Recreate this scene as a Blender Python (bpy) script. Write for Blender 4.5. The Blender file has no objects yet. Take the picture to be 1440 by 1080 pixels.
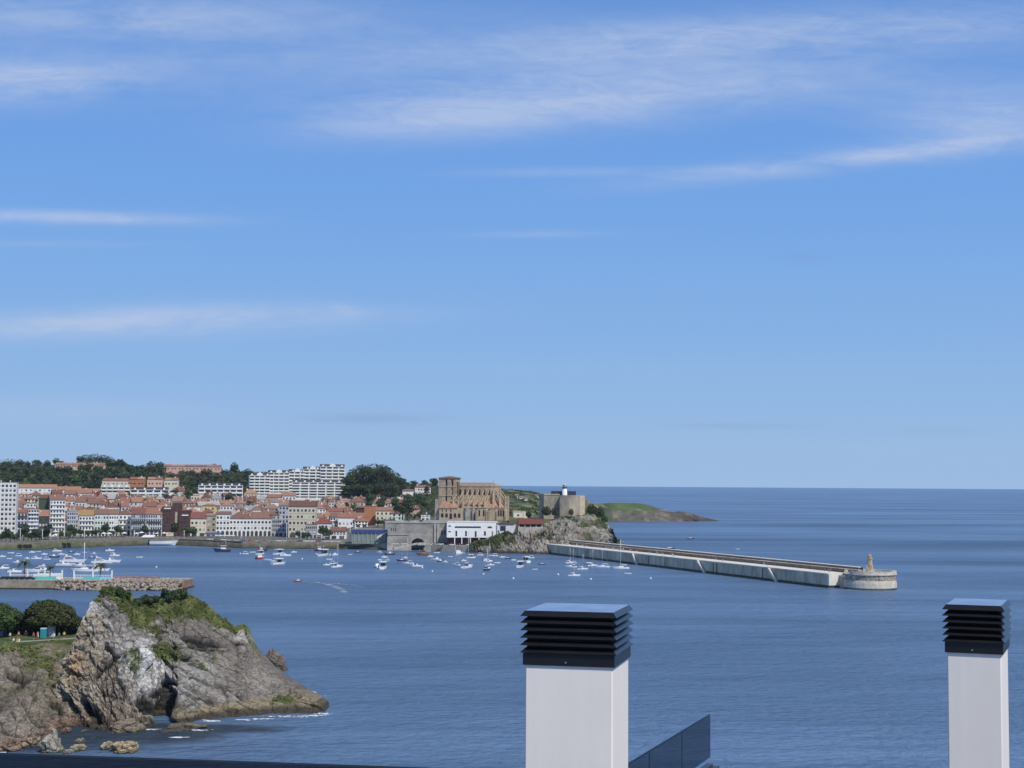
import bpy, math, random
import numpy as np
from mathutils import Vector, Matrix
R = math.radians
rng = random.Random(7)
scene = bpy.context.scene
COL = scene.collection

# ------------------------------------------------------------------ camera
CAM_Z = 48.0
F = 2150.0                       # focal length in pixels of the 1440-wide photograph
PITCH, ROLL = R(3.78), 0.0066
cf = Vector((0, math.cos(PITCH), math.sin(PITCH)))
cu0 = Vector((0, -math.sin(PITCH), math.cos(PITCH)))
cr0 = Vector((1, 0, 0))
cr = cr0 * math.cos(ROLL) + cu0 * math.sin(ROLL)
cu = cu0 * math.cos(ROLL) - cr0 * math.sin(ROLL)
cam = bpy.data.cameras.new('camera')
cam.sensor_width = 36.0
cam.lens = 36.0 * F / 1440.0
cam.clip_start = 0.2
cam.clip_end = 120000.0
camo = bpy.data.objects.new('camera', cam)
COL.objects.link(camo)
m3 = Matrix((cr, cu, -cf)).transposed()
camo.matrix_world = Matrix.Translation((0, 0, CAM_Z)) @ m3.to_4x4()
scene.camera = camo

# ------------------------------------------------------------------ world, sun, exposure
SUN_AZ, SUN_EL = 37.0, 50.0      # degrees to the right of straight behind the camera, elevation
scene.view_settings.view_transform = 'Standard'
scene.view_settings.look = 'None'
scene.view_settings.exposure = 0.0
scene.view_settings.gamma = 1.0
sdir = Vector((math.sin(R(SUN_AZ)) * math.cos(R(SUN_EL)), -math.cos(R(SUN_AZ)) * math.cos(R(SUN_EL)), math.sin(R(SUN_EL))))
sl = bpy.data.lights.new('sun', 'SUN')
sl.energy = 3.7
sl.angle = R(0.5)
sl.color = (1.0, 0.94, 0.85)
so = bpy.data.objects.new('sun', sl)
COL.objects.link(so)
so.rotation_euler = sdir.to_track_quat('Z', 'Y').to_euler()

world = bpy.data.worlds.new('World')
scene.world = world
world.use_nodes = True
wt = world.node_tree
wt.nodes.clear()
def wn(t, **kw):
    n = wt.nodes.new(t)
    for k, v in kw.items(): setattr(n, k, v)
    return n
def wm(op, a, b=None, c=None, clamp=False):
    n = wt.nodes.new('ShaderNodeMath'); n.operation = op; n.use_clamp = clamp
    for i, v in enumerate((a, b, c)):
        if v is None: continue
        if isinstance(v, (int, float)): n.inputs[i].default_value = v
        else: wt.links.new(v, n.inputs[i])
    return n.outputs[0]
sky = wn('ShaderNodeTexSky')
sky.sky_type = 'NISHITA'
sky.sun_disc = False
sky.sun_elevation = R(SUN_EL)
sky.sun_rotation = math.atan2(sdir.x, sdir.y)
sky.altitude = 50
sky.air_density = 1.0
sky.dust_density = 0.35
sky.ozone_density = 2.6
tc = wn('ShaderNodeTexCoord')
sep = wn('ShaderNodeSeparateXYZ')
wt.links.new(tc.outputs['Generated'], sep.inputs[0])
yy = wm('MAXIMUM', sep.outputs['Y'], 0.15)
CX = wm('DIVIDE', sep.outputs['X'], yy)          # gnomonic sky coordinates round the north
CY = wm('DIVIDE', sep.outputs['Z'], yy)
comb = wn('ShaderNodeCombineXYZ')
wt.links.new(CX, comb.inputs[0]); wt.links.new(CY, comb.inputs[1])
def noise(scale3, detail, rough, rot=0.0, dist=0.0):
    mp = wn('ShaderNodeMapping'); mp.inputs['Scale'].default_value = scale3; mp.inputs['Rotation'].default_value = (0, 0, rot)
    wt.links.new(comb.outputs[0], mp.inputs[0])
    nz = wn('ShaderNodeTexNoise'); nz.inputs['Scale'].default_value = 1.0
    nz.inputs['Detail'].default_value = detail; nz.inputs['Roughness'].default_value = rough
    nz.inputs['Distortion'].default_value = dist
    wt.links.new(mp.outputs[0], nz.inputs['Vector'])
    return nz.outputs['Fac']
n1 = noise((5, 34, 1), 8, 0.62, R(-5), 0.6)
n2 = noise((22, 80, 1), 7, 0.7, R(14), 1.2)
n3 = noise((2.2, 9, 1), 4, 0.5, R(-4), 0.3)
fib = wm('ADD', wm('MULTIPLY', n1, 0.46), wm('ADD', wm('MULTIPLY', n2, 0.30), wm('MULTIPLY', n3, 0.24)))
fibs = wm('MULTIPLY_ADD', fib, 4.6, -1.7, clamp=True)      # 0..1 streaks
def blob(px, py, rx, ry, deg):
    """soft ellipse at a place of the sky; px,py in photograph pixels -> angles"""
    x0 = (px - 720) / F; y0 = (682 - py) / F
    a = R(deg)
    dx = wm('SUBTRACT', CX, x0); dy = wm('SUBTRACT', CY, y0)
    u = wm('ADD', wm('MULTIPLY', dx, math.cos(a) * F / rx), wm('MULTIPLY', dy, math.sin(a) * F / rx))
    v = wm('ADD', wm('MULTIPLY', dx, -math.sin(a) * F / ry), wm('MULTIPLY', dy, math.cos(a) * F / ry))
    d = wm('ADD', wm('MULTIPLY', u, u), wm('MULTIPLY', v, v))
    return wm('EXPONENT', wm('MULTIPLY', d, -1.0))
clouds = [(790, 132, 320, 42, 4, 1.25), (600, 168, 170, 22, 3, .35), (1000, 42, 420, 32, 4, .95), (40, 112, 170, 32, 2, 1.0),
          (1200, 215, 250, 15, 7, 1.35), (1390, 158, 160, 40, 6, .9), (1250, 90, 300, 40, 0, .32), (100, 307, 190, 9, -1, 1.1),
          (200, 455, 300, 20, 2, 1.35), (750, 327, 110, 5, 1, .35), (800, 237, 160, 7, 1, .4), (487, 437, 22, 7, -10, .35),
          (110, 583, 190, 20, 0, .5), (180, 15, 320, 30, 0, .7), (1400, 20, 220, 30, 4, .4), (1300, 632, 260, 12, 0, .2),
          (60, 345, 140, 5, 0, .3), (900, 520, 400, 14, 0, .10), (300, 60, 600, 70, 0, .32)]
tot = None
for (px, py, rx, ry, dg, s) in clouds:
    b = wm('MULTIPLY', blob(px, py, rx, ry, dg), s)
    tot = b if tot is None else wm('ADD', tot, b)
cm = wm('MULTIPLY', tot, wm('MULTIPLY_ADD', fibs, 0.85, 0.15), clamp=True)
cm = wm('MULTIPLY', cm, 0.72)
mixc = wn('ShaderNodeMix'); mixc.data_type = 'RGBA'
wt.links.new(cm, mixc.inputs['Factor'])
hsv = wn('ShaderNodeHueSaturation'); hsv.inputs['Saturation'].default_value = 1.08; hsv.inputs['Value'].default_value = 1.0
wt.links.new(sky.outputs[0], hsv.inputs['Color'])
# clear maritime air: the low sky is a cleaner blue than the Nishita model gives
rp = wn('ShaderNodeValToRGB'); rp.color_ramp.interpolation = 'B_SPLINE'
def lin(c): return tuple(((v / 255) / 12.92 if v < 10 else (((v / 255) + .055) / 1.055) ** 2.4) for v in c)
stops = [(-.02, (160, 190, 226)), (.012, (158, 190, 227)), (.05, (148, 185, 228)), (.10, (135, 178, 229)), (.17, (118, 167, 229)),
         (.25, (106, 156, 226)), (.40, (92, 140, 212)), (.7, (70, 112, 190))]
el_ = rp.color_ramp.elements
while len(el_) < len(stops): el_.new(.5)
for e_, (p_, c_) in zip(el_, stops):
    e_.position = max(0, (p_ + .02)); e_.color = lin(c_) + (1,)
wt.links.new(wm('ADD', sep.outputs['Z'], .02), rp.inputs[0])
sc10 = wn('ShaderNodeVectorMath'); sc10.operation = 'SCALE'; sc10.inputs['Scale'].default_value = 10.0
wt.links.new(rp.outputs[0], sc10.inputs[0])
mixr = wn('ShaderNodeMix'); mixr.data_type = 'RGBA'
wt.links.new(wm('MULTIPLY_ADD', sep.outputs['Z'], -1.6, 1.35, clamp=True), mixr.inputs['Factor'])
wt.links.new(hsv.outputs[0], mixr.inputs['A']); wt.links.new(sc10.outputs[0], mixr.inputs['B'])
wt.links.new(mixr.outputs['Result'], mixc.inputs['A'])
mixc.inputs['B'].default_value = (5.0, 5.9, 7.9, 1)
dk = None
for (px, py, rx, ry, dg, s) in [(520, 590, 85, 7, 0, .9), (1045, 597, 90, 4, 0, .8), (1130, 357, 40, 8, 0, .4), (1320, 602, 50, 4, 0, .5)]:
    b = wm('MULTIPLY', blob(px, py, rx, ry, dg), s)
    dk = b if dk is None else wm('ADD', dk, b)
dk = wm('MULTIPLY', dk, wm('MULTIPLY_ADD', fibs, 0.6, 0.3), clamp=True)
mixd = wn('ShaderNodeMix'); mixd.data_type = 'RGBA'
wt.links.new(wm('MULTIPLY', dk, 0.5), mixd.inputs['Factor'])
wt.links.new(mixc.outputs['Result'], mixd.inputs['A'])
mixd.inputs['B'].default_value = (2.1, 2.9, 4.6, 1)
bg = wn('ShaderNodeBackground'); bg.inputs['Strength'].default_value = 0.10
wt.links.new(mixd.outputs['Result'], bg.inputs['Color'])
wo = wn('ShaderNodeOutputWorld')
wt.links.new(bg.outputs[0], wo.inputs['Surface'])

# ------------------------------------------------------------------ pixel -> place helpers (where things stand)
def ray(px, py):
    return cf + cr * ((px - 720) / F) + cu * ((540 - py) / F)
def P(px, py, D):
    """point seen at pixel px,py at forward distance D"""
    d = ray(px, py); return Vector((0, 0, CAM_Z)) + d * (D / d.y)
def G(px, py, z=0.0):
    """point of the level z seen at the pixel"""
    d = ray(px, py); return Vector((0, 0, CAM_Z)) + d * ((z - CAM_Z) / d.z)

# ------------------------------------------------------------------ object helpers
def tag(o, label=None, cat=None, group=None, kind=None):
    if label: o['label'] = label
    if cat: o['category'] = cat
    if group: o['group'] = group
    if kind: o['kind'] = kind
    return o
def empty(name, loc, rz=0.0):
    o = bpy.data.objects.new(name, None); COL.objects.link(o)
    o.empty_display_size = 0.5
    o.location = loc; o.rotation_euler = (0, 0, rz)
    return o
def link(name, me, parent=None, loc=None, rz=None):
    o = bpy.data.objects.new(name, me); COL.objects.link(o)
    if parent is not None: o.parent = parent
    if loc is not None: o.location = loc
    if rz is not None: o.rotation_euler = (0, 0, rz)
    return o
def copy_tree(o, parent=None):
    c = o.copy(); COL.objects.link(c)
    if parent is not None: c.parent = parent
    for ch in o.children: copy_tree(ch, c)
    return c

class MB:
    def __init__(s): s.v = []; s.f = []; s.mi = []; s.sm = []
    def add(s, vs, fs, mi=0, smooth=False):
        b = len(s.v); s.v += [tuple(v) for v in vs]
        for f in fs: s.f.append(tuple(b + i for i in f)); s.mi.append(mi); s.sm.append(smooth)
    def box(s, c, d, rz=0.0, mi=0, ry=0.0):
        cx, cy, cz = c; hx, hy, hz = d[0] / 2, d[1] / 2, d[2] / 2
        co, si = math.cos(rz), math.sin(rz); cy2, sy2 = math.cos(ry), math.sin(ry)
        vs = []
        for z in (-hz, hz):
            for (x, y) in ((-hx, -hy), (hx, -hy), (hx, hy), (-hx, hy)):
                x2 = x * cy2 + z * sy2; z2 = -x * sy2 + z * cy2
                vs.append((cx + x2 * co - y * si, cy + x2 * si + y * co, cz + z2))
        s.add(vs, [(0, 3, 2, 1), (4, 5, 6, 7), (0, 1, 5, 4), (1, 2, 6, 5), (2, 3, 7, 6), (3, 0, 4, 7)], mi)
        return s
    def prism(s, poly, z0, z1, mi=0):
        """poly counter-clockwise from above"""
        n = len(poly)
        z0f = z0 if callable(z0) else (lambda p: z0)
        z1f = z1 if callable(z1) else (lambda p: z1)
        vs = [(p[0], p[1], z0f(p)) for p in poly] + [(p[0], p[1], z1f(p)) for p in poly]
        fs = [tuple(range(n))[::-1], tuple(range(n, 2 * n))] + [(i, (i + 1) % n, n + (i + 1) % n, n + i) for i in range(n)]
        s.add(vs, fs, mi); return s
    def wedge(s, prof, x0, x1, mi=0):
        """profile in (y,z), extruded along x"""
        n = len(prof)
        vs = [(x0, p[0], p[1]) for p in prof] + [(x1, p[0], p[1]) for p in prof]
        fs = [tuple(range(n))[::-1], tuple(range(n, 2 * n))] + [(i, (i + 1) % n, n + (i + 1) % n, n + i) for i in range(n)]
        s.add(vs, fs, mi); return s
    def front(s, prof, y0, y1, mi=0):
        """profile in (x,z) counter-clockwise seen from -y, extruded from y0 (near) to y1"""
        n = len(prof)
        vs = [(p[0], y0, p[1]) for p in prof] + [(p[0], y1, p[1]) for p in prof]
        fs = [tuple(range(n)), tuple(range(n, 2 * n))[::-1]] + [((i + 1) % n, i, n + i, n + (i + 1) % n) for i in range(n)]
        s.add(vs, fs, mi); return s
    def tube(s, pts, rs, n=8, mi=0, smooth=True, cap=True):
        pts = [Vector(p) for p in pts]; b = len(s.v); rings = []
        for i, p in enumerate(pts):
            t = (pts[min(i + 1, len(pts) - 1)] - pts[max(i - 1, 0)]).normalized()
            a = Vector((0, 0, 1)) if abs(t.z) < .9 else Vector((1, 0, 0))
            e1 = t.cross(a).normalized(); e2 = t.cross(e1)
            r = rs[i] if isinstance(rs, (list, tuple)) else rs
            for k in range(n):
                an = 2 * math.pi * k / n
                rings.append(p + e1 * (r * math.cos(an)) + e2 * (r * math.sin(an)))
        fs = []
        for i in range(len(pts) - 1):
            for k in range(n):
                k2 = (k + 1) % n
                fs.append((i * n + k, i * n + k2, (i + 1) * n + k2, (i + 1) * n + k))
        s.add(rings, fs, mi, smooth)
        if cap:
            b2 = len(s.v) - len(rings)
            s.f.append(tuple(b2 + k for k in range(n))[::-1]); s.mi.append(mi); s.sm.append(False)
            s.f.append(tuple(b2 + (len(pts) - 1) * n + k for k in range(n))); s.mi.append(mi); s.sm.append(False)
        return s
    def lathe(s, prof, n=16, c=(0, 0, 0), mi=0, smooth=True, ph=0.0):
        vs = []
        for (r, z) in prof:
            for k in range(n):
                a = 2 * math.pi * k / n + ph
                vs.append((c[0] + r * math.cos(a), c[1] + r * math.sin(a), c[2] + z))
        fs = []
        for i in range(len(prof) - 1):
            for k in range(n):
                k2 = (k + 1) % n
                fs.append((i * n + k, i * n + k2, (i + 1) * n + k2, (i + 1) * n + k))
        fs.append(tuple(range(n))[::-1]); fs.append(tuple((len(prof) - 1) * n + k for k in range(n)))
        s.add(vs, fs, mi, smooth); return s
    def mesh(s, name, mats):
        me = bpy.data.meshes.new(name)
        me.from_pydata(s.v, [], s.f); me.validate(clean_customdata=False)
        if not isinstance(mats, (list, tuple)): mats = [mats]
        for m in mats: me.materials.append(m)
        if len(me.polygons) == len(s.f):
            me.polygons.foreach_set('material_index', s.mi)
            me.polygons.foreach_set('use_smooth', s.sm)
        return me
    def build(s, name, mats, parent=None, loc=None, rz=None):
        return link(name, s.mesh(name, mats), parent, loc, rz)

def part(name, mats, parent, fn):
    m = MB(); fn(m); return m.build(name, mats, parent)

# ------------------------------------------------------------------ numpy noise
def _h(ix, iy, iz, seed):
    n = (ix * 374761393 + iy * 668265263 + iz * 2147483647 + seed * 1274126177) & 0xffffffff
    n = ((n ^ (n >> 13)) * 1274126177) & 0xffffffff
    n = (n ^ (n >> 16)) & 0xffffffff
    return n / 4294967295.0
def vnoise(x, y, z, seed=0):
    x = np.asarray(x, float); y = np.asarray(y, float); z = np.asarray(z, float)
    x, y, z = np.broadcast_arrays(x, y, z)
    ix = np.floor(x).astype(np.int64); iy = np.floor(y).astype(np.int64); iz = np.floor(z).astype(np.int64)
    fx, fy, fz = x - ix, y - iy, z - iz
    fx = fx * fx * (3 - 2 * fx); fy = fy * fy * (3 - 2 * fy); fz = fz * fz * (3 - 2 * fz)
    def l(a, b, t): return a + (b - a) * t
    c = [[[_h(ix + i, iy + j, iz + k, seed) for k in (0, 1)] for j in (0, 1)] for i in (0, 1)]
    return l(l(l(c[0][0][0], c[1][0][0], fx), l(c[0][1][0], c[1][1][0], fx), fy),
             l(l(c[0][0][1], c[1][0][1], fx), l(c[0][1][1], c[1][1][1], fx), fy), fz) * 2 - 1
def fbm(x, y, z, oct=5, seed=0, gain=.5, ridged=False):
    t = 0; a = 1.0; s = 0
    for o in range(oct):
        n = vnoise(x * 2 ** o + 17.3 * o, y * 2 ** o - 9.1 * o, z * 2 ** o + 3.7 * o, seed + o)
        if ridged: n = 1 - 2 * np.abs(n)
        t = t + n * a; s += a; a *= gain
    return t / s
def worley(x, y, z, seed=0):
    """F1, F2 and the id of the nearest cell"""
    ix, iy, iz = (np.floor(a).astype(np.int64) for a in (x, y, z))
    f1 = np.full(x.shape, 9.0); f2 = f1.copy(); cid = np.zeros(x.shape)
    for i in (-1, 0, 1):
        for j in (-1, 0, 1):
            for k in (-1, 0, 1):
                a, b, c = ix + i, iy + j, iz + k
                d = np.sqrt((a + _h(a, b, c, seed) - x) ** 2 + (b + _h(a, b, c, seed + 1) - y) ** 2 + (c + _h(a, b, c, seed + 2) - z) ** 2)
                near = d < f1
                f2 = np.where(near, f1, np.minimum(f2, d)); cid = np.where(near, _h(a, b, c, seed + 3), cid); f1 = np.where(near, d, f1)
    return f1, f2, cid
def interp(x, pts):
    return np.interp(x, [p[0] for p in pts], [p[1] for p in pts])

def grid_mesh(name, V, mats, mi=None, cols=None, smooth=True, wrap=False):
    """V: (n,m,3) array"""
    n, m = V.shape[:2]
    me = bpy.data.meshes.new(name)
    idx = np.arange(n * m).reshape(n, m)
    q = np.stack([idx[:-1, :-1], idx[:-1, 1:], idx[1:, 1:], idx[1:, :-1]], -1).reshape(-1, 4)
    me.vertices.add(n * m); me.vertices.foreach_set('co', V.reshape(-1).astype(np.float32))
    me.loops.add(q.size); me.loops.foreach_set('vertex_index', q.reshape(-1).astype(np.int32))
    me.polygons.add(len(q)); me.polygons.foreach_set('loop_start', np.arange(0, q.size, 4, dtype=np.int32))
    me.update(calc_edges=True)
    me.polygons.foreach_set('use_smooth', [smooth] * len(q))
    if not isinstance(mats, (list, tuple)): mats = [mats]
    for mt in mats: me.materials.append(mt)
    if cols is not None:
        for cn, arr in cols.items():
            at = me.color_attributes.new(cn, 'FLOAT_COLOR', 'POINT')
            c4 = np.ones((n * m, 4), np.float32); c4[:, :3] = arr.reshape(-1, 3)
            at.data.foreach_set('color', c4.reshape(-1))
    return me

# ------------------------------------------------------------------ materials
MATS = {}
def mat(name, col, rough=.8, var=.12, scale=1.0, spec=.3, metal=0.0, col2=None, bump=0.0, stretch=(1, 1, 1), emit=None, coords='Object', rand=0.0):
    if name in MATS: return MATS[name]
    m = bpy.data.materials.new(name); m.use_nodes = True
    nt = m.node_tree; b = nt.nodes['Principled BSDF']
    b.inputs['Roughness'].default_value = rough
    b.inputs['Specular IOR Level'].default_value = spec
    b.inputs['Metallic'].default_value = metal
    tc_ = nt.nodes.new('ShaderNodeTexCoord'); mp = nt.nodes.new('ShaderNodeMapping')
    mp.inputs['Scale'].default_value = stretch
    geo = nt.nodes.new('ShaderNodeNewGeometry')
    nt.links.new(geo.outputs['Position'] if coords == 'World' else tc_.outputs['Object'], mp.inputs[0])
    nz = nt.nodes.new('ShaderNodeTexNoise'); nz.inputs['Scale'].default_value = scale; nz.inputs['Detail'].default_value = 6
    nz.inputs['Roughness'].default_value = .62
    nt.links.new(mp.outputs[0], nz.inputs['Vector'])
    cr_ = nt.nodes.new('ShaderNodeValToRGB')
    c = Vector(col)
    lo = tuple(max(0, x * (1 - var)) for x in c) + (1,)
    hi = (tuple(min(1, x * (1 + var)) for x in c) if col2 is None else tuple(col2)) + (1,)
    cr_.color_ramp.elements[0].position = .35; cr_.color_ramp.elements[0].color = lo
    cr_.color_ramp.elements[1].position = .65; cr_.color_ramp.elements[1].color = hi
    nt.links.new(nz.outputs['Fac'], cr_.inputs[0])
    if rand:      # each object a little lighter or darker, warmer or cooler than the next
        oi = nt.nodes.new('ShaderNodeObjectInfo'); hs = nt.nodes.new('ShaderNodeHueSaturation')
        ma = nt.nodes.new('ShaderNodeMath'); ma.operation = 'MULTIPLY_ADD'; ma.inputs[1].default_value = 2 * rand; ma.inputs[2].default_value = 1 - rand
        mh = nt.nodes.new('ShaderNodeMath'); mh.operation = 'MULTIPLY_ADD'; mh.inputs[1].default_value = .03; mh.inputs[2].default_value = .485
        nt.links.new(oi.outputs['Random'], ma.inputs[0]); nt.links.new(oi.outputs['Random'], mh.inputs[0])
        nt.links.new(ma.outputs[0], hs.inputs['Value']); nt.links.new(mh.outputs[0], hs.inputs['Hue'])
        nt.links.new(cr_.outputs[0], hs.inputs['Color']); nt.links.new(hs.outputs[0], b.inputs['Base Color'])
    else: nt.links.new(cr_.outputs[0], b.inputs['Base Color'])
    if bump:
        bp = nt.nodes.new('ShaderNodeBump'); bp.inputs['Strength'].default_value = 1; bp.inputs['Distance'].default_value = bump
        nt.links.new(nz.outputs['Fac'], bp.inputs['Height']); nt.links.new(bp.outputs[0], b.inputs['Normal'])
    MATS[name] = m
    return m
# ------------------------------------------------------------------ sea
def sea_material():
    m = bpy.data.materials.new('sea_water'); m.use_nodes = True
    nt = m.node_tree; nt.nodes.clear()
    N = nt.nodes.new; L = nt.links.new
    geo = N('ShaderNodeNewGeometry')
    def nz(sc, det, stretch, rough=.55, rot=0, dist=0):
        mp = N('ShaderNodeMapping'); mp.inputs['Scale'].default_value = stretch; mp.inputs['Rotation'].default_value = (0, 0, R(rot))
        L(geo.outputs['Position'], mp.inputs[0])
        n = N('ShaderNodeTexNoise'); n.inputs['Scale'].default_value = sc; n.inputs['Detail'].default_value = det
        n.inputs['Roughness'].default_value = rough; n.inputs['Distortion'].default_value = dist
        L(mp.outputs[0], n.inputs['Vector']); return n.outputs['Fac']
    wave = nz(1.0, 6, (.30, .40, 1), .62, -8, .3)
    swell = nz(1.0, 3, (.035, .075, 1), .5, -12)
    patch = nz(1.0, 4, (.0022, .010, 1), .6, -6, .4)     # wind lanes
    far = nz(1.0, 4, (.0009, .0042, 1), .6, 4, .6)
    def math_(op, a, b=None, c=None, clamp=False):
        n = N('ShaderNodeMath'); n.operation = op; n.use_clamp = clamp
        for i, v in enumerate((a, b, c)):
            if v is None: continue
            if isinstance(v, (int, float)): n.inputs[i].default_value = v
            else: L(v, n.inputs[i])
        return n.outputs[0]
    h = math_('ADD', math_('MULTIPLY', wave, 1.0), math_('MULTIPLY', swell, 2.2))
    bp = N('ShaderNodeBump'); bp.inputs['Strength'].default_value = 1.0; bp.inputs['Distance'].default_value = 2.2
    L(h, bp.inputs['Height'])
    f = math_('ADD', math_('MULTIPLY', patch, .5), math_('MULTIPLY', far, .5))
    f = math_('MULTIPLY_ADD', f, 5.0, -1.95, clamp=True)
    mx = N('ShaderNodeMix'); mx.data_type = 'RGBA'; L(f, mx.inputs['Factor'])
    mx.inputs['A'].default_value = (.062, .116, .208, 1); mx.inputs['B'].default_value = (.132, .226, .375, 1)
    # darker water colour in soft patches round the islet
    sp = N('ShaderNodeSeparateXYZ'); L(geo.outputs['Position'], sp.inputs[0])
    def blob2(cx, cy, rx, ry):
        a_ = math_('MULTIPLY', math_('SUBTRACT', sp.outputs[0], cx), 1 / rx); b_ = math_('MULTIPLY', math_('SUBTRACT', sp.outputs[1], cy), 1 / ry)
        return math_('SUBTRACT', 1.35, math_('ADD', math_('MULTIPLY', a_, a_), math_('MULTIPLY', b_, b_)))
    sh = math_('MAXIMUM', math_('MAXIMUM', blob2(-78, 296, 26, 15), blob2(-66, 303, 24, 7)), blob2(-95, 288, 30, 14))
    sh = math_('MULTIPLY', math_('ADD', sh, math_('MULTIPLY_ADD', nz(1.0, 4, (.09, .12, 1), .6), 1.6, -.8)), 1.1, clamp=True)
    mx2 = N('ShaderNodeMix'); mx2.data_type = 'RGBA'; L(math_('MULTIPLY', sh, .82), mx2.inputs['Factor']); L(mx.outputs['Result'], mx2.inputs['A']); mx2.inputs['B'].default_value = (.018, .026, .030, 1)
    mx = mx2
    df = N('ShaderNodeBsdfDiffuse'); L(mx.outputs['Result'], df.inputs['Color']); L(bp.outputs[0], df.inputs['Normal'])
    gl = N('ShaderNodeBsdfGlossy'); gl.inputs['Roughness'].default_value = .22; gl.inputs['Color'].default_value = (.9, .95, 1, 1)
    L(bp.outputs[0], gl.inputs['Normal'])
    fr = N('ShaderNodeFresnel'); fr.inputs['IOR'].default_value = 1.33; L(bp.outputs[0], fr.inputs['Normal'])
    fac = math_('MINIMUM', math_('MULTIPLY', fr.outputs[0], .85), .62)
    fac = math_('MULTIPLY', fac, math_('MULTIPLY_ADD', f, .35, .75))
    ms = N('ShaderNodeMixShader'); L(fac, ms.inputs[0]); L(df.outputs[0], ms.inputs[1]); L(gl.outputs[0], ms.inputs[2])
    out = N('ShaderNodeOutputMaterial'); L(ms.outputs[0], out.inputs['Surface'])
    return m
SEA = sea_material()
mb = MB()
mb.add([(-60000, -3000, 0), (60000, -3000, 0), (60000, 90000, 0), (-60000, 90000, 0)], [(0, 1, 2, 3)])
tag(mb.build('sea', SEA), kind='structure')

# ------------------------------------------------------------------ foreground roof: chimneys and glass balustrades
M_render = mat('white_render', (.80, .76, .705), .85, .03, 1.3, spec=.2, stretch=(3, 3, .7), bump=.003)
M_capdark = mat('dark_coated_metal', (.010, .010, .012), .32, .15, 5, spec=.45)
M_lid = mat('sky_sheen_lid_metal', (.62, .68, .76), .3, .12, 3, spec=1.0, metal=.85, bump=.001)  # pale blue base imitates the sky's sheen on the dark cowl top
M_core = mat('black_vent_core', (.006, .006, .007), .7, .1, 2)
M_screw = mat('screw_steel', (.5, .46, .38), .35, .1, 8, metal=.8)
ROOF_Z = CAM_Z - 4.5
def chimney(px_l, D, w, d, rz, y_top, y_flange, label, nbl=5):
    p = P(px_l, y_flange, D)
    ztop = P(px_l, y_top, D).z; zf = p.z
    rt = empty('chimney', (p.x, p.y, ROOF_Z), -rz)
    tag(rt, label, 'chimney', 'white roof chimneys with black louvred cowls')
    H = zf - ROOF_Z; T = ztop - ROOF_Z
    # local frame: x along front face to the right, y away from the viewer, origin at front-left corner
    m = MB(); b = .012
    poly = [(b, 0), (w - b, 0), (w, b), (w, d - b), (w - b, d), (b, d), (0, d - b), (0, b)]
    m.prism(poly, 0, H + .02); m.build('stack', M_render, rt)
    fl = .112; e = .006
    m = MB()   # flange: four thin walls round the stack head
    m.box((w / 2, -e - .004, H + fl / 2 - .004), (w + .04, .016, fl)); m.box((w / 2, d + e + .004, H + fl / 2 - .004), (w + .04, .016, fl))
    m.box((-e - .006, d / 2, H + fl / 2 - .006), (.016, d + .008, fl)); m.box((w + e + .006, d / 2, H + fl / 2 - .006), (.016, d + .008, fl))
    flo = m.build('flange', M_capdark, rt)
    part('screw', M_screw, flo, lambda q: q.tube([(w * .47, -.012, H + .03), (w * .47, -.023, H + .03)], .009, 8))
    part('vent_core', M_core, rt, lambda q: q.box((w / 2, d / 2, (H + T) / 2), (w - .03, d - .03, T - H - .06)))
    ph = (T - H - fl - .05) / nbl
    ov = .042
    def ring(z_in, z_out, inn, out, th):
        q = MB()
        def rect(o, z): return [(-o, -o, z), (w + o, -o, z), (w + o, d + o, z), (-o, d + o, z)]
        vs = rect(inn, z_in) + rect(out, z_out) + rect(out, z_out - th) + rect(inn, z_in - th)
        fs = []
        for k in range(4):
            k2 = (k + 1) % 4
            fs += [(k, 4 + k, 4 + k2, k2), (4 + k, 8 + k, 8 + k2, 4 + k2), (8 + k, 12 + k, 12 + k2, 8 + k2), (12 + k, k, k2, 12 + k2)]
        fs = [f[::-1] for f in fs]
        q.add(vs, fs); return q
    for i in range(nbl):
        z = H + fl + ph * (i + .72)
        ring(z, z - .045, -.004, ov, .0035).build('louvre_blade', M_capdark, rt)
    # hipped lid with a folded lip
    q = MB(); z = T
    def rect(o, zz): return [(-o, -o, zz), (w + o, -o, zz), (w + o, d + o, zz), (-o, d + o, zz)]
    vs = rect(.004, z) + [(w / 2, d / 2, z + .018)] + rect(ov, z - .05) + rect(ov - .003, z - .052) + rect(0, z - .006)
    fs = [(0, 1, 4), (1, 2, 4), (2, 3, 4), (3, 0, 4)]
    for k in range(4):
        k2 = (k + 1) % 4
        fs += [(k2, k, 5 + k, 5 + k2), (5 + k2, 5 + k, 9 + k, 9 + k2), (9 + k2, 9 + k, 13 + k, 13 + k2)]
    q.add(vs[:5] + vs[5:9], fs[:0]); q = MB(); q.add(vs, fs); q.mi = [0] * 4 + [1] * (len(fs) - 4); q.build('lid', [M_lid, M_capdark], rt)
    return rt
chimney(738.5, 15.0, .860, 1.0, R(13), 858.3, 934, 'wide white chimney with black louvred cowl beside the glass balustrade')
chimney(1331.7, 16.2, .545, .95, R(21.7), 849.6, 916.5, 'narrow white chimney with black louvred cowl near the right edge')

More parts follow.
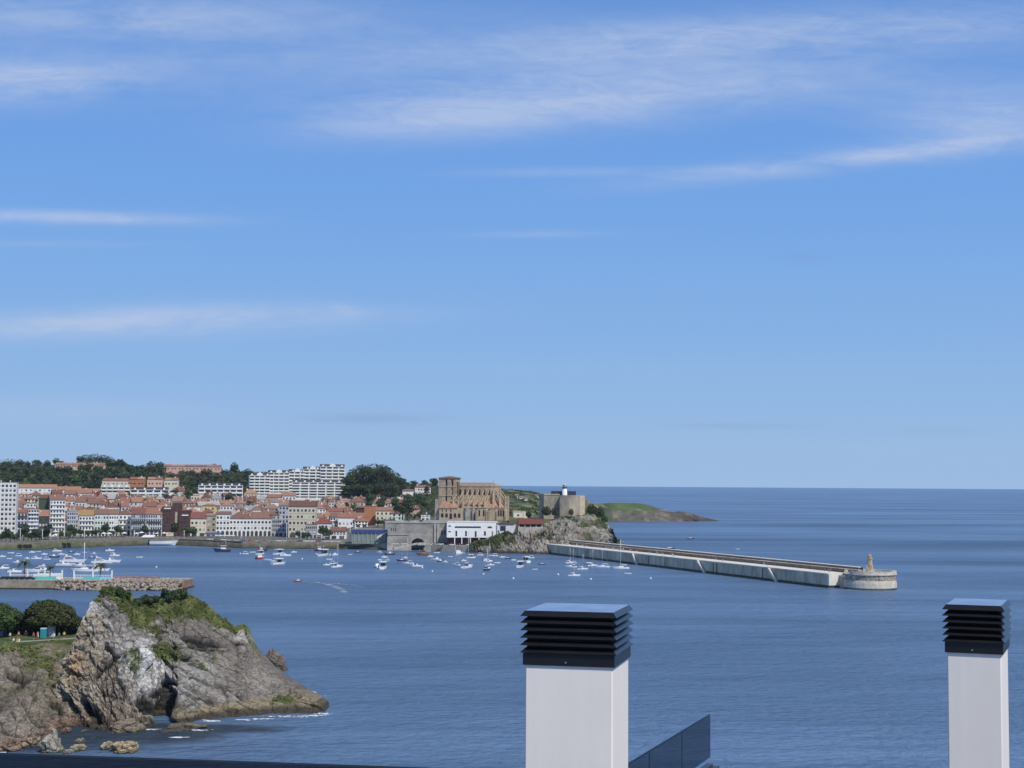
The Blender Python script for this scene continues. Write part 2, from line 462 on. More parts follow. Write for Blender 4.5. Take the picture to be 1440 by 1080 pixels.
# tinted glass balustrade round the roof terrace
def glass_material(name='tinted_glass', tint=(.38, .39, .41, 1)):
    m = bpy.data.materials.new(name); m.use_nodes = True
    nt = m.node_tree; nt.nodes.clear(); N = nt.nodes.new; L = nt.links.new
    t = N('ShaderNodeBsdfTransparent'); t.inputs[0].default_value = tint
    g = N('ShaderNodeBsdfGlossy'); g.inputs['Roughness'].default_value = .03; g.inputs['Color'].default_value = (.62, .64, .66, 1)
    fr = N('ShaderNodeFresnel'); fr.inputs['IOR'].default_value = 1.45
    gi = N('ShaderNodeNewGeometry'); iv = N('ShaderNodeMath'); iv.operation = 'SUBTRACT'; iv.inputs[0].default_value = 1.0; L(gi.outputs['Backfacing'], iv.inputs[1])
    mu = N('ShaderNodeMath'); mu.operation = 'MULTIPLY'; L(fr.outputs[0], mu.inputs[0]); L(iv.outputs[0], mu.inputs[1])
    ms = N('ShaderNodeMixShader'); L(mu.outputs[0], ms.inputs[0]); L(t.outputs[0], ms.inputs[1]); L(g.outputs[0], ms.inputs[2])
    o = N('ShaderNodeOutputMaterial'); L(ms.outputs[0], o.inputs[0]); return m
M_glass = glass_material(); M_glass2 = glass_material('light_tinted_glass', (.47, .48, .50, 1))
M_alu = mat('anthracite_metal', (.05, .06, .08), .4, .1, 4, spec=.5, metal=.4)
def balustrade(p0, p1, ztop, h, npan, name, label, capw=.03, gm=None):
    p0 = Vector(p0); p1 = Vector(p1)
    d = (p1 - p0); Ln = d.length; an = math.atan2(d.y, d.x)
    rt = empty(name, (p0.x, p0.y, ztop - h), an)
    tag(rt, label, 'balustrade', 'tinted glass balustrades of the roof terrace')
    pw = Ln / npan
    for i in range(npan):
        part('glass_panel', gm or M_glass, rt, lambda q: q.box(((i + .5) * pw, 0, h / 2 + .06), (pw - .005, .018, h - .12)))
    part('top_rail', M_alu, rt, lambda q: q.box((Ln / 2, 0, h - .012), (Ln, capw, .016)))
    part('base_channel', M_alu, rt, lambda q: q.box((Ln / 2, 0, -.02), (Ln, .09, .1)))
    return rt
ZB = CAM_Z - 3.2
def Gz(px, py, z): return G(px, py, z)
a0 = Gz(0, 1058.3, ZB); a1 = Gz(620, 1080, ZB)
dirL = (a1 - a0).normalized()
A0 = a0 - dirL * 3.4; A1 = a1 + dirL * 2.1
c0 = Gz(883, 1073, ZB); c1 = Gz(998, 1003.8, ZB)
dirR = (c1 - c0).normalized()
# corner where both lines meet
den = dirL.x * dirR.y - dirL.y * dirR.x
t_ = ((c1.x - a0.x) * dirR.y - (c1.y - a0.y) * dirR.x) / den
CN = a0 + dirL * t_
seam = Gz(230, 1066, ZB); s_len = (seam - A0).length
balustrade((A0.x, A0.y), (CN.x, CN.y), ZB, 1.25, max(1, round((CN - A0).length / 2.2)), 'glass_balustrade', 'long dark tinted glass balustrade along the bottom left edge')
CN2 = CN + dirR * .06
balustrade((CN2.x, CN2.y), (c1.x, c1.y), ZB, .72, 3, 'glass_balustrade', 'short sloping dark glass screen right of the wide chimney', .012, M_glass2)
# terrace slab and the block below it
M_slab = mat('terrace_tiles', (.10, .10, .11), .8, .1, 2)
M_block = mat('pale_block_render', (.6, .6, .58), .85, .06, .5)
bs = empty('apartment_block', (0, 0, 26)); tag(bs, 'pale block with flat roof terrace that carries the two white chimneys', 'building')
o_ = dirR * .14
poly = [(A0.x - .5, 6.0), (15.5, 6.0), (15.5, c1.y - .25), (c1.x + .15, c1.y - .0), (CN.x + .12, CN.y + .03), (A0.x, A0.y + .06)]
q = MB(); q.prism(poly, ROOF_Z - 26 - .35, ROOF_Z - 26); q.build('roof_slab', M_slab, bs)
ins = [(A0.x, 6.3), (15.0, 6.3), (15.0, c1.y - .6), (c1.x - .1, c1.y - .5), (CN.x - .3, CN.y - .4), (A0.x + .2, A0.y - .4)]
q = MB(); q.prism(ins, -2, ROOF_Z - 26 - .35); q.build('wall', M_block, bs)
# raised kerb that carries the right-hand glass
q = MB(); ang = math.atan2(dirR.y, dirR.x); Lr = (c1 - CN2).length
mid = (CN2 + c1) / 2
q.box((mid.x + dirR.x * .05, mid.y + dirR.y * .05, (ZB - .74 - .28 + ROOF_Z) / 2 + .14 - 26), (Lr + .14, .22, ZB - .74 - ROOF_Z + .0), ang)
q.build('parapet', M_alu, bs)
# ------------------------------------------------------------------ terrain
def Pv(px, py, D):
    px, py, D = np.broadcast_arrays(np.asarray(px, float), np.asarray(py, float), np.asarray(D, float))
    a = (px - 720) / F; b = (540 - py) / F
    d = [cf[k] + cr[k] * a + cu[k] * b for k in range(3)]
    s = D / d[1]
    return np.stack([d[0] * s, d[1] * s, CAM_Z + d[2] * s], -1)
def Gv(px, py, z=0.0):
    px, py = np.broadcast_arrays(np.asarray(px, float), np.asarray(py, float))
    a = (px - 720) / F; b = (540 - py) / F
    d = [cf[k] + cr[k] * a + cu[k] * b for k in range(3)]
    s = (z - CAM_Z) / d[2]
    return np.stack([d[0] * s, d[1] * s, CAM_Z + d[2] * s], -1)

WATERLINE = [(-260, 775), (0, 773.5), (50, 773), (100, 770.5), (150, 768.5), (200, 767), (250, 767), (300, 769), (340, 771), (500, 772.5), (560, 773.5), (640, 776), (700, 778), (775, 779)]
def Dcoast(px): return float(G(px, float(interp(px, WATERLINE)), 0).y)
KEYS = {   # px -> [(forward distance, pixel row or height)...]; heights in metres
    -260: [(1250, 5), (1300, 6), (1400, 10), (1500, 17), (1600, 26), (1700, 36), (1800, 47), (1880, 58), (1960, 'y650'), (2200, 66), (2700, 40)],
    0:   [(1250, 5), (1300, 6), (1400, 10), (1500, 17), (1600, 26), (1700, 36), (1800, 47), (1880, 58), (1960, 'y655'), (2200, 62), (2700, 40)],
    100: [(1250, 5), (1300, 6), (1400, 10), (1500, 17), (1600, 26), (1700, 36), (1800, 48), (1880, 60), (1960, 'y655'), (2200, 62), (2700, 40)],
    160: [(1250, 5), (1300, 6), (1400, 10), (1500, 17), (1600, 26), (1700, 36), (1800, 48), (1880, 60), (1960, 'y655'), (2200, 62), (2700, 40)],
    220: [(1250, 5), (1300, 6), (1400, 10), (1500, 17), (1600, 26), (1700, 36), (1800, 47), (1880, 56), (1960, 'y661'), (2200, 58), (2700, 40)],
    350: [(1250, 5), (1300, 6), (1400, 9), (1500, 15), (1600, 24), (1700, 34), (1800, 44), (1880, 52), (1960, 'y665'), (2200, 55), (2700, 40)],
    480: [(1250, 5), (1300, 6), (1400, 9), (1500, 15), (1600, 24), (1700, 34), (1800, 42), (1880, 49), (1960, 'y670'), (2200, 50), (2700, 35)],
    560: [(1200, 6), (1260, 12), (1340, 14), (1450, 17), (1560, 24), (1660, 31), (1750, 37), (1850, 43), (1960, 'y679'), (2200, 44), (2700, 30)],
    620: [(1180, 18), (1240, 20), (1320, 21), (1420, 24), (1520, 29), (1620, 34), (1720, 39), (1820, 43), (1940, 'y683'), (2200, 42), (2700, 20)],
    700: [(1190, 20), (1240, 20), (1300, 21), (1380, 24), (1470, 29), (1560, 34), (1660, 38), (1760, 42), (1900, 'y687.5'), (2200, 38), (2600, 5)],
    745: [(1200, 20), (1240, 19), (1300, 19), (1380, 22), (1470, 26), (1560, 31), (1660, 36), (1760, 39), (1900, 'y692'), (2200, 32), (2500, 0)],
    800: [(1210, 16), (1250, 12), (1300, 10), (1390, 12), (1480, 16), (1570, 21), (1680, 26), (1780, 30), (1950, 'y701'), (2250, 20), (2450, -4)],
    845: [(1260, -6), (1400, -6), (1550, -6), (1700, -6), (1800, -4), (1900, 2), (1960, 12), (2040, 20), (2120, 'y708'), (2260, 18), (2420, -5)],
    862: [(1800, -6), (1850, -6), (1900, -6), (1950, -6), (2000, -5), (2060, -3), (2085, 2), (2110, 12), (2160, 'y708'), (2260, 20), (2420, -5)],
    890: [(1900, -6), (1950, -6), (2000, -6), (2040, -5), (2070, -3), (2090, 1), (2105, 9), (2130, 15), (2190, 'y707.5'), (2280, 20), (2420, -5)],
    912: [(1900, -6), (1950, -6), (2000, -6), (2040, -5), (2070, -3), (2090, 1), (2102, 8), (2130, 14), (2180, 'y710.5'), (2260, 14), (2400, -5)],
    935: [(1900, -6), (1950, -6), (2000, -6), (2040, -5), (2070, -3), (2090, 0), (2100, 4), (2120, 9), (2150, 'y719'), (2220, 6), (2360, -5)],
    965: [(1900, -6), (1950, -6), (2000, -6), (2040, -5), (2070, -3), (2095, 0), (2103, 3), (2115, 6), (2135, 'y724'), (2180, 3), (2340, -5)],
    992: [(1900, -6), (1950, -6), (2000, -6), (2040, -5), (2075, -3), (2100, -1), (2110, .4), (2120, 1.5), (2130, 'y730'), (2160, 0), (2300, -5)],
    1012: [(1900, -6), (1950, -6), (2000, -6), (2040, -6), (2075, -5), (2100, -3), (2110, -2), (2120, -1.5), (2130, -1), (2160, -2), (2300, -5)],
}
kp = sorted(KEYS); KD = []; KZ = []
for p_ in kp:
    dd = [Dcoast(min(p_, 775)) + 5 if p_ <= 640 else None]; zz = [4.6]
    for (D, z) in KEYS[p_]:
        if isinstance(z, str): z = P(p_, float(z[1:]), D).z
        dd.append(D); zz.append(z)
    if dd[0] is None: dd[0] = dd[1] - 30; zz[0] = zz[1] - (4 if p_ < 840 else 0)
    KD.append(dd); KZ.append(zz)
KD = np.array(KD, float); KZ = np.array(KZ, float)
def column(px):
    D = np.array([np.interp(px, kp, KD[:, k]) for k in range(KD.shape[1])])
    Z = np.array([np.interp(px, kp, KZ[:, k]) for k in range(KZ.shape[1])])
    if px <= 600: D[0] = Dcoast(min(px, 565)) + 5
    return D, Z
def zground(px, D):
    a, b = column(px); return float(np.interp(D, a, b))
def Dground(px, py):
    """forward distance at which the sight line through the pixel meets the rising ground"""
    lo, hi = 1085.0, 2100.0
    for _ in range(40):
        mid = (lo + hi) / 2
        if P(px, py, mid).z > zground(px, mid): lo = mid
        else: hi = mid
    return lo
pxs = np.concatenate([np.arange(-260, 840, 6.0), np.arange(840, 1013, 1.5)])
NR = 150
V = np.zeros((NR, len(pxs), 3)); S = np.linspace(0, 1, NR)
for j, p_ in enumerate(pxs):
    D, Z = column(p_)
    t = np.linspace(0, len(D) - 1, NR)
    Dj = np.interp(t, range(len(D)), D); Zj = np.interp(t, range(len(D)), Z)
    y0 = 700.0
    V[:, j, :] = Pv(p_, y0, Dj); V[:, j, 2] = Zj
X, Y, Z = V[..., 0], V[..., 1], V[..., 2]
nz_ = fbm(X / 60, Y / 60, 0, 4, 3)
hm = np.clip((Y - 1500) / 300, 0, 1)
V[..., 2] += nz_ * 3.0 * hm
PXg = np.broadcast_to(pxs[None, :], X.shape)
headm = np.clip((PXg - 850) / 20, 0, 1)
rg = fbm(X / 14, Y / 14, Z / 14, 5, 9, .55, True)
V[..., 2] += rg * 4.2 * headm * np.clip(1 - np.abs(Z - 8) / 12, 0, 1); V[..., 1] += rg * 5 * headm
# ground colours: paving in the town, scrub, meadow and rock further out
f1 = fbm(X / 35, Y / 60, 0, 4, 21); f2 = fbm(X / 8, Y / 14, 0, 3, 31)
pave = np.array([.15, .14, .125]); scrub = np.array([.035, .055, .02]); mead = np.array([.085, .125, .04]); dry = np.array([.24, .22, .11]); rock = np.array([.115, .105, .085]); dark = np.array([.035, .03, .028])
gm = np.clip((Y - 1480) / 120 + f1 * .4, 0, 1)
gm = np.maximum(gm, np.clip((PXg - 690) / 15, 0, 1)); gm = np.maximum(gm, np.clip((PXg - 585) / 15, 0, 1) * np.clip((Y - 1290) / 40 + f1, 0, 1))[..., None]
green = scrub + (mead - scrub) * np.clip(f1 * 2.2 + .35, 0, 1)[..., None]
green = green + (dry - green) * np.clip(f2 * 2.5 - .6 + np.clip((PXg - 690) / 60, 0, .8) * (PXg < 850), 0, 1)[..., None]
col = pave + (green - pave) * gm
hm3 = (headm * np.clip(1.1 - (Z - 9) / 7 - np.clip((PXg - 905) / 15, 0, 1) * 0 + f2 * .9 + np.clip((PXg - 912) / 22, 0, 3), 0, 1))[..., None]
hc = mead + (rock * 1.1 - mead) * 0
rk = rock + (dark - rock) * np.clip(rg * -3 + .5 + f2 * 1.5, 0, 1)[..., None] + np.clip(f2 * 1.6, 0, 1)[..., None] * np.array([.14, .13, .09]) + np.clip((PXg - 930) / 40, 0, 1)[..., None] * np.array([-.035, -.045, -.035])
col = col + (mead * 1.15 - col) * (headm * np.clip(f1 * .6 + .8, 0, 1))[..., None]
col = col + (rk - col) * hm3
def attr_mat(name, attr, rough=.9, nscale=.5, namp=.35, bump=0.0, spec=.15, bscale=None):
    m = bpy.data.materials.new(name); m.use_nodes = True
    nt = m.node_tree; b = nt.nodes['Principled BSDF']; L = nt.links.new; N = nt.nodes.new
    b.inputs['Roughness'].default_value = rough; b.inputs['Specular IOR Level'].default_value = spec
    at = N('ShaderNodeAttribute'); at.attribute_name = attr
    geo = N('ShaderNodeNewGeometry')
    nz = N('ShaderNodeTexNoise'); nz.inputs['Scale'].default_value = nscale; nz.inputs['Detail'].default_value = 8; nz.inputs['Roughness'].default_value = .65
    L(geo.outputs['Position'], nz.inputs['Vector'])
    mr = N('ShaderNodeMapRange'); mr.inputs[1].default_value = .3; mr.inputs[2].default_value = .7; mr.inputs[3].default_value = 1 - namp; mr.inputs[4].default_value = 1 + namp
    L(nz.outputs['Fac'], mr.inputs[0])
    vm = N('ShaderNodeVectorMath'); vm.operation = 'SCALE'; L(at.outputs['Color'], vm.inputs[0]); L(mr.outputs[0], vm.inputs['Scale'])
    L(vm.outputs[0], b.inputs['Base Color'])
    if bump:
        n2_ = N('ShaderNodeTexNoise'); n2_.inputs['Scale'].default_value = bscale or nscale * 2; n2_.inputs['Detail'].default_value = 7; n2_.inputs['Roughness'].default_value = .6
        L(geo.outputs['Position'], n2_.inputs['Vector'])
        bp = N('ShaderNodeBump'); bp.inputs['Distance'].default_value = bump; L(n2_.outputs['Fac'], bp.inputs['Height']); L(bp.outputs[0], b.inputs['Normal'])
    return m
M_ground = attr_mat('ground_soil_and_grass', 'tint', .95, .12, .3)
tag(link('hill_terrain', grid_mesh('hill_terrain', V, M_ground, cols={'tint': col})), kind='structure')

# quay wall that closes the harbour, waterline to promenade
M_quay = mat('weathered_quay_stone', (.25, .235, .20), .9, .35, .35, stretch=(1, 1, 3), coords='World')
wp = np.concatenate([np.arange(-260, 561, 10.0)])
rows = []
for i, s in enumerate((-.3, 0, .12, .5, 1.0, 1.0)):
    r_ = []
    for p_ in wp:
        g = G(p_, float(interp(p_, WATERLINE)), 0); slope = 5.0
        z = -1.2 if i == 0 else 4.9 * s + (0.05 if i == 5 else 0)
        yo = slope * max(s, 0) * (1 if i < 5 else 1) + (1.4 if i == 5 else 0)
        r_.append((g.x, g.y + yo + (.6 * vnoise(p_ * .13, i * 3.1, 0, 5)), z))
    rows.append(r_)
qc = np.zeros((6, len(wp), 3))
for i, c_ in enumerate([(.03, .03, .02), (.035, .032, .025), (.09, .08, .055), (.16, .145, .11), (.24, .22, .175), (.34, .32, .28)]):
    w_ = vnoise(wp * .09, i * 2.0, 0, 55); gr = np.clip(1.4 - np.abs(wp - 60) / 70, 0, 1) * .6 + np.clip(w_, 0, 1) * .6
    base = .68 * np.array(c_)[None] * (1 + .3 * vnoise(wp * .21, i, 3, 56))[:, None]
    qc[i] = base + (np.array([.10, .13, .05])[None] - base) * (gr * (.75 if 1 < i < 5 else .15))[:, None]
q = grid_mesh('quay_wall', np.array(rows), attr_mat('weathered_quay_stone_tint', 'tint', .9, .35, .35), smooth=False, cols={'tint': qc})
for p_ in (34, 40, 26.5, 88, 94.5, 478, 482):
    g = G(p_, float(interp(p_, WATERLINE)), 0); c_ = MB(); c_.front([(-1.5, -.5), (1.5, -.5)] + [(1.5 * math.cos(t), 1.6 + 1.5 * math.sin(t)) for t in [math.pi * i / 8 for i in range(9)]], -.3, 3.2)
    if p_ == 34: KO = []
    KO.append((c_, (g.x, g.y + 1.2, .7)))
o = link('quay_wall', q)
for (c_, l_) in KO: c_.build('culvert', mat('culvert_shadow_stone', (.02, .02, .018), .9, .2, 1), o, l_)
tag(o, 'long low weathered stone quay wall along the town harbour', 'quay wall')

# ------------------------------------------------------------------ trees
M_leaf = mat('leaves_dark', (.040, .062, .020), .7, .45, .35, rand=.28)
M_leaf2 = mat('leaves_olive', (.055, .072, .022), .7, .4, .5, rand=.12)
M_leaf3 = mat('leaves_mid', (.055, .10, .028), .7, .4, .4, rand=.22)
M_bark = mat('bark', (.10, .075, .055), .9, .3, 2)
def crown_mesh(name, lobes, nface, size, m, seed=0, flat=.0, inner=.35):
    r_ = np.random.default_rng(seed)
    lob = np.array(lobes, float)                     # cx,cy,cz,rx,ry,rz
    wgt = (lob[:, 3] * lob[:, 4] * lob[:, 5]) ** (2 / 3); wgt /= wgt.sum()
    k = r_.choice(len(lob), nface, p=wgt)
    d = r_.normal(size=(nface, 3)); d /= np.linalg.norm(d, axis=1)[:, None]
    rad = np.where(r_.random(nface) < inner, r_.random(nface) ** .5, 1 - .22 * r_.random(nface) ** 2)
    bump = 1 + .16 * vnoise(d[:, 0] * 3 + k, d[:, 1] * 3, d[:, 2] * 3, seed)
    c = lob[k, :3] + d * lob[k, 3:6] * (rad * bump)[:, None]
    nrm = d + r_.normal(size=(nface, 3)) * .55; nrm[:, 2] += .25
    nrm /= np.linalg.norm(nrm, axis=1)[:, None]
    a = np.cross(nrm, r_.normal(size=(nface, 3))); a /= np.linalg.norm(a, axis=1)[:, None]
    b = np.cross(nrm, a)
    s1 = (size * (.6 + .8 * r_.random(nface)))[:, None]; s2 = s1 * (.5 + .5 * r_.random(nface))[:, None]
    v = np.stack([c - a * s1 * .5, c - b * s2 * .5 + nrm * s1 * .12, c + a * s1 * .5, c + b * s2 * .5 + nrm * s1 * .1], 1).reshape(-1, 3)
    me = bpy.data.meshes.new(name); n = nface
    me.vertices.add(4 * n); me.vertices.foreach_set('co', v.reshape(-1).astype(np.float32))
    me.loops.add(4 * n); me.loops.foreach_set('vertex_index', np.arange(4 * n, dtype=np.int32))
    me.polygons.add(n); me.polygons.foreach_set('loop_start', np.arange(0, 4 * n, 4, dtype=np.int32))
    me.update(calc_edges=True); me.materials.append(m)
    return me
def lobes_round(h, w, n, seed, base=.3):
    r_ = random.Random(seed); L_ = [(0, 0, h * .66, w * .36, w * .36, h * .30)]
    for i in range(n):
        a = 2 * math.pi * (i + r_.random() * .6) / n
        q_ = r_.uniform(.2, .34) * w
        L_.append((math.cos(a) * q_, math.sin(a) * q_, h * r_.uniform(base + .12, .8), w * r_.uniform(.17, .27), w * r_.uniform(.17, .27), h * r_.uniform(.13, .2)))
    return L_
def trunk_mesh(name, h, r0, seed=0, limbs=4, spread=.3):
    m = MB(); r_ = random.Random(seed)
    m.tube([(0, 0, -.4), (r_.uniform(-.1, .1), 0, h * .25), (r_.uniform(-.2, .2), r_.uniform(-.2, .2), h * .5), (0, 0, h * .75)], [r0 * 1.25, r0, r0 * .7, r0 * .3], 7)
    for i in range(limbs):
        a = 2 * math.pi * i / limbs + r_.random()
        m.tube([(0, 0, h * .38), (math.cos(a) * h * spread * .5, math.sin(a) * h * spread * .5, h * .55), (math.cos(a) * h * spread, math.sin(a) * h * spread, h * .72)], [r0 * .5, r0 * .35, r0 * .12], 5)
    return m.mesh(name, M_bark)
# five crown shapes for the far hillside, shared by all its trees
TREE_K = []
for k in range(6):
    h, w = [(11, 11), (9, 12), (13, 9), (8, 9), (12, 14), (14, 7)][k]
    cm_ = crown_mesh('tree_crown', lobes_round(h, w * 1.2, 6, 40 + k, .15), 480, 1.5, [M_leaf, M_leaf, M_leaf, M_leaf3, M_leaf2, M_leaf][k], 60 + k)
    TREE_K.append((cm_, trunk_mesh('tree_trunk', h, .35, k), h))
def far_tree(loc, k, s, label, group, name='tree', rz=None):
    rt = empty(name, loc, rng.uniform(0, 6.28) if rz is None else rz); rt.scale = (s, s, s * rng.uniform(.9, 1.12))
    tag(rt, label, 'tree', group)
    link('crown', TREE_K[k][0], rt); link('trunk', TREE_K[k][1], rt)
    return rt
n_t = 0
def scatter(px0, px1, D0, D1, step, scale, label, group, kinds=(0, 1, 2, 3, 4, 5), prob=1.0):
    global n_t
    D = D0
    while D <= D1:
        p_ = px0 + rng.uniform(0, 6)
        while p_ < px1:
            Dq = D + rng.uniform(-12, 12); pq = p_ + rng.uniform(-3, 3)
            if rng.random() < prob:
                l = P(pq, 690, Dq); l.z = zground(pq, Dq)
                far_tree(l, rng.choice(kinds), scale * rng.uniform(.75, 1.2), label, group); n_t += 1
            p_ += step * F / Dq
        D += 44
scatter(-40, 352, 1690, 1950, 13, 1.1, 'dark evergreen tree in the wooded hillside above the white town', 'trees of the wooded hillside')
scatter(232, 350, 1610, 1690, 11, 1.0, 'bushy green tree between the hillside apartment blocks', 'trees between the apartment blocks')
scatter(352, 500, 1560, 1600, 10, .8, 'low green tree on the slope below the hill apartments', 'trees below the hill apartments')
scatter(500, 600, 1500, 1640, 13, .9, 'green tree on the slope behind the red roofed houses', 'trees behind the right end of town')
scatter(565, 612, 1700, 1920, 13, .75, 'small dark tree around the white hilltop villa', 'trees around the villa')
scatter(352, 480, 1800, 1900, 16, .8, 'dark tree rising behind the hill apartments', 'trees behind the hill apartments')
scatter(80, 148, 1868, 1870, 11, .62, 'small tree in front of the orange roofed ridge houses', 'trees before the ridge houses')
scatter(228, 314, 1868, 1870, 12, .6, 'small tree before the long ridge row right of the pines', 'trees before the ridge houses')
# big dark grove on the ridge right of the apartments
for i, (p_, yb, w_, h_) in enumerate([(496, 692, 26, 30), (508, 690, 34, 38), (524, 690, 38, 40), (540, 690, 34, 36), (553, 690, 28, 27), (562, 692, 20, 21), (500, 700, 26, 20), (518, 702, 28, 22), (536, 701, 30, 24), (552, 700, 26, 20), (489, 700, 18, 18)]):
    D = 1640 if i < 6 else 1600
    l = P(p_, yb, D); k = D / F
    rt = empty('grove_tree', l, rng.uniform(0, 6)); tag(rt, 'tall dark rounded tree of the dense grove right of the apartments', 'tree', 'grove trees right of the hill apartments')
    h = h_ * k; w = w_ * k
    link('crown', crown_mesh('crown', lobes_round(h, w * 1.15, 9, 300 + i, .1), 2400, 1.5, M_leaf, 320 + i), rt); link('trunk', trunk_mesh('trunk', h, .5, i), rt)
# the clump of umbrella-like pines on the ridge at the left
for i, (p_, yt, w_) in enumerate([(113, 641, 13), (123, 638.5, 20), (134, 638, 20), (145, 639, 20), (154, 642, 16), (166, 647, 14), (174, 650, 10), (28, 646, 14), (12, 645, 24), (-5, 646, 24), (86, 648, 12), (180, 653, 8), (210, 654, 10)]):
    D = 1950; b = P(p_, 660, D); b.z = min(b.z, zground(p_, D)); t = P(p_, yt, D); h = t.z - b.z; w = w_ * D / F
    rt = empty('ridge_tree', b, 0); tag(rt, 'dark ridge tree against the sky, %s from the left on the skyline' % ['third', 'fourth', 'seventh', 'sixth', 'eighth', 'ninth', 'tenth', 'second', 'first', 'leftmost edge one', 'fifth', 'eleventh', 'twelfth'][i], 'tree', 'trees on the left skyline')
    L_ = [(0, 0, h - w * .28, w * .45, w * .45, w * .28), (-w * .2, 0, h - w * .42, w * .3, w * .3, w * .22), (w * .22, 0, h - w * .4, w * .3, w * .3, w * .24), (0, 0, h * .45, w * .32, w * .32, h * .35)]
    link('crown', crown_mesh('crown', L_, 700, 1.3, M_leaf, 360 + i), rt); link('trunk', trunk_mesh('trunk', h, .4, i), rt)
# undergrowth of the hill as one mass
r_ = np.random.default_rng(5)
nU = 36000
pu = r_.uniform(-60, 845, nU); Du = r_.uniform(1540, 1960, nU)
lowp = pu > 690; Du[lowp] = r_.uniform(1200, 1900, lowp.sum())
mid_ = (pu > 570) & (pu <= 690); Du[mid_] = r_.uniform(1340, 1940, mid_.sum())
keep = ~((pu > 352) & (pu < 486) & (Du > 1590) & (Du < 1760))
keep &= ~((pu > 540) & (pu < 700) & (Du < 1330))
keep &= ~lowp | (fbm(pu / 14, Du / 60, 0, 3, 8) > .02)
pu, Du = pu[keep], Du[keep]
zu = np.array([zground(a, b) for a, b in zip(pu, Du)])
c = Pv(pu, 690, Du); c[:, 2] = zu + r_.uniform(-.2, 2.6, len(pu)) * np.where(pu > 690, .5, 1)
nrm = r_.normal(size=c.shape) * .6 + np.array([0.1, -.5, .8]); nrm /= np.linalg.norm(nrm, axis=1)[:, None]
a = np.cross(nrm, r_.normal(size=c.shape)); a /= np.linalg.norm(a, axis=1)[:, None]; b = np.cross(nrm, a)
s1 = r_.uniform(.8, 1.9, len(pu))[:, None]
v = np.stack([c - a * s1, c - b * s1 * .7, c + a * s1, c + b * s1 * .7], 1).reshape(-1, 3)
me = bpy.data.meshes.new('undergrowth'); n = len(pu)
me.vertices.add(4 * n); me.vertices.foreach_set('co', v.reshape(-1).astype(np.float32)); me.loops.add(4 * n); me.loops.foreach_set('vertex_index', np.arange(4 * n, dtype=np.int32))
me.polygons.add(n); me.polygons.foreach_set('loop_start', np.arange(0, 4 * n, 4, dtype=np.int32)); me.update(calc_edges=True)
me.materials.append(mat('undergrowth_leaves', (.032, .048, .018), .8, .5, .05, coords='World', col2=(.065, .085, .032)))
tag(link('undergrowth', me), 'scrub and undergrowth covering the green hillside', 'undergrowth', kind='stuff')
# ------------------------------------------------------------------ town buildings
def paint(name, c, var=.07): return mat('wall_' + name, c, .85, var, .35, spec=.15, rand=.05)
WALLS = {'white': paint('white', (.78, .78, .76)), 'cream': paint('cream', (.70, .64, .50)), 'grey': paint('grey', (.42, .43, .45)), 'pale grey': paint('palegrey', (.60, .61, .62)),
         'ochre': paint('ochre', (.62, .44, .22)), 'pink': paint('pink', (.64, .42, .34)), 'brick': mat('wall_brick', (.33, .13, .08), .9, .15, .5), 'dark brick': mat('wall_dark_brick', (.095, .045, .042), .9, .2, .4),
         'orange brick': mat('wall_orange_brick', (.42, .19, .10), .9, .12, .4), 'lilac grey': paint('lilac', (.52, .53, .60)), 'stone': mat('wall_stone', (.40, .35, .26), .92, .22, .5), 'green': mat('wall_green', (.075, .115, .075), .85, .1, .4),
         'beige': paint('beige', (.58, .53, .42)), 'dark': mat('wall_dark', (.07, .075, .08), .8, .2, .5), 'greenish white': paint('greenwhite', (.66, .72, .66))}
def tiles(name, c, rand=.2): return mat('roof_' + name, c, .85, .22, .9, spec=.15, rand=rand)
ROOFS = {'red': tiles('red', (.25, .12, .088)), 'orange': tiles('orange', (.32, .17, .115)), 'brown': tiles('brown', (.20, .105, .08)), 'dark red': tiles('darkred', (.20, .07, .055)), 'olive': tiles('olive', (.27, .17, .08)),
         'dark slate': tiles('slate', (.06, .06, .07)), 'white': tiles('white', (.7, .7, .68)), 'grey': tiles('grey', (.32, .31, .30)), 'weathered': tiles('weathered', (.30, .19, .15))}
M_win = mat('window_glass', (.035, .042, .05), .25, .4, 1.0, spec=.5, rand=.5)
M_blind = mat('pale_blinds', (.50, .50, .47), .7, .2, 1, rand=.2)
M_bay = mat('bay_glass', (.13, .16, .19), .25, .3, 1, spec=.5, rand=.3)
M_shut = mat('dark_shutters', (.06, .07, .06), .7, .3, 1, rand=.4)
M_white = mat('white_paint', (.80, .80, .78), .7, .04, 1)
M_iron = mat('dark_iron', (.05, .05, .055), .6, .15, 2)
M_galv = mat('galvanised_steel', (.52, .54, .55), .5, .08, 2, metal=.3)
_win = {}
def win_mesh(w, h, m=None, arch=False):
    k = (round(w, 1), round(h, 1), (m or M_win).name, arch)
    if k not in _win:
        q = MB()
        if arch:
            pr = [(-w / 2, 0), (w / 2, 0)] + [(w / 2 * math.cos(t), h - w / 2 + w / 2 * math.sin(t)) for t in [math.pi * i / 8 for i in range(9)]]
            q.front(pr, -.06, .05)
        else: q.box((0, 0, h / 2), (w, .12, h))
        _win[k] = q.mesh('window_pane', m or M_win)
    return _win[k]
def add_win(rt, x, y, z, w, h, rz=0.0, m=None, name='window', arch=False):
    o = link(name, win_mesh(w, h, m, arch), rt, (x, y, z), rz); return o
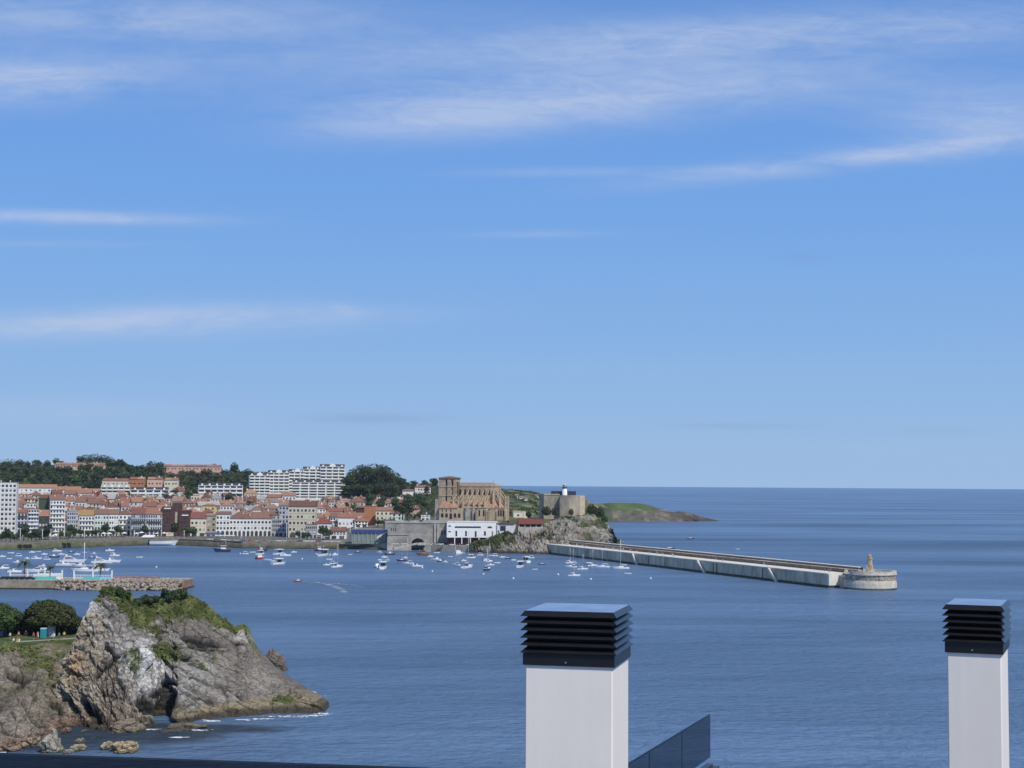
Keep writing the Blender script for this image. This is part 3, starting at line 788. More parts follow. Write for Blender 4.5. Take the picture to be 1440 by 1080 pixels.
def roof_mb(kind, w, d, H, rise, ov=.6):
    q = MB()
    if kind == 'gable':      # ridge along the facade
        q.wedge([(-ov, H - .05), (d + ov, H - .05), (d + ov, H + .15), (d / 2, H + rise), (-ov, H + .15)], -w / 2 - ov * .5, w / 2 + ov * .5)
    elif kind == 'gablef':   # gable end towards the viewer
        q.front([(-w / 2 - ov, H - .05), (w / 2 + ov, H - .05), (w / 2 + ov, H + .15), (0, H + rise), (-w / 2 - ov, H + .15)], -ov * .5, d + ov * .5)
    elif kind == 'mono':
        q.wedge([(-ov, H - .05), (d + .2, H - .05), (d + .2, H + rise), (d - .3, H + rise), (-ov, H + .2)], -w / 2 - ov * .5, w / 2 + ov * .5)
    elif kind == 'flat':
        q.box((0, d / 2, H + .25), (w + .3, d + .3, .5))
    else:                    # hip
        a = min(w, d) / 2 * .95
        if w >= d: r0, r1 = (-w / 2 + a, d / 2), (w / 2 - a, d / 2)
        else: r0, r1 = (0, a), (0, d - a)
        vs = [(-w / 2 - ov, -ov, H - .05), (w / 2 + ov, -ov, H - .05), (w / 2 + ov, d + ov, H - .05), (-w / 2 - ov, d + ov, H - .05),
              (-w / 2 - ov, -ov, H + .15), (w / 2 + ov, -ov, H + .15), (w / 2 + ov, d + ov, H + .15), (-w / 2 - ov, d + ov, H + .15), (r0[0], r0[1], H + rise), (r1[0], r1[1], H + rise)]
        fs = [(0, 3, 2, 1), (0, 1, 5, 4), (1, 2, 6, 5), (2, 3, 7, 6), (3, 0, 4, 7)]
        if w >= d: fs += [(4, 5, 9, 8), (5, 6, 9), (6, 7, 8, 9), (7, 4, 8)]
        else: fs += [(4, 5, 8), (5, 6, 9, 8), (6, 7, 9), (7, 4, 8, 9)]
        q.add(vs, fs)
    return q
def house(x0, x1, ye, yb, wall='white', roof='red', kind='gable', rise=5, rz=8, dep=None, wins=(3, 3), D=None, label='', cat='house', name='house', group=None,
          wh=1.85, ww=1.6, balc=0, arcade=0, chim=1, top=.0, wmat=None, below=6.0, ground=3.4, bandw=None):
    xm = (x0 + x1) / 2
    D = D or Dground(xm, yb)
    rz = R(rz)
    b = P(xm, yb, D); t = P(xm, ye, D)
    H = t.z - b.z
    k = D / F; w = (x1 - x0) * k / math.cos(rz) * .995
    d = dep or max(9.0, min(14.0, w * .8)); w = max(4, w - d * abs(math.sin(rz)) * .55)
    rt = empty(name, b, rz); tag(rt, label, cat, group)
    part('wall', WALLS[wall], rt, lambda q: q.box((0, d / 2, (H - below) / 2), (w, d, H + below)))
    rise *= k
    ro = roof_mb(kind, w, d, H, rise).build('roof', ROOFS[roof], rt)
    r_ = rng
    for i in range(chim):
        cx = r_.uniform(-w * .38, w * .38); cyy = d * r_.uniform(.3, .6)
        zb = H + (.3 if kind == 'flat' else rise * (1 - abs(cyy - d / 2) / (d / 2)) * .8)
        part('chimney', WALLS[r_.choice(['white', 'cream', 'beige'])], ro, lambda q: (q.box((cx, cyy, zb + .7), (.9, .7, 1.9)), q.box((cx, cyy, zb + 1.75), (1.15, .95, .2))))
    nc, nr = wins
    g0 = ground if nr > 1 else 1.0
    if nr:
        sh = (H - g0 - .35) / nr
        for r__ in range(nr):
            for c_ in range(nc):
                x = -w / 2 + w * (c_ + .5) / nc; z = g0 + sh * r__ + sh * .22
                add_win(rt, x, -.03, z, min(ww, w / nc * .62), min(wh, sh * .68), m=wmat or rng.choices([M_win, M_shut, M_blind, M_bay], [6, 2, 1.1, 1])[0])
            if nr > 1 and r__ < nr - 1: part('cornice', WALLS[wall], rt, lambda q: q.box((0, -.1, g0 + sh * (r__ + 1) - .05), (w, .3, .22)))
            if balc and (r__ % balc == 0):
                bw = bandw or w * .9
                part('balcony', M_white if balc == 1 else M_iron, rt, lambda q: q.box((0, -.55, g0 + sh * r__ + .45), (bw, .9, .95)))
    if arcade:
        for c_ in range(arcade):
            x = -w / 2 + w * (c_ + .5) / arcade
            add_win(rt, x, -.05, .1, w / arcade * .66, min(4.3, g0 * .92), m=M_shut, name='arch', arch=True)
    elif nr > 1:
        for c_ in range(max(2, nc // 2)):
            x = -w / 2 + w * (c_ + .5) / max(2, nc // 2)
            add_win(rt, x, -.04, .05, w / max(2, nc // 2) * .6, 2.5, m=M_shut, name='shop_front')
    return rt
def flats(x0, x1, yt, yb, D, storeys, bays, rz, label, wall='white', dep=14, roof='dark slate', gables=1, name='apartment_building', recess=None):
    """block with white balcony bands, dark recesses, attic storey and pediment gables"""
    xm = (x0 + x1) / 2; b = P(xm, yb, D); t = P(xm, yt, D); H = t.z - b.z; rz = R(rz); k = D / F
    w = (x1 - x0) * k / math.cos(rz)
    rt = empty(name, b, rz); tag(rt, label, 'apartment block')
    part('wall', WALLS[wall], rt, lambda q: q.box((0, dep / 2, (H - 8) / 2), (w, dep, H + 8)))
    sh = H / storeys
    bw = w / bays
    for s in range(storeys):
        for c_ in range(bays):
            x = -w / 2 + bw * (c_ + .5)
            part('recess', M_win, rt, lambda q: q.box((x, -.02, sh * (s + .66)), (bw * .80, .14, sh * .44)))
        part('balcony', M_white, rt, lambda q: [q.box((-w / 2 + bw * (c_ + .5), -.65, sh * (s + .22)), (bw * .86, 1.2, sh * .40)) for c_ in range(bays)])
    ro = part('roof', ROOFS[roof], rt, lambda q: q.wedge([(.4, H), (dep - .4, H), (dep - 2.2, H + 3.0), (2.2, H + 3.0)], -w / 2 + .4, w / 2 - .4))
    part('cornice', M_white, rt, lambda q: q.box((0, dep / 2, H + .12), (w + .9, dep + .9, .4)))
    for g in range(gables):
        gx = -w / 2 + w * (g + .5) / gables
        part('pediment', M_white, ro, lambda q: q.front([(gx - 3.2, H + .35), (gx + 3.2, H + .35), (gx + 3.2, H + 2.2), (gx, H + 3.9), (gx - 3.2, H + 2.2)], -.3, 3.5))
    for g in range(max(2, bays // 2 * 2)):
        gx = -w / 2 + w * (g + .5) / max(2, bays // 2 * 2)
        if any(abs(gx - (-w / 2 + w * (j + .5) / max(gables, 1))) < 4 for j in range(gables)): continue
        part('dormer', M_white, ro, lambda q: q.box((gx, 2.0, H + 1.3), (1.8, 2.6, 1.7)))
    return rt

# --- hill apartments (above the town, right of the middle)
flats(351, 379, 669, 694, 1690, 6, 4, 14, 'stepped white apartment block at the left end of the hill complex', gables=1)
flats(378, 406, 665, 691, 1700, 6, 4, 14, 'white hill apartment block with one pediment, second of the complex')
flats(406, 430, 663.5, 690, 1720, 6, 3, 10, 'white hill apartment block rising behind the long front block, leftmost of the rear three')
flats(426, 453, 660, 690, 1722, 7, 3, 10, 'middle of the three rear white blocks on the hill')
flats(450, 484.5, 656.5, 692, 1724, 8, 4, 10, 'tallest white hill apartment block, next to the dark grove')
flats(411, 482, 678.5, 698, 1660, 5, 6, 8, 'long white apartment block in front of the hill complex with dark roof', gables=0, dep=15)
flats(280, 340, 683, 705, 1620, 4, 7, 12, 'white four storey terrace block with dark mansard roof beside the trees', gables=0, dep=15)
flats(143, 181, 685, 704, 1618, 4, 5, 16, 'beige apartment block with grey roof behind the old town', wall='beige', gables=0, roof='grey')
flats(184, 236, 689, 706, 1610, 3, 5, 12, 'low white flats with dark attic storey in the middle of the old town', gables=0)
# --- ridge houses
def ridge_row(x0, x1, yt, yb, D, n, wallc, label):
    b = P((x0 + x1) / 2, yb, D); t = P((x0 + x1) / 2, yt, D); H = (t.z - b.z); w = (x1 - x0) * D / F
    rt = empty('terraced_houses', b, R(6)); tag(rt, label, 'terraced houses')
    part('wall', WALLS[wallc], rt, lambda q: q.box((0, 6, (H - 8) / 2), (w, 12, H + 8)))
    for i in range(n):
        cx = -w / 2 + w * (i + .5) / n; hw = w / n * .46
        part('roof', ROOFS['orange'], rt, lambda q: q.wedge([(-.6, H), (12.6, H), (6, H + 2.6)], cx - hw, cx + hw + .3))
        add_win(rt, cx - hw * .45, -.03, H * .3, 1.6, 1.6); add_win(rt, cx + hw * .45, -.03, H * .3, 1.6, 1.6)
        if i % 2: part('chimney', WALLS['white'], rt, lambda q: q.box((cx, 6, H + 2.6), (1.1, 1.1, 2)))
ridge_row(78, 146, 653.5, 658, 1890, 9, 'pink', 'long low row of orange roofed houses under the ridge pines')
ridge_row(230, 310, 656, 662, 1890, 8, 'pink', 'long red brick row of houses on the ridge right of the pines')
ridge_row(182, 203, 674, 684, 1665, 2, 'orange brick', 'leftmost pair of orange villas above the white flats')
ridge_row(207, 228, 674, 684, 1665, 2, 'pink', 'middle pair of orange villas above the white flats')
ridge_row(231, 250, 675, 684, 1665, 2, 'cream', 'rightmost pair of orange villas above the white flats')
ridge_row(144, 180, 676, 684, 1665, 3, 'cream', 'row of cream houses with orange roofs left of the villas')
# villa
house(583, 606, 685, 692, 'white', 'red', 'hip', 3, 5, 12, (6, 1), 1700, 'large white villa with red roof on the green hill left of the church', 'villa', 'villa', chim=2)
house(566, 582, 690, 693, 'white', 'red', 'gable', 2, 5, 9, (4, 1), 1690, 'low white annex in front of the hilltop villa', 'villa', 'villa', chim=0)
# --- rows behind the front, hand placed
HB = [ # x0,x1,ye,yb,wall,roof,kind,rise,rz,dep,wins,label
 (21, 78, 686, 702, 'white', 'orange', 'gable', 5, 10, 16, (9, 2), 'long white three storey building with orange roof, leftmost of the long rear row'),
 (77, 113, 689, 702, 'white', 'orange', 'gable', 5, 12, 16, (6, 2), 'long pale building with orange roof, second of the long rear row'),
 (111, 147, 692, 704, 'pink', 'orange', 'gable', 5, 12, 16, (6, 1), 'long orange roofed building, third of the long rear row'),
 (126, 152, 699, 712, 'dark brick', 'dark red', 'gablef', 8, 20, 18, (2, 1), 'dark red steep roofed hall behind the harbour front'),
 (222, 252, 693, 707, 'white', 'white', 'flat', 1, 8, 12, (4, 1), 'plain white flat building above the dark brick block'),
 (190, 222, 697, 710, 'greenish white', 'grey', 'flat', 1, 8, 14, (3, 1), 'pale green blank walled building left of the white flat one'),
 (250, 286, 695, 708, 'cream', 'grey', 'flat', 1, 6, 12, (5, 1), 'cream building with small windows behind the dark brick block'),
 (287, 309, 694, 708, 'white', 'red', 'gablef', 4, 28, 20, (1, 1), 'white gabled hall with red side roof below the mansard block'),
 (262, 282, 713, 730, 'white', 'red', 'gablef', 3, 10, 12, (2, 1), 'white arched gable house right of the dark brick block'),
 (284, 304, 711, 730, 'ochre', 'orange', 'hip', 3, 6, 11, (2, 2), 'yellow ochre house standing above the narrow stone house'),
 (380, 396, 706, 722, 'white', 'weathered', 'gable', 4, 10, 11, (2, 1), 'white house behind the lilac grey tower house'),
 (440, 462, 711, 724, 'pink', 'red', 'hip', 4, 4, 10, (3, 1), 'pink house just right of the large cream building'),
 (455, 500, 716, 726, 'pink', 'brown', 'gable', 4, 4, 12, (5, 1), 'long pink house with brown roof above the white terrace'),
 (497, 520, 702, 713, 'pink', 'red', 'hip', 4, 0, 12, (3, 1), 'pink red roofed house at the left of the far right cluster'),
 (518, 552, 708, 713, 'white', 'red', 'gable', 5, -4, 13, (6, 1), 'long white house with bright red roof in the right cluster'),
 (548, 576, 708, 714, 'white', 'red', 'hip', 6, -4, 13, (4, 1), 'white house with pyramid red roof in the right cluster'),
 (500, 514, 714, 737, 'dark brick', 'brown', 'gable', 3, 0, 5, (1, 2), 'narrow dark house left of the orange brick gable'),
 (512, 530, 712, 738, 'orange brick', 'red', 'flat', 1, 0, 3, (0, 0), 'blank orange brick party wall beside the cream houses'),
 (528, 552, 718, 737, 'cream', 'red', 'gable', 5, 2, 12, (4, 2), 'cream house with red roof beside the orange brick wall'),
 (550, 566, 722, 737, 'greenish white', 'red', 'gable', 5, -4, 12, (2, 2), 'pale green house with red roof next to the dark tree'),
 (560, 588, 716, 727, 'pink', 'red', 'gable', 5, -8, 12, (3, 1), 'pink house with red roof at the right end of the cluster'),
 (592, 604, 724, 733, 'white', 'dark slate', 'flat', 1, 0, 9, (2, 2), 'small white building with dark openings left of the church'),
]
for t in HB:
    house(*t[:11], label=t[11], top=0)
# --- harbour front, from the left
HF = [
 (23, 39, 721, 755, 'pale grey', 'red', 'gable', 6, 14, 12, (3, 5), 'pale grey house with wide glazed bays beside the white tower', 2, 0),
 (38, 55, 716, 755, 'lilac grey', 'brown', 'flat', 1, 14, 12, (4, 6), 'lilac grey balcony house left of the dark gap', 1, 0),
 (53, 68, 726, 755, 'dark', 'orange', 'gable', 9, 14, 12, (3, 3), 'low dark fronted house with orange roof under the green side wall', 0, 0),
 (93, 110, 719, 754, 'lilac grey', 'grey', 'gablef', 4, 16, 12, (5, 5), 'grey house with many small windows and a rounded gable', 0, 0),
 (110, 133, 725, 754, 'white', 'olive', 'gable', 8, 14, 12, (5, 3), 'white glazed house with olive brown roof and arcade', 1, 4),
 (132, 153, 723, 754, 'greenish white', 'brown', 'gable', 7, 14, 12, (5, 3), 'greenish white bay windowed house with brown roof', 0, 4),
 (152, 167, 723, 754, 'white', 'brown', 'gable', 7, 14, 12, (4, 3), 'narrow white house with dark shutters in the arcade row', 0, 3),
 (166, 184, 723, 753, 'white', 'brown', 'hip', 7, 14, 12, (3, 3), 'white house with cream central balconies in the arcade row', 1, 3),
 (183, 205, 723, 754, 'grey', 'red', 'gable', 9, 10, 13, (7, 4), 'grey house with tall glazed balconies, left of the pair under red roof', 2, 4),
 (204, 228, 723, 754, 'pale grey', 'red', 'gable', 9, 10, 13, (7, 4), 'pale grey glazed balcony house beside the dark brick block', 2, 4),
 (267, 290, 729, 754, 'cream', 'red', 'gable', 9, 6, 12, (4, 2), 'cream house with red roof right of the dark brick block', 0, 0),
 (289, 304, 725, 754, 'stone', 'weathered', 'gable', 3, 6, 11, (2, 3), 'narrow stone house behind the blue awnings', 0, 0),
 (303, 323, 723, 754, 'white', 'brown', 'gable', 4, 5, 12, (4, 3), 'white house with dark timber balconies over round arches', 0, 3),
 (322, 352, 729, 754, 'white', 'brown', 'hip', 9, 5, 13, (6, 2), 'broad white house with brown roof above four round arches', 0, 5),
 (351, 382, 729, 754, 'white', 'brown', 'gable', 9, 5, 13, (6, 2), 'white house with brown roof at the right end of the arches', 0, 5),
 (380, 393, 724, 754, 'grey', 'brown', 'gable', 4, 6, 12, (4, 4), 'slim grey house with full height glazing', 0, 0),
 (391, 406, 711, 754, 'lilac grey', 'weathered', 'gable', 6, 6, 12, (3, 6), 'tall lilac grey tower house left of the large cream building', 0, 0),
 (405, 443, 712, 756, 'beige', 'brown', 'gable', 8, 2, 16, (7, 4), 'large pale cream four storey building with wide brown roof', 0, 3),
 (429, 446, 738, 757, 'grey', 'brown', 'flat', 1, 3, 9, (6, 2), 'low glazed grey house under the dark hipped roof', 0, 0),
 (442, 466, 736, 757, 'white', 'dark red', 'hip', 8, 3, 12, (5, 2), 'white corner house with dark red hipped roof', 0, 0),
 (464, 476, 727, 742, 'white', 'brown', 'gable', 6, 2, 10, (3, 2), 'white balcony house directly behind the small quay houses', 0, 0),
 (475, 513, 728, 742, 'white', 'red', 'gable', 7, 2, 11, (7, 1), 'long white terrace with red roof behind the small quay houses', 0, 0),
 (464, 486, 747, 758, 'white', 'brown', 'gable', 6, 0, 10, (5, 2), 'small white two storey quay house beside the blue roofed hall', 0, 0),
]
for t in HF:
    house(*t[:11], label=t[11], balc=t[12], arcade=t[13], ground=4.6 if t[13] else 3.2)
house(-12, 22, 679, 752, 'white', 'grey', 'flat', 1, 12, 16, (6, 10), label='ten storey white tower at the left edge of the harbour front', cat='apartment block', name='apartment_tower', wh=1.9, ww=2.4, chim=3)
hh = house(67, 93, 703, 754, 'white', 'brown', 'gable', 7, 22, 20, (5, 7), label='eight storey white block with a blank green side wall', cat='apartment block', name='apartment_building', balc=1)
hh2 = hh.matrix_world  # green flank
wl = [c_ for c_ in hh.children if c_.name.startswith('wall')][0]
bb = [v.co for v in wl.data.vertices]; xmn = min(v.x for v in bb); ymx = max(v.y for v in bb); zmn = min(v.z for v in bb); zmx = max(v.z for v in bb)
part('side_wall', WALLS['green'], hh, lambda q: q.box((xmn - .12, ymx / 2, (zmn + zmx) / 2 - .2), (.24, ymx - .3, zmx - zmn - .5)))
# the green flank is seen as a strip left of the white front: give that side its own slab turned to the harbour
b_ = P(60.5, 754, Dground(61, 754) + 14); t_1 = P(60.5, 701, b_.y); wfl = 15 * b_.y / F
g_ = empty('apartment_building', b_, R(-6)); tag(g_, 'blank dark green walled block between the orange roof and the white block', 'apartment block')
part('wall', WALLS['green'], g_, lambda q: q.box((0, 5, (t_1.z - b_.z) / 2), (wfl, 10, t_1.z - b_.z)))
part('roof', ROOFS['brown'], g_, lambda q: q.wedge([(-.5, t_1.z - b_.z), (10.5, t_1.z - b_.z), (5, t_1.z - b_.z + 3.2)], -wfl / 2 - .3, wfl / 2 + .3))
# dark brick block
D = Dground(247, 754); b_ = P(247, 754, D); k = D / F
db = empty('brick_building', b_, R(6)); tag(db, 'tall dark brown brick building with stepped flat roof in the harbour front', 'apartment block')
def zz(y): return P(247, y, D).z - b_.z
part('wall', WALLS['dark brick'], db, lambda q: (q.box((-11.5 * k, 7, zz(713) / 2 - 1), (16 * k, 14, zz(713) + 2)), q.box((0, 8, zz(707) / 2 - 1), (12 * k, 14, zz(707) + 2)), q.box((12 * k, 7, zz(718) / 2 - 1), (15 * k, 14, zz(718) + 2))))
part('stair_strip', WALLS['stone'], db, lambda q: q.box((0 * k, .7, zz(733)), (3.2 * k, .5, 26 * k)))
part('roof', ROOFS['brown'], db, lambda q: (q.box((-11.5 * k, 7, zz(713) + .2), (16.4 * k, 14.4, .4)), q.box((12 * k, 7, zz(718) + .2), (15.4 * k, 14.4, .4))))
for i, x in enumerate((-16, -12, -8, 8, 12, 16)):
    for j in range(6):
        add_win(db, x * k, -.03, 4.5 + j * 3.0, 1.4, 1.3, m=M_win)
for y in (715, 724.5): part('terrace', M_white, db, lambda q: q.box((-12 * k if y < 720 else 12.5 * k, -.3, zz(y)), (9 * k, .8, .9)))
part('shop_front', WALLS['cream'], db, lambda q: q.box((-8 * k, -.2, 1.5), (10 * k, .5, 3)))
# --- old town fill: houses seen mostly by their roofs
ORD = ['leftmost', 'second', 'third', 'fourth', 'fifth', 'sixth', 'seventh', 'eighth', 'ninth', 'tenth', 'eleventh', 'twelfth', 'thirteenth', 'fourteenth', 'fifteenth', 'sixteenth', 'seventeenth', 'eighteenth', 'nineteenth', 'twentieth']
ROWS = [(741, 'first row behind the harbour front', [(24, 108), (186, 226), (268, 300), (380, 500)]), (733, 'second row', [(24, 500)]),
        (726, 'third row', [(20, 500)]), (719, 'fourth row', [(20, 500)]), (712, 'fifth row', [(20, 400), (455, 545)]), (705.5, 'uppermost row', [(20, 180), (180, 350), (500, 560)])]
fr = random.Random(23)
fills = []
for ri, (yb, rname, spans) in enumerate(ROWS):
    for (sa, sb) in spans:
        x = sa
        while x < sb:
            w = fr.uniform(11, 21)
            roofc = fr.choices(['red', 'orange', 'brown', 'weathered', 'dark red', 'olive', 'grey'], [5, 4, 4, 5, 1.2, 1, 1])[0]
            wallc = fr.choices(['white', 'cream', 'pink', 'beige', 'pale grey', 'ochre'], [6, 3, 2, 2, 2, .7])[0]
            knd = fr.choices(['gable', 'hip', 'gablef', 'mono', 'flat'], [5, 4, 1.6, .8, .5])[0]
            ht = fr.uniform(8, 14); yj = yb + fr.uniform(-1.6, 1.6)
            fills.append([ri, x + fr.uniform(-1, 1), x + w, yj - ht, yj, wallc, roofc, knd, fr.uniform(4.5, 7.5), fr.uniform(-6, 26), fr.uniform(10, 15), rname])
            x += w + fr.uniform(-1, 2.5)
byrow = {}
for f_ in fills: byrow.setdefault((f_[0], f_[5], f_[6]), []).append(f_)
KN = {'gable': 'pitched', 'hip': 'hipped', 'gablef': 'gable-fronted', 'mono': 'sloping', 'flat': 'flat'}
for (ri, wc, rc), L_ in byrow.items():
    L_.sort(key=lambda f: f[1])
    for i, f_ in enumerate(L_):
        w = f_[2] - f_[1]
        nth = 'in the ' if len(L_) == 1 else ORD[i] + ' such in the '
        house(*f_[1:11], wins=(max(2, int(w / 4.5)), 2 if ri else 2), label='%s house with %s roof, %s%s' % (wc, rc, nth, f_[11]), chim=fr.randint(1, 3), group='houses of the old town', ground=1.5)
print('houses', len(fills))
def cb(q, x0, x1, y0, y1, z0, z1): q.box(((x0 + x1) / 2, (y0 + y1) / 2, (z0 + z1) / 2), (x1 - x0, y1 - y0, z1 - z0))
# ------------------------------------------------------------------ rocky surfaces: front sheet from waterline to crest, then down the far side
def rock_sheet(name, px0, px1, nx, ny, yb, yt, Db, Dt, disp, colf, m, back=(8, 6), prof=1.0, zback=None, zfoot=-1.5):
    px = np.linspace(px0, px1, nx); s = np.linspace(0, 1, ny)
    YB = interp(px, yb); YT = interp(px, yt)
    if Db is None: DB = Gv(px, YB, 0.0)[:, 1]
    else: DB = interp(px, Db)
    DT = interp(px, Dt)
    ss = s[:, None]
    PY = YB[None] + (YT - YB)[None] * ss
    pr = prof if np.isscalar(prof) else interp(px, prof)[None]
    DD = DB[None] + (DT - DB)[None] * ss ** pr
    PXX = np.broadcast_to(px[None], PY.shape)
    V = Pv(PXX, PY, DD)
    foot = V[:1].copy(); foot[..., 2] = np.minimum(foot[..., 2], 0) + zfoot; foot[..., 1] -= .6
    nb, dback = back
    bk = []
    for i in range(1, nb + 1):
        q_ = V[-1:].copy(); f_ = i / nb
        q_[..., 1] += dback * f_ ** .8
        zt = V[-1:, :, 2]; zb_ = (zback if zback is not None else -2)
        q_[..., 2] = zt + (zb_ - zt) * f_ ** 1.6
        bk.append(q_)
    # displace along the surface normal
    gx = np.gradient(V, axis=1); gy = np.gradient(V, axis=0)
    nrm = np.cross(gx, gy); nrm /= np.linalg.norm(nrm, axis=2)[..., None] + 1e-9
    nrm = np.where(nrm[..., 1:2] > 0, -nrm, nrm)
    dsp = disp(V, PXX, PY, ss * np.ones_like(PXX))
    V = V + nrm * dsp[..., None]
    allV = np.concatenate([foot, V] + bk, 0)
    c_ = colf(V, PXX, PY, ss * np.ones_like(PXX), dsp)
    c_all = np.concatenate([c_[:1], c_] + [c_[-1:]] * nb, 0)
    global LAST_V, LAST_N
    LAST_V, LAST_N = V, nrm
    return grid_mesh(name, allV, m, cols={'tint': c_all}, smooth=False)
M_rock = attr_mat('rock_stone', 'tint', .92, 1.3, .36, bump=.55, bscale=1.1)
_nt = M_rock.node_tree; _g = _nt.nodes.new('ShaderNodeNewGeometry'); _mp = _nt.nodes.new('ShaderNodeMapping')      # joints and bedding cracks
_mp.inputs['Rotation'].default_value = (0, R(42), 0); _mp.inputs['Scale'].default_value = (.34, .5, 1.15)
_nz = _nt.nodes.new('ShaderNodeTexNoise'); _nz.inputs['Scale'].default_value = .5; _nz.inputs['Detail'].default_value = 4
_nt.links.new(_g.outputs['Position'], _nz.inputs['Vector'])
_ad = _nt.nodes.new('ShaderNodeVectorMath'); _ad.operation = 'MULTIPLY_ADD'; _ad.inputs[1].default_value = (1.6, 1.6, 1.6); _nt.links.new(_nz.outputs['Color'], _ad.inputs[0]); _nt.links.new(_g.outputs['Position'], _ad.inputs[2])
_nt.links.new(_ad.outputs[0], _mp.inputs[0])
_vo = _nt.nodes.new('ShaderNodeTexVoronoi'); _vo.feature = 'DISTANCE_TO_EDGE'; _vo.inputs['Scale'].default_value = 1.0; _nt.links.new(_mp.outputs[0], _vo.inputs['Vector'])
_mr = _nt.nodes.new('ShaderNodeMapRange'); _mr.inputs[1].default_value = 0; _mr.inputs[2].default_value = .09; _mr.inputs[3].default_value = .45; _mr.inputs[4].default_value = 1.0; _nt.links.new(_vo.outputs['Distance'], _mr.inputs[0])
_b = _nt.nodes['Principled BSDF']; _lk = _b.inputs['Base Color'].links[0].from_socket
_vs = _nt.nodes.new('ShaderNodeVectorMath'); _vs.operation = 'SCALE'; _nt.links.new(_lk, _vs.inputs[0]); _nt.links.new(_mr.outputs[0], _vs.inputs['Scale']); _nt.links.new(_vs.outputs[0], _b.inputs['Base Color'])
def mixc3(c, t, col): return c + (np.array(col) - c) * np.clip(t, 0, 1)[..., None]
def smooth(a, b, x): t = np.clip((x - a) / (b - a), 0, 1); return t * t * (3 - 2 * t)

# castle cliff
def cl_disp(V, px, py, s):
    X, Y, Z = V[..., 0], V[..., 1], V[..., 2]
    a = fbm((X + Z * .35) / 8, Y / 12, Z / 20, 5, 71, .6, True) * 5.2 + fbm((X + Z * .3) / 2.6, Y / 3.2, Z / 6, 4, 77, .6, True) * 1.9
    f1, f2, cid = worley((X + Z * .35) / 3.4, Y / 4.5, (Z - X * .2) / 7.5, 401)
    a = a + (cid - .5) * 2.6 - np.clip(.16 - (f2 - f1), 0, 1) * 9
    return a * np.sin(np.clip(s, 0, 1) * math.pi * .94 + .12) ** .5
def cl_col(V, px, py, s, d):
    X, Y, Z = V[..., 0], V[..., 1], V[..., 2]
    f = fbm(X / 6, Y / 6, Z / 6, 4, 91); g = fbm(X / 14, Y / 9, Z / 9, 4, 95)
    c = np.zeros(V.shape) + np.array([.34, .31, .265])
    c = mixc3(c, f * 1.5 + .2, [.46, .42, .37]); c = mixc3(c, g * 2 - .2 + (px < 775) * .2, [.47, .36, .29])
    f1, f2, cid = worley((X + Z * .35) / 3.4, Y / 4.5, (Z - X * .2) / 7.5, 401)
    c = c * (.66 + .5 * cid)[..., None]
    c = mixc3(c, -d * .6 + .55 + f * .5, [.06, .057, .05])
    c = mixc3(c, g * 2.5 - .3, [.25, .215, .17]); c = mixc3(c, (g * 2.6 + f * 3.2 - .32 + smooth(.6, .95, s) * .9 + smooth(740, 700, px) * .75), [.075, .095, .035])
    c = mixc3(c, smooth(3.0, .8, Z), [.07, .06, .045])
    return c
yb_c = [(660, 777), (700, 778), (775, 779.5), (800, 781), (830, 779), (855, 772), (864, 769), (870, 768.5)]
yt_c = [(660, 764), (690, 757), (712, 749), (727, 752), (740, 742), (765, 738), (790, 727), (822, 723.5), (838, 728), (850, 735), (858, 740), (863, 744), (867, 757), (870, 766)]
Dt_c = [(660, 1092), (712, 1108), (765, 1118), (800, 1135), (822, 1140), (850, 1150), (870, 1165)]
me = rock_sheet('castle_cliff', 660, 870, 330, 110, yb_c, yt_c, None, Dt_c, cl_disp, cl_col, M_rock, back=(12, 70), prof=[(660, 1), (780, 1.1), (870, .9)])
tag(link('castle_cliff', me), kind='structure')
# flat top of the promontory
M_terr = mat('promontory_earth', (.20, .18, .12), .95, .35, .12, coords='World', col2=(.14, .16, .07))
def PD(px, D, z=0): v = P(px, 700, D); return (v.x, v.y, z)
q = MB(); q.prism([PD(716, 1122), PD(765, 1124), PD(826, 1142), PD(842, 1160), PD(830, 1200), PD(716, 1215)], 2, 23.0); tag(q.build('promontory_top', M_terr), kind='structure')
# scrub on the promontory
def bush(px, py, D, w, h, label, n=700, m=None, name='bush'):
    l = P(px, py, D); k = D / F
    me_ = crown_mesh('foliage', [(0, 0, h * k * .45, w * k * .5, w * k * .45, h * k * .5), (w * k * .22, 0, h * k * .35, w * k * .3, w * k * .3, h * k * .35)], 700, max(.5, w * k * .16), m or M_leaf, int(px * 7 + py))
    o = empty(name, l); tag(o, label, 'bush', 'bushes on the promontory'); link('foliage', me_, o); part('stem', M_bark, o, lambda q: q.tube([(0, 0, -.3), (0, 0, h * k * .5)], [.25, .12], 6)); return o
for (px, py, D, w, h, lb) in [(768, 724, 1128, 13, 12, 'dark bush at the foot of the castle wall, left of the wall corner'), (780, 724, 1126, 10, 10, 'dark bush under the corner of the castle wall'), (743, 727, 1160, 8, 8, 'dark bush beside the white hut left of the castle'),
        (832, 722, 1142, 14, 13, 'large bush right of the castle wall'), (843, 727, 1146, 13, 14, 'spreading bush on the cliff edge right of the castle'), (850, 734, 1150, 9, 9, 'low bush at the top of the cliff end'), (803, 724, 1126, 7, 9, 'brown bush against the front castle wall'),
        (712, 756, 1104, 14, 9, 'bush below the small white house with slate roof'), (724, 758, 1104, 10, 10, 'bush beside the grey wall of the loggia'), (700, 762, 1098, 12, 9, 'bush on the slope right of the white market hall'), (690, 765, 1094, 8, 6, 'low bush at the foot of the slope by the quay')]:
    bush(px, py, D, w, h, lb, 260, M_leaf2 if 'brown' in lb or 'slope' in lb else M_leaf)

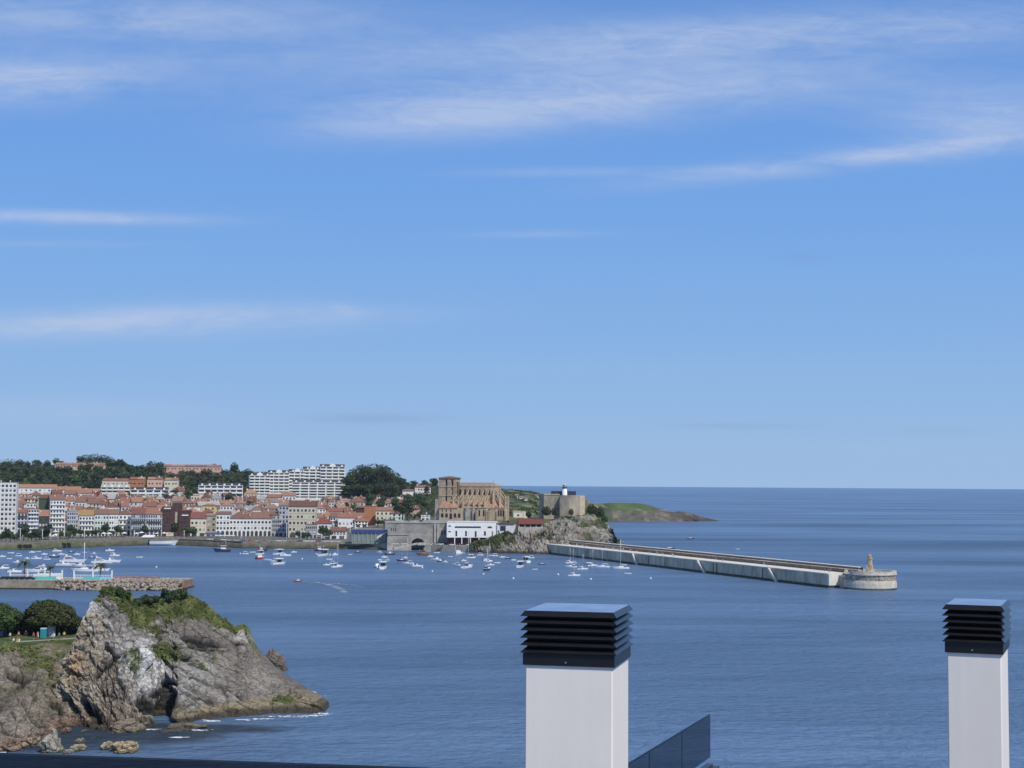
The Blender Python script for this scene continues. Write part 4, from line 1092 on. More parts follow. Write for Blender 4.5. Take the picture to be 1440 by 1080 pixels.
# ------------------------------------------------------------------ retaining wall, arch and quay below the church
M_gstone = mat('grey_masonry', (.30, .285, .255), .92, .32, .12, stretch=(1, 1, 2))
M_gstone2 = mat('grey_masonry_light', (.40, .375, .33), .92, .28, .25)
Dw = 1118.0; b0 = P(545, 765, Dw); b1 = P(630, 765, Dw); kx = Dw / F
ZT = P(587, 735.5, Dw).z; ZQ = 4.6
rw = empty('retaining_wall', (b0.x, Dw, 0)); tag(rw, 'massive grey stone retaining wall with an arched tunnel mouth below the church', 'retaining wall')
ax = (587.5 - 545) * kx; ar = 9.6 * kx; az = P(587, 764, Dw).z - 1.0
W1 = (630 - 545) * kx
pr = [(0, 3), (ax - ar, 0.2)] if False else []
prof = [(0, -1), (ax - ar, -1), (ax - ar, az)] + [(ax - ar * math.cos(t), az + ar * .95 * math.sin(t)) for t in [math.pi * i / 12 for i in range(1, 12)]] + [(ax + ar, az), (ax + ar, -1), (W1, -1), (W1, ZT), (0, ZT)]
# split at the arch crown so every piece is convex enough
q = MB(); N_ = 12
q.front([(0, -1), (ax - ar, -1), (ax - ar, ZT), (0, ZT)], 0, 6); q.front([(ax + ar, -1), (W1, -1), (W1, ZT), (ax + ar, ZT)], 0, 6)
for i in range(N_):
    t0, t1 = math.pi * i / N_, math.pi * (i + 1) / N_
    x0_, x1_ = ax - ar * math.cos(t0), ax - ar * math.cos(t1); z0_, z1_ = az + ar * .95 * math.sin(t0), az + ar * .95 * math.sin(t1)
    q.front([(x0_, z0_), (x1_, z1_), (x1_, ZT), (x0_, ZT)], 0, 6)
q.build('wall', M_gstone, rw)
q = MB()
for i in range(N_):
    t0, t1 = math.pi * i / N_, math.pi * (i + 1) / N_
    c0_, s0_, c1_, s1_ = math.cos(t0), math.sin(t0), math.cos(t1), math.sin(t1); r2 = ar + 1.0
    q.front([(ax - ar * c0_, az + ar * .95 * s0_), (ax - ar * c1_, az + ar * .95 * s1_), (ax - r2 * c1_, az + r2 * .95 * s1_), (ax - r2 * c0_, az + r2 * .95 * s0_)], -.25, .3)
q.build('arch_ring', M_gstone2, rw)
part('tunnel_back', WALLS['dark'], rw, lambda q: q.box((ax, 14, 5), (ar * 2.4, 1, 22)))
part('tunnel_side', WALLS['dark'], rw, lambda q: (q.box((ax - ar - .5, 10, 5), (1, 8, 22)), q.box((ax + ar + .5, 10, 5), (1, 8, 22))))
part('mid_ledge', M_gstone2, rw, lambda q: (cb(q, 0, ax - ar - 1.5, -.5, 0, P(550, 752, Dw).z, P(550, 751, Dw).z), cb(q, 0, 4, -3, 0, 0, P(550, 756, Dw).z)))
part('coping', M_gstone2, rw, lambda q: q.box((W1 / 2, .4, ZT + .25), (W1 + .4, 1.6, .5)))
part('buttress', M_gstone2, rw, lambda q: [q.box(((x - 545) * kx, -.6, ZT / 2), (1.4, 1.4, ZT - 1)) for x in (611.5, 615.5, 628)])
for x in (550, 553, 556): add_win(rw, (x - 545) * kx, -.03, P(550, 747, Dw).z, .7, 2.4, m=M_shut, name='slit')
for x in (621, 625): add_win(rw, (x - 545) * kx, -.03, P(550, 752, Dw).z, 1.2, 3.4, m=M_shut, name='slit')
part('upper_parapet', M_gstone, rw, lambda q: q.prism([(-6 * kx, 14), (W1, 8), (W1, 110), (-14 * kx, 60)], 1, ZT + .02))
# terrace fill under the church and out to the hermitage
q = MB(); q.prism([PD(627, Dw + 6.2), PD(700, 1124), PD(762, 1130), PD(770, 1245), PD(600, 1245), PD(596, Dw + 6.2)], 1, 19.6); tag(q.build('church_terrace', mat('terrace_masonry', (.27, .255, .22), .9, .2, .2)), kind='structure')
# quay apron in front (right of the arch) and left of it
M_apron = mat('quay_paving', (.33, .31, .27), .9, .2, .2)
def wl(px): return G(px, float(interp(px, WATERLINE)), 0)
pl = [wl(x) for x in (545, 560, 576)]; q = MB()
q.prism([(p.x, p.y + .4) for p in pl] + [PD(576.5, Dw)[:2], PD(500, Dw + 90)[:2], PD(480, Dcoast(480) + 4)[:2], PD(520, Dcoast(520) + 4)[:2]], -1, ZQ); 
tag(q.build('quay_apron', [M_apron]), kind='structure')
pl = [wl(x) for x in (598, 620, 640, 665, 690)]; q = MB()
q.prism([(p.x, p.y + .4) for p in pl] + [PD(700, 1112)[:2], PD(698, Dw + 4)[:2], PD(598, Dw)[:2]], -1, ZQ); tag(q.build('quay_apron', [M_apron]), kind='structure')
# reddish low rock at the waterline left of the ramp
# ramp / footbridge across the arch
pa = P(553, 770.5, 1090); pb = P(586, 763.5, 1096); pc = P(598, 763, 1098)
fb = empty('ramp', (0, 0, 0)); tag(fb, 'sloping grey concrete ramp that rises to a slab before the arch', 'ramp')
def slab(q, a, b, wd, th):
    dx = Vector((b.x - a.x, b.y - a.y, 0)).normalized(); nn = Vector((-dx.y, dx.x, 0)) * wd / 2
    vs = [a - nn, a + nn, b + nn, b - nn]; vs2 = [v - Vector((0, 0, th)) for v in vs]
    q.add(vs + vs2, [(3, 2, 1, 0), (4, 5, 6, 7), (0, 1, 5, 4), (1, 2, 6, 5), (2, 3, 7, 6), (3, 0, 4, 7)])
part('ramp_slab', M_gstone2, fb, lambda q: (slab(q, pa, pb, 4, 1.0), slab(q, pb, pc, 5, 1.6)))
part('abutment', M_gstone, fb, lambda q: q.box((pc.x + 1.5, pc.y + 4, 1.8), (5, 10, 5.0)))

# white market hall
D = 1104.0
def blk(px, py, D, name, label, cat, rz=0):
    b = P(px, py, D); rt = empty(name, b, R(rz)); tag(rt, label, cat); return rt, b, D / F
mh, b, k = blk(663, 765, D, 'market_hall', 'long low white hall with a dark slit window and vertical openings on the quay', 'building', 4)
def zz(y): return P(663, y, D).z - b.z
W = 69 * k
part('wall', WALLS['white'], mh, lambda q: (q.box((0, 8, (zz(734.5) + zz(756)) / 2), (W, 16, zz(734.5) - zz(756)))))
part('ground_floor', mat('maroon_panels', (.07, .025, .035), .7, .3, .6), mh, lambda q: q.box((0, 9.5, zz(756) / 2 - .8), (W - 1, 12.5, zz(756) + 1.4)))
part('roof', ROOFS['white'], mh, lambda q: q.box((1, 8, zz(734.5) + .3), (W + .5, 16.4, .55)))
for (x0, x1, y0, y1) in [(640, 676.5, 740.2, 742.4), (686, 692, 740.2, 742.6), (631, 634.5, 739, 740.6), (631, 634.5, 747, 748.6), (641, 643.4, 746.5, 754), (654.5, 657, 746.5, 754), (668, 670.6, 747, 755), (681, 683.6, 747, 753), (692, 693.4, 747, 753)]:
    part('window', M_win, mh, lambda q: q.box((((x0 + x1) / 2 - 663.5) * k, -.02, (zz(y0) + zz(y1)) / 2), ((x1 - x0) * k, .16, zz(y0) - zz(y1))))
for x in (640, 650, 662, 674, 686): part('column', WALLS['white'], mh, lambda q: q.box(((x - 663.5) * k, .4, zz(756) / 2), (.6, .6, zz(756))))
part('awning', mat('red_awning', (.42, .08, .10), .8, .2, 1), mh, lambda q: q.box(((671 - 663.5) * k, -.6, zz(761)), (9 * k, 2.4, .25)))
hut, b, k = blk(712, 748, 1106, 'slate_roofed_house', 'small white house with dark pyramid roof right of the white hall', 'house', 14)
zz2 = lambda y: P(712, y, 1106).z - b.z
part('wall', WALLS['pale grey'], hut, lambda q: q.box((0, 6, zz2(738) / 2 - 4), (27 * k, 12, zz2(738) + 8)))
roof_mb('hip', 20 * k, 12, zz2(738), 4.5 * k, .4).build('roof', ROOFS['dark slate'], hut)
part('window', M_win, hut, lambda q: q.box((-5 * k, -.02, zz2(743)), (8 * k, .16, 3.6)))
add_win(hut, -11.5 * k, -.03, zz2(749), 1.2, 1.4)
lg, b, k = blk(746, 762, 1104, 'loggia_building', 'grey walled building with open pillared loggia under a flat red tiled roof', 'building', 4)
zz3 = lambda y: P(746, y, 1104).z - b.z
part('wall', M_gstone2, lg, lambda q: q.box((0, 6, zz3(741) / 2), (35 * k, 12, zz3(741))))
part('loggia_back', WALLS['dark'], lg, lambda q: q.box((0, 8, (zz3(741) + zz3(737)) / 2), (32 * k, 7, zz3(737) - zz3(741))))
for i in range(5): part('pillar', WALLS['beige'], lg, lambda q: q.box(((-16 + i * 8) * k, .8, (zz3(741) + zz3(737)) / 2), (.7, .7, zz3(737) - zz3(741))))
roof_mb('gable', 33 * k, 12, zz3(737), 7.5 * k, .7).build('roof', ROOFS['dark red'], lg)
hut2, b, k = blk(734, 727, 1165, 'white_hut', 'low cream hut with flat roof on the slope left of the castle', 'hut', 8)
part('wall', WALLS['cream'], hut2, lambda q: (q.box((-2, 2, 1.5), (9, 5, 4)), q.box((3.5, 1, .8), (5, 4, 5)))); part('roof', ROOFS['white'], hut2, lambda q: q.box((-2, 2, 3.7), (9.6, 5.6, .35)))
add_win(hut2, -3, -.55, .6, 1.4, 1.4)

# ------------------------------------------------------------------ the gothic church
M_ch = mat('church_sandstone', (.38, .285, .185), .9, .22, .25, stretch=(1, 1, 1.6), col2=(.49, .395, .28))
M_ch2 = mat('church_pale_stone', (.48, .39, .28), .9, .18, .4)
M_chd = mat('church_dark_opening', (.03, .025, .022), .8, .2, 1)
M_terra = mat('church_terracotta', (.38, .19, .12), .85, .35, .5, col2=(.46, .30, .20))
D = 1226.0; RZ = R(-16); b = P(612, 730.5, D); k = D / F
ch = empty('church', b, RZ); tag(ch, 'large ochre gothic church with square tower and flying buttresses on the promontory', 'church')
cs = math.cos(RZ)
def L(px, dep=0): return ((px - 612) * k - dep * .2756) / cs      # local x of a pixel column at local depth
def zc(y): return (730.5 - y) * k
# tower
tx0, tx1 = L(616, 8), L(640.5, 8); tz = zc(672.3)
tw = part('tower', M_ch, ch, lambda q: (cb(q, tx0 + .5, tx1 - .5, 8.8, 20, -3, tz), cb(q, tx0, tx0 + 5.6, 7.7, 10, -3, tz - .2), cb(q, tx0 + 7.3, tx0 + 10.4, 7.7, 10, -3, tz - .2), cb(q, tx1 - 2.2, tx1, 7.7, 10, -3, tz - .2)))
part('string_course', M_ch2, tw, lambda q: [cb(q, tx0 - .3, tx1 + .3, 7.4, 20.3, z, z + .6) for z in (zc(685), zc(697.5), tz - .6)])
roof_mb('hip', tx1 - tx0, 12.5, tz, 1.5, .7).build('tower_roof', ROOFS['brown'], tw, loc=None)
tr = [c_ for c_ in tw.children if c_.name.startswith('tower_roof')][0]; tr.location = ((tx0 + tx1) / 2, 7.6, 0)
for (xx, y0, y1) in [(tx0 + 6.45, 675, 683.5), (tx0 + 11.5, 675.5, 683.5), (tx0 + 6.45, 695, 704)]:
    part('belfry_opening', M_chd, tw, lambda q: cb(q, xx - .62, xx + .62, 8.65, 8.9, zc(y1), zc(y0)))
part('stair_turret', M_ch, tw, lambda q: q.lathe([(1.2, 0), (1.2, zc(678)), (1.5, zc(678) + .2), (.1, zc(675))], 10, (tx1 + .9, 10.5, 0)))
# nave
nx0, nx1 = L(637, 13), L(689.5, 13); nz = zc(683.5)
nv = part('nave', M_ch, ch, lambda q: (cb(q, nx0, nx1, 13, 26, -3, nz), q.lathe([(6.5, -3), (6.5, nz)], 12, (nx1, 19.5, 0), smooth=False)))
part('parapet', M_ch2, nv, lambda q: (cb(q, nx0, nx1 + .2, 12.6, 13.3, nz - .2, nz + 1.1), q.lathe([(7.0, nz - .2), (7.0, nz + 1.1)], 12, (nx1, 19.5, 0), smooth=False)))
part('nave_roof', ROOFS['weathered'], nv, lambda q: (q.wedge([(13.5, nz + .4), (25.5, nz + .4), (19.5, nz + 2.9)], nx0 - 1, nx1 + .5), q.lathe([(5.9, nz + .4), (.2, nz + 2.8)], 12, (nx1, 19.5, 0))))
part('nave_cross', M_ch2, nv, lambda q: (q.box((nx1 + .4, 19.5, nz + 4.0), (.25, .25, 2.4)), q.box((nx1 + .4, 19.5, nz + 4.4), (1.2, .25, .25))))
nb = 7
for i in range(nb):
    x = nx0 + 4 + (nx1 - nx0 - 3) * i / nb + 1.6
    add_win(nv, x, 12.98, zc(696), 1.5, 4.6, m=M_chd, arch=True, name='clerestory_window')
# aisle and ambulatory with terracotta roofs
axx0, axx1 = L(653, 5), L(693, 5)
ai = part('aisle', M_ch, ch, lambda q: (cb(q, axx0, axx1, 3.5, 12.9, -3, zc(713.5)), q.lathe([(12.2, -3), (12.2, zc(713.5))], 14, (nx1, 18.8, 0), smooth=False)))
part('aisle_roof', M_terra, ai, lambda q: (q.wedge([(3.0, zc(713)), (12.95, zc(713)), (12.95, zc(703))], axx0, axx1 - 1), q.lathe([(12.5, zc(713)), (6.6, zc(703))], 14, (nx1, 18.8, 0), smooth=False)))
part('eaves_course', M_ch2, ai, lambda q: cb(q, axx0, axx1 - 1, 2.7, 3.5, zc(714.3), zc(712.8)))
# chapels
def chapel(x0, x1, y0, zt, nw, name='chapel'):
    c_ = part(name, M_ch2, ch, lambda q: q.prism([(x0, 3.6), (x0 + 1.6, y0), (x1 - 1.6, y0), (x1, 3.6)], -3, zt))
    part('eaves_course', M_ch, c_, lambda q: q.prism([(x0 - .3, 3.7), (x0 + 1.4, y0 - .35), (x1 - 1.4, y0 - .35), (x1 + .3, 3.7)], zt, zt + .5))
    for i in range(nw):
        xx = x0 + 1.6 + (x1 - x0 - 3.2) * (i + .5) / nw
        add_win(c_, xx, y0 - .02, zc(725), 1.25, 5.0, m=M_chd, arch=True, name='lancet')
    for xx in (x0 + 1.0, x1 - 1.0): part('corner_buttress', M_ch, c_, lambda q: cb(q, xx - .5, xx + .5, y0 - .8, y0 + 1.2, -3, zt - 1.5))
    return c_
chapel(L(668.5, -2), L(686, -2), -2.0, zc(714), 2)
chapel(L(685.5, -1), L(700, -1), -.2, zc(714.5), 0)
chapel(L(696, 0), L(711, 0), 1.6, zc(714.5), 3)
# stair wall between the cloister and the chapels; grey stone paints in its shade
part('sacristy', M_gstone2, ch, lambda q: (cb(q, L(650, 1), L(668, 1), 1.0, 3.4, -3, zc(716)), cb(q, L(655, 0), L(658.5, 0), -.8, 1.2, -3, zc(711)), cb(q, L(665, 0), L(667, 0), -.8, 1.2, -3, zc(713))))
add_win(ch, L(656.5, 0) , .95, 0.2, 2.4, 8.5, m=M_chd, arch=True, name='portal')
# flying buttresses: outer pier with pinnacle and two raking bars, fanning round the apse
def flyer(xa, ya, xb, yb_, zlo, zhi, ztop):
    f_ = MB(); d = Vector((xb - xa, yb_ - ya, 0)); an = math.atan2(d.y, d.x)
    for dz in (0, -4.2):
        A_ = Vector((xa, ya, zlo + dz)); B_ = Vector((xb, yb_, zhi + dz)); n_ = 7; pts = []
        for i in range(n_ + 1):
            t = i / n_; pts.append(A_.lerp(B_, t) + Vector((0, 0, -math.sin(t * math.pi) * .5)))
        f_.tube(pts, [.44] * (n_ + 1), 4, smooth=False)
    o = f_.build('flying_buttress', M_ch, ch)
    part('pier', M_ch2, o, lambda q: (q.box((xa, ya, (zlo + 1.2) / 2 - 1.5), (1.3, 1.3, zlo + 4.2), an), q.lathe([(.75, 0), (.05, 2.4)], 4, (xa, ya, zlo + 1.7), smooth=False, ph=an + .785)))
    return o
for i in range(7):
    xb = nx0 + 4.5 + (nx1 - nx0 - 4) * i / 6.5
    xa = xb - 2.4 + i * .35
    flyer(xa, 3.2 if i > 1 else 4.5, xb, 13, zc(703.5), zc(689), 0)
cxa, cya = nx1, 19.3
for i, an in enumerate((-72, -48, -22, 4)):
    a_ = R(an); flyer(cxa + 12.6 * math.cos(a_), cya + 12.6 * math.sin(a_), cxa + 6.8 * math.cos(a_), cya + 6.8 * math.sin(a_), zc(703), zc(689), 0)
# cloister house at the left with red roof and five arches
hx0, hx1 = L(617.5), L(650)
cl = part('cloister_house', M_ch2, ch, lambda q: cb(q, hx0, hx1, 0, 7, -3, zc(714.5)))
rf = roof_mb('mono', (hx1 - hx0) * .78, 7.5, zc(714.5), 9.5 * k, .5).build('cloister_roof', M_terra, cl); rf.location = (hx0 + (hx1 - hx0) * .39, 0, 0)
for i in range(5): add_win(cl, L(622 + i * 6.0), -.02, zc(729.5 if i == 2 else 727.5), 2.1, 3.4 if i != 2 else 4.6, m=M_chd, arch=True, name='arch')
for x in (622, 627.5, 634): add_win(cl, L(x), -.02, zc(719.5), .9, 1.7, m=M_chd)
part('lean_wall', M_gstone2, ch, lambda q: (cb(q, L(611, 3), L(617, 3), 3, 14, -3, zc(714)), cb(q, L(611, 8), L(616, 8), 8, 16, zc(714), zc(702))))

# ------------------------------------------------------------------ castle with lighthouse
M_cas = mat('castle_masonry', (.27, .25, .20), .92, .2, .16, stretch=(1, 1, .6), col2=(.46, .40, .30))
M_cas2 = mat('castle_pale_masonry', (.52, .44, .30), .92, .14, .4)
ca = empty('castle', P(790, 724, 1137)); tag(ca, 'squat grey stone castle with plain high walls on top of the cliff', 'castle')
cbz = ca.location.z; ct = P(790, 695.8, 1137).z - cbz
def CL(px, D): v = P(px, 710, D); return (v.x - ca.location.x, v.y - ca.location.y)
part('wall', M_cas, ca, lambda q: q.prism([CL(758.5, 1152), CL(765, 1139), CL(787, 1139), CL(787, 1158), CL(787, 1170), CL(758.5, 1170)], -6, ct))
part('bastion', M_cas, ca, lambda q: (q.prism([CL(787.3, 1133.5), CL(801, 1131), CL(815, 1132.5), CL(817, 1168), CL(787.3, 1168)], -7, ct - .3)))
part('corner_tower', M_cas2, ca, lambda q: q.prism([CL(815.2, 1132.7), CL(822.5, 1139), CL(821, 1165), CL(817.3, 1167)], -6, ct - .6))
part('parapet', M_cas2, ca, lambda q: (q.prism([CL(758.3, 1151.6), CL(764.9, 1138.6), CL(787.2, 1138.6), CL(787.2, 1139.6), CL(765.2, 1139.6), CL(759.2, 1152)], ct - .1, ct + .6)))
part('keeper_house', mat('dark_blue_cladding', (.035, .04, .075), .6, .2, 1), ca, lambda q: q.box(((793 - 790) * .529, 12, ct + 1.2), (35 * .529, 6, 3.0)))
lh = empty('lighthouse', P(794, 698, 1141)); lz = lh.location.z; lk = 1141 / F
tag(lh, 'small white lighthouse with grey lantern rising above the castle wall', 'lighthouse')
lzz = lambda y: P(794, y, 1141).z - lz
part('tower', M_white, lh, lambda q: q.lathe([(2.3, -8), (2.0, 0), (1.7, lzz(686.5))], 16))
part('gallery', M_iron, lh, lambda q: q.lathe([(1.7, lzz(686.5)), (2.2, lzz(686.3)), (2.2, lzz(685.6)), (1.2, lzz(685.5))], 16))
part('lantern', mat('lantern_glass', (.25, .30, .36), .2, .2, 1, spec=.6), lh, lambda q: q.lathe([(1.4, lzz(685.5)), (1.4, lzz(682.4))], 12))
part('dome', M_galv, lh, lambda q: q.lathe([(1.6, lzz(682.4)), (1.2, lzz(681)), (.25, lzz(680)), (.12, lzz(679.5)), (.08, lzz(676))], 12))
# small white houses along the far shore of the promontory
for i, (x0, x1, ye, yb, D, lb) in enumerate([(724, 730, 696.5, 699.5, 1560, 'tiny white cottage among fields, leftmost behind the castle'), (731, 735, 699, 702, 1530, 'tiny white cottage among fields, second behind the castle'), (735, 742, 700.5, 703.5, 1500, 'low white cottage behind the castle, third from the left'), (752, 757, 696.5, 700, 1600, 'tiny white cottage close to the left castle wall'), (823, 829, 704.8, 706.6, 1900, 'low white shed just right of the castle on the far slope'), (828, 833, 707.5, 709.2, 1900, 'small white shed on the far slope beyond the castle')]):
    house(x0, x1, ye, yb, 'white', 'weathered', 'gable', 1.2, 6, 6, (2, 1), None, lb, chim=0, below=3, group='cottages behind the castle', ground=.6, ww=.9, wh=1.0)

# ------------------------------------------------------------------ breakwater
M_conc = mat('breakwater_concrete', (.44, .38, .28), .92, .22, .16, stretch=(1, 1, .35), col2=(.66, .60, .47))
M_concw = mat('pale_concrete_deck', (.70, .66, .58), .9, .10, .2)
M_brown = mat('brown_seawall_stone', (.21, .165, .13), .95, .25, .3)
M_wet = mat('wet_algae_band', (.045, .045, .035), .6, .4, .5)
A_ = G(774, 779.3, 0); B_ = G(1165, 826.8, 0)
u = (B_ - A_).normalized(); n_ = Vector((-u.y, u.x, 0)); Lb = (B_ - A_).length
bw = empty('breakwater', A_, math.atan2(u.y, u.x)); tag(bw, 'long straight concrete breakwater running out from the cliff to the round pier head', 'breakwater')
ZP = 6.9
part('quay_wall', M_conc, bw, lambda q: (cb(q, -14, Lb, 0, 11.5, 1.2, ZP - .5), [cb(q, x, x + .35, -.28, 0, .5, ZP - .7) for x in np.arange(14, Lb - 5, 21.0)]))
part('algae_band', M_wet, bw, lambda q: cb(q, -14, Lb + .15, -.25, 11.5, -2, 1.2))
part('deck', M_concw, bw, lambda q: cb(q, -14, Lb + .3, -.35, 11.5, ZP - .5, ZP))
part('end_wall', M_concw, bw, lambda q: cb(q, Lb, Lb + .5, 0, 11.4, 1.2, ZP - .55))
part('link_deck', M_concw, bw, lambda q: cb(q, Lb + .5, Lb + 14, 5.5, 11.4, ZP - 1.4, ZP - .7))
part('link_wall', M_conc, bw, lambda q: cb(q, Lb + .5, Lb + 14, 5.8, 11.4, -2, ZP - 1.4))
part('seawall', M_brown, bw, lambda q: (cb(q, -22, Lb + 8, 11.5, 13.6, -2, 8.6), cb(q, -22, Lb + 5, 13.6, 16.0, -2, 9.7)))
part('seawall_ledge', M_conc, bw, lambda q: cb(q, -22, Lb + 8, 11.4, 13.6, 8.6, 8.8))
part('seawall_coping', M_concw, bw, lambda q: cb(q, -22, Lb + 5.3, 13.5, 16.2, 9.7, 10.0))
for (pxs_, pxe) in [(892, 898), (983, 993), (1083, 1094)]:
    s0 = (G(pxs_, 800, ZP).x - A_.x) / u.x; s0 = ((P(pxs_, 700, 1).x) * 0) + None if False else None
    # intersect the sight column with the near edge
    def along(px):
        d = ray(px, 700); t = (A_.x * d.y - A_.y * d.x) / (u.y * d.x - u.x * d.y); return t
    x0_, x1_ = along(pxs_), along(pxe)
    st = MB(); nst = 14
    for i in range(nst):
        xa = x0_ + (x1_ - x0_) * i / nst; xb = x0_ + (x1_ - x0_) * (i + 1) / nst; z = ZP - (ZP - .8) * (i + .5) / nst
        cb(st, xa, xb + .01, -1.6, -.36, z - 1.3, z)
    st.build('stairs', M_concw, bw)
for i, px in enumerate((912, 1003, 1008, 1072)):
    x_ = along(px); part('ladder', M_wet, bw, lambda q: cb(q, x_, x_ + .4, -.4, -.2, .2, ZP - .9))
# pier head
hc = P(1223.5, 820, 731); hc = Vector((hc.x, hc.y, 0))
hd = empty('round_pier', hc); tag(hd, 'round pale stone pier head at the end of the breakwater', 'pier')
Rh = 12.3
M_headst = mat('pier_head_stone', (.52, .48, .39), .92, .2, .5, col2=(.62, .58, .50)); M_headbr = mat('pier_head_brown_course', (.27, .22, .17), .95, .45, .9, col2=(.48, .43, .35))
part('base_drum', M_headst, hd, lambda q: q.lathe([(Rh + .15, .8), (Rh + .1, 2.8), (Rh - .1, 4.1), (Rh - .3, 4.2)], 40, smooth=False))
part('algae_band', M_wet, hd, lambda q: q.lathe([(Rh + .25, -2), (Rh + .2, .8)], 40))
part('middle_course', M_headbr, hd, lambda q: q.lathe([(Rh - .35, 4.2), (Rh - .3, 6.6)], 40, smooth=False))
part('cornice', M_headst, hd, lambda q: q.lathe([(Rh - .1, 6.6), (Rh + .25, 6.9), (Rh + .25, 7.3), (Rh - .2, 7.4)], 40, smooth=False))
def ringseg(q):
    for i in range(40):
        a0, a1 = 2 * math.pi * i / 40, 2 * math.pi * (i + 1) / 40
        if 150 < math.degrees(a0) < 200: continue
        h = 8.5 + (.15 if i % 3 else 0)
        vs = [(r * math.cos(a), r * math.sin(a), z) for z in (7.38, h) for (r, a) in ((Rh - .9, a0), (Rh, a0), (Rh, a1), (Rh - .9, a1))]
        q.add(vs, [(0, 3, 2, 1), (4, 5, 6, 7), (0, 1, 5, 4), (1, 2, 6, 5), (2, 3, 7, 6), (3, 0, 4, 7)])
part('parapet', M_headst, hd, ringseg)
part('pavement', M_concw, hd, lambda q: q.lathe([(Rh - .95, 7.0), (Rh - .96, 7.42)], 40))
M_bea = mat('beacon_stone', (.42, .31, .20), .9, .4, 1.2, col2=(.56, .46, .33))
be = empty('beacon', (hc.x, hc.y, 7.42)); tag(be, 'slender brown stone harbour beacon standing on the round pier head', 'beacon')
part('plinth', M_bea, be, lambda q: (q.lathe([(2.5, 0), (2.4, .7), (1.95, .9)], 8, smooth=False)))
part('shaft', M_bea, be, lambda q: (q.lathe([(1.8, .9), (1.45, 3.4), (1.65, 3.5), (1.65, 3.8), (1.25, 3.9), (1.15, 6.3), (1.6, 6.6), (1.6, 6.9)], 8, smooth=False)))
for a in range(4): part('rib', M_headst, be, lambda q: q.box((1.6 * math.cos(a * 1.5708 + .4), 1.6 * math.sin(a * 1.5708 + .4), 2.3), (.35, .35, 3.0)))
part('lantern_room', M_bea, be, lambda q: q.lathe([(1.0, 6.9), (1.0, 8.0), (1.15, 8.1), (.5, 8.6), (.1, 8.9), (.06, 9.6)], 8, smooth=False))
add_win(be, 0, -1.25, 1.2, .7, 1.5, m=M_chd, name='door', arch=True)
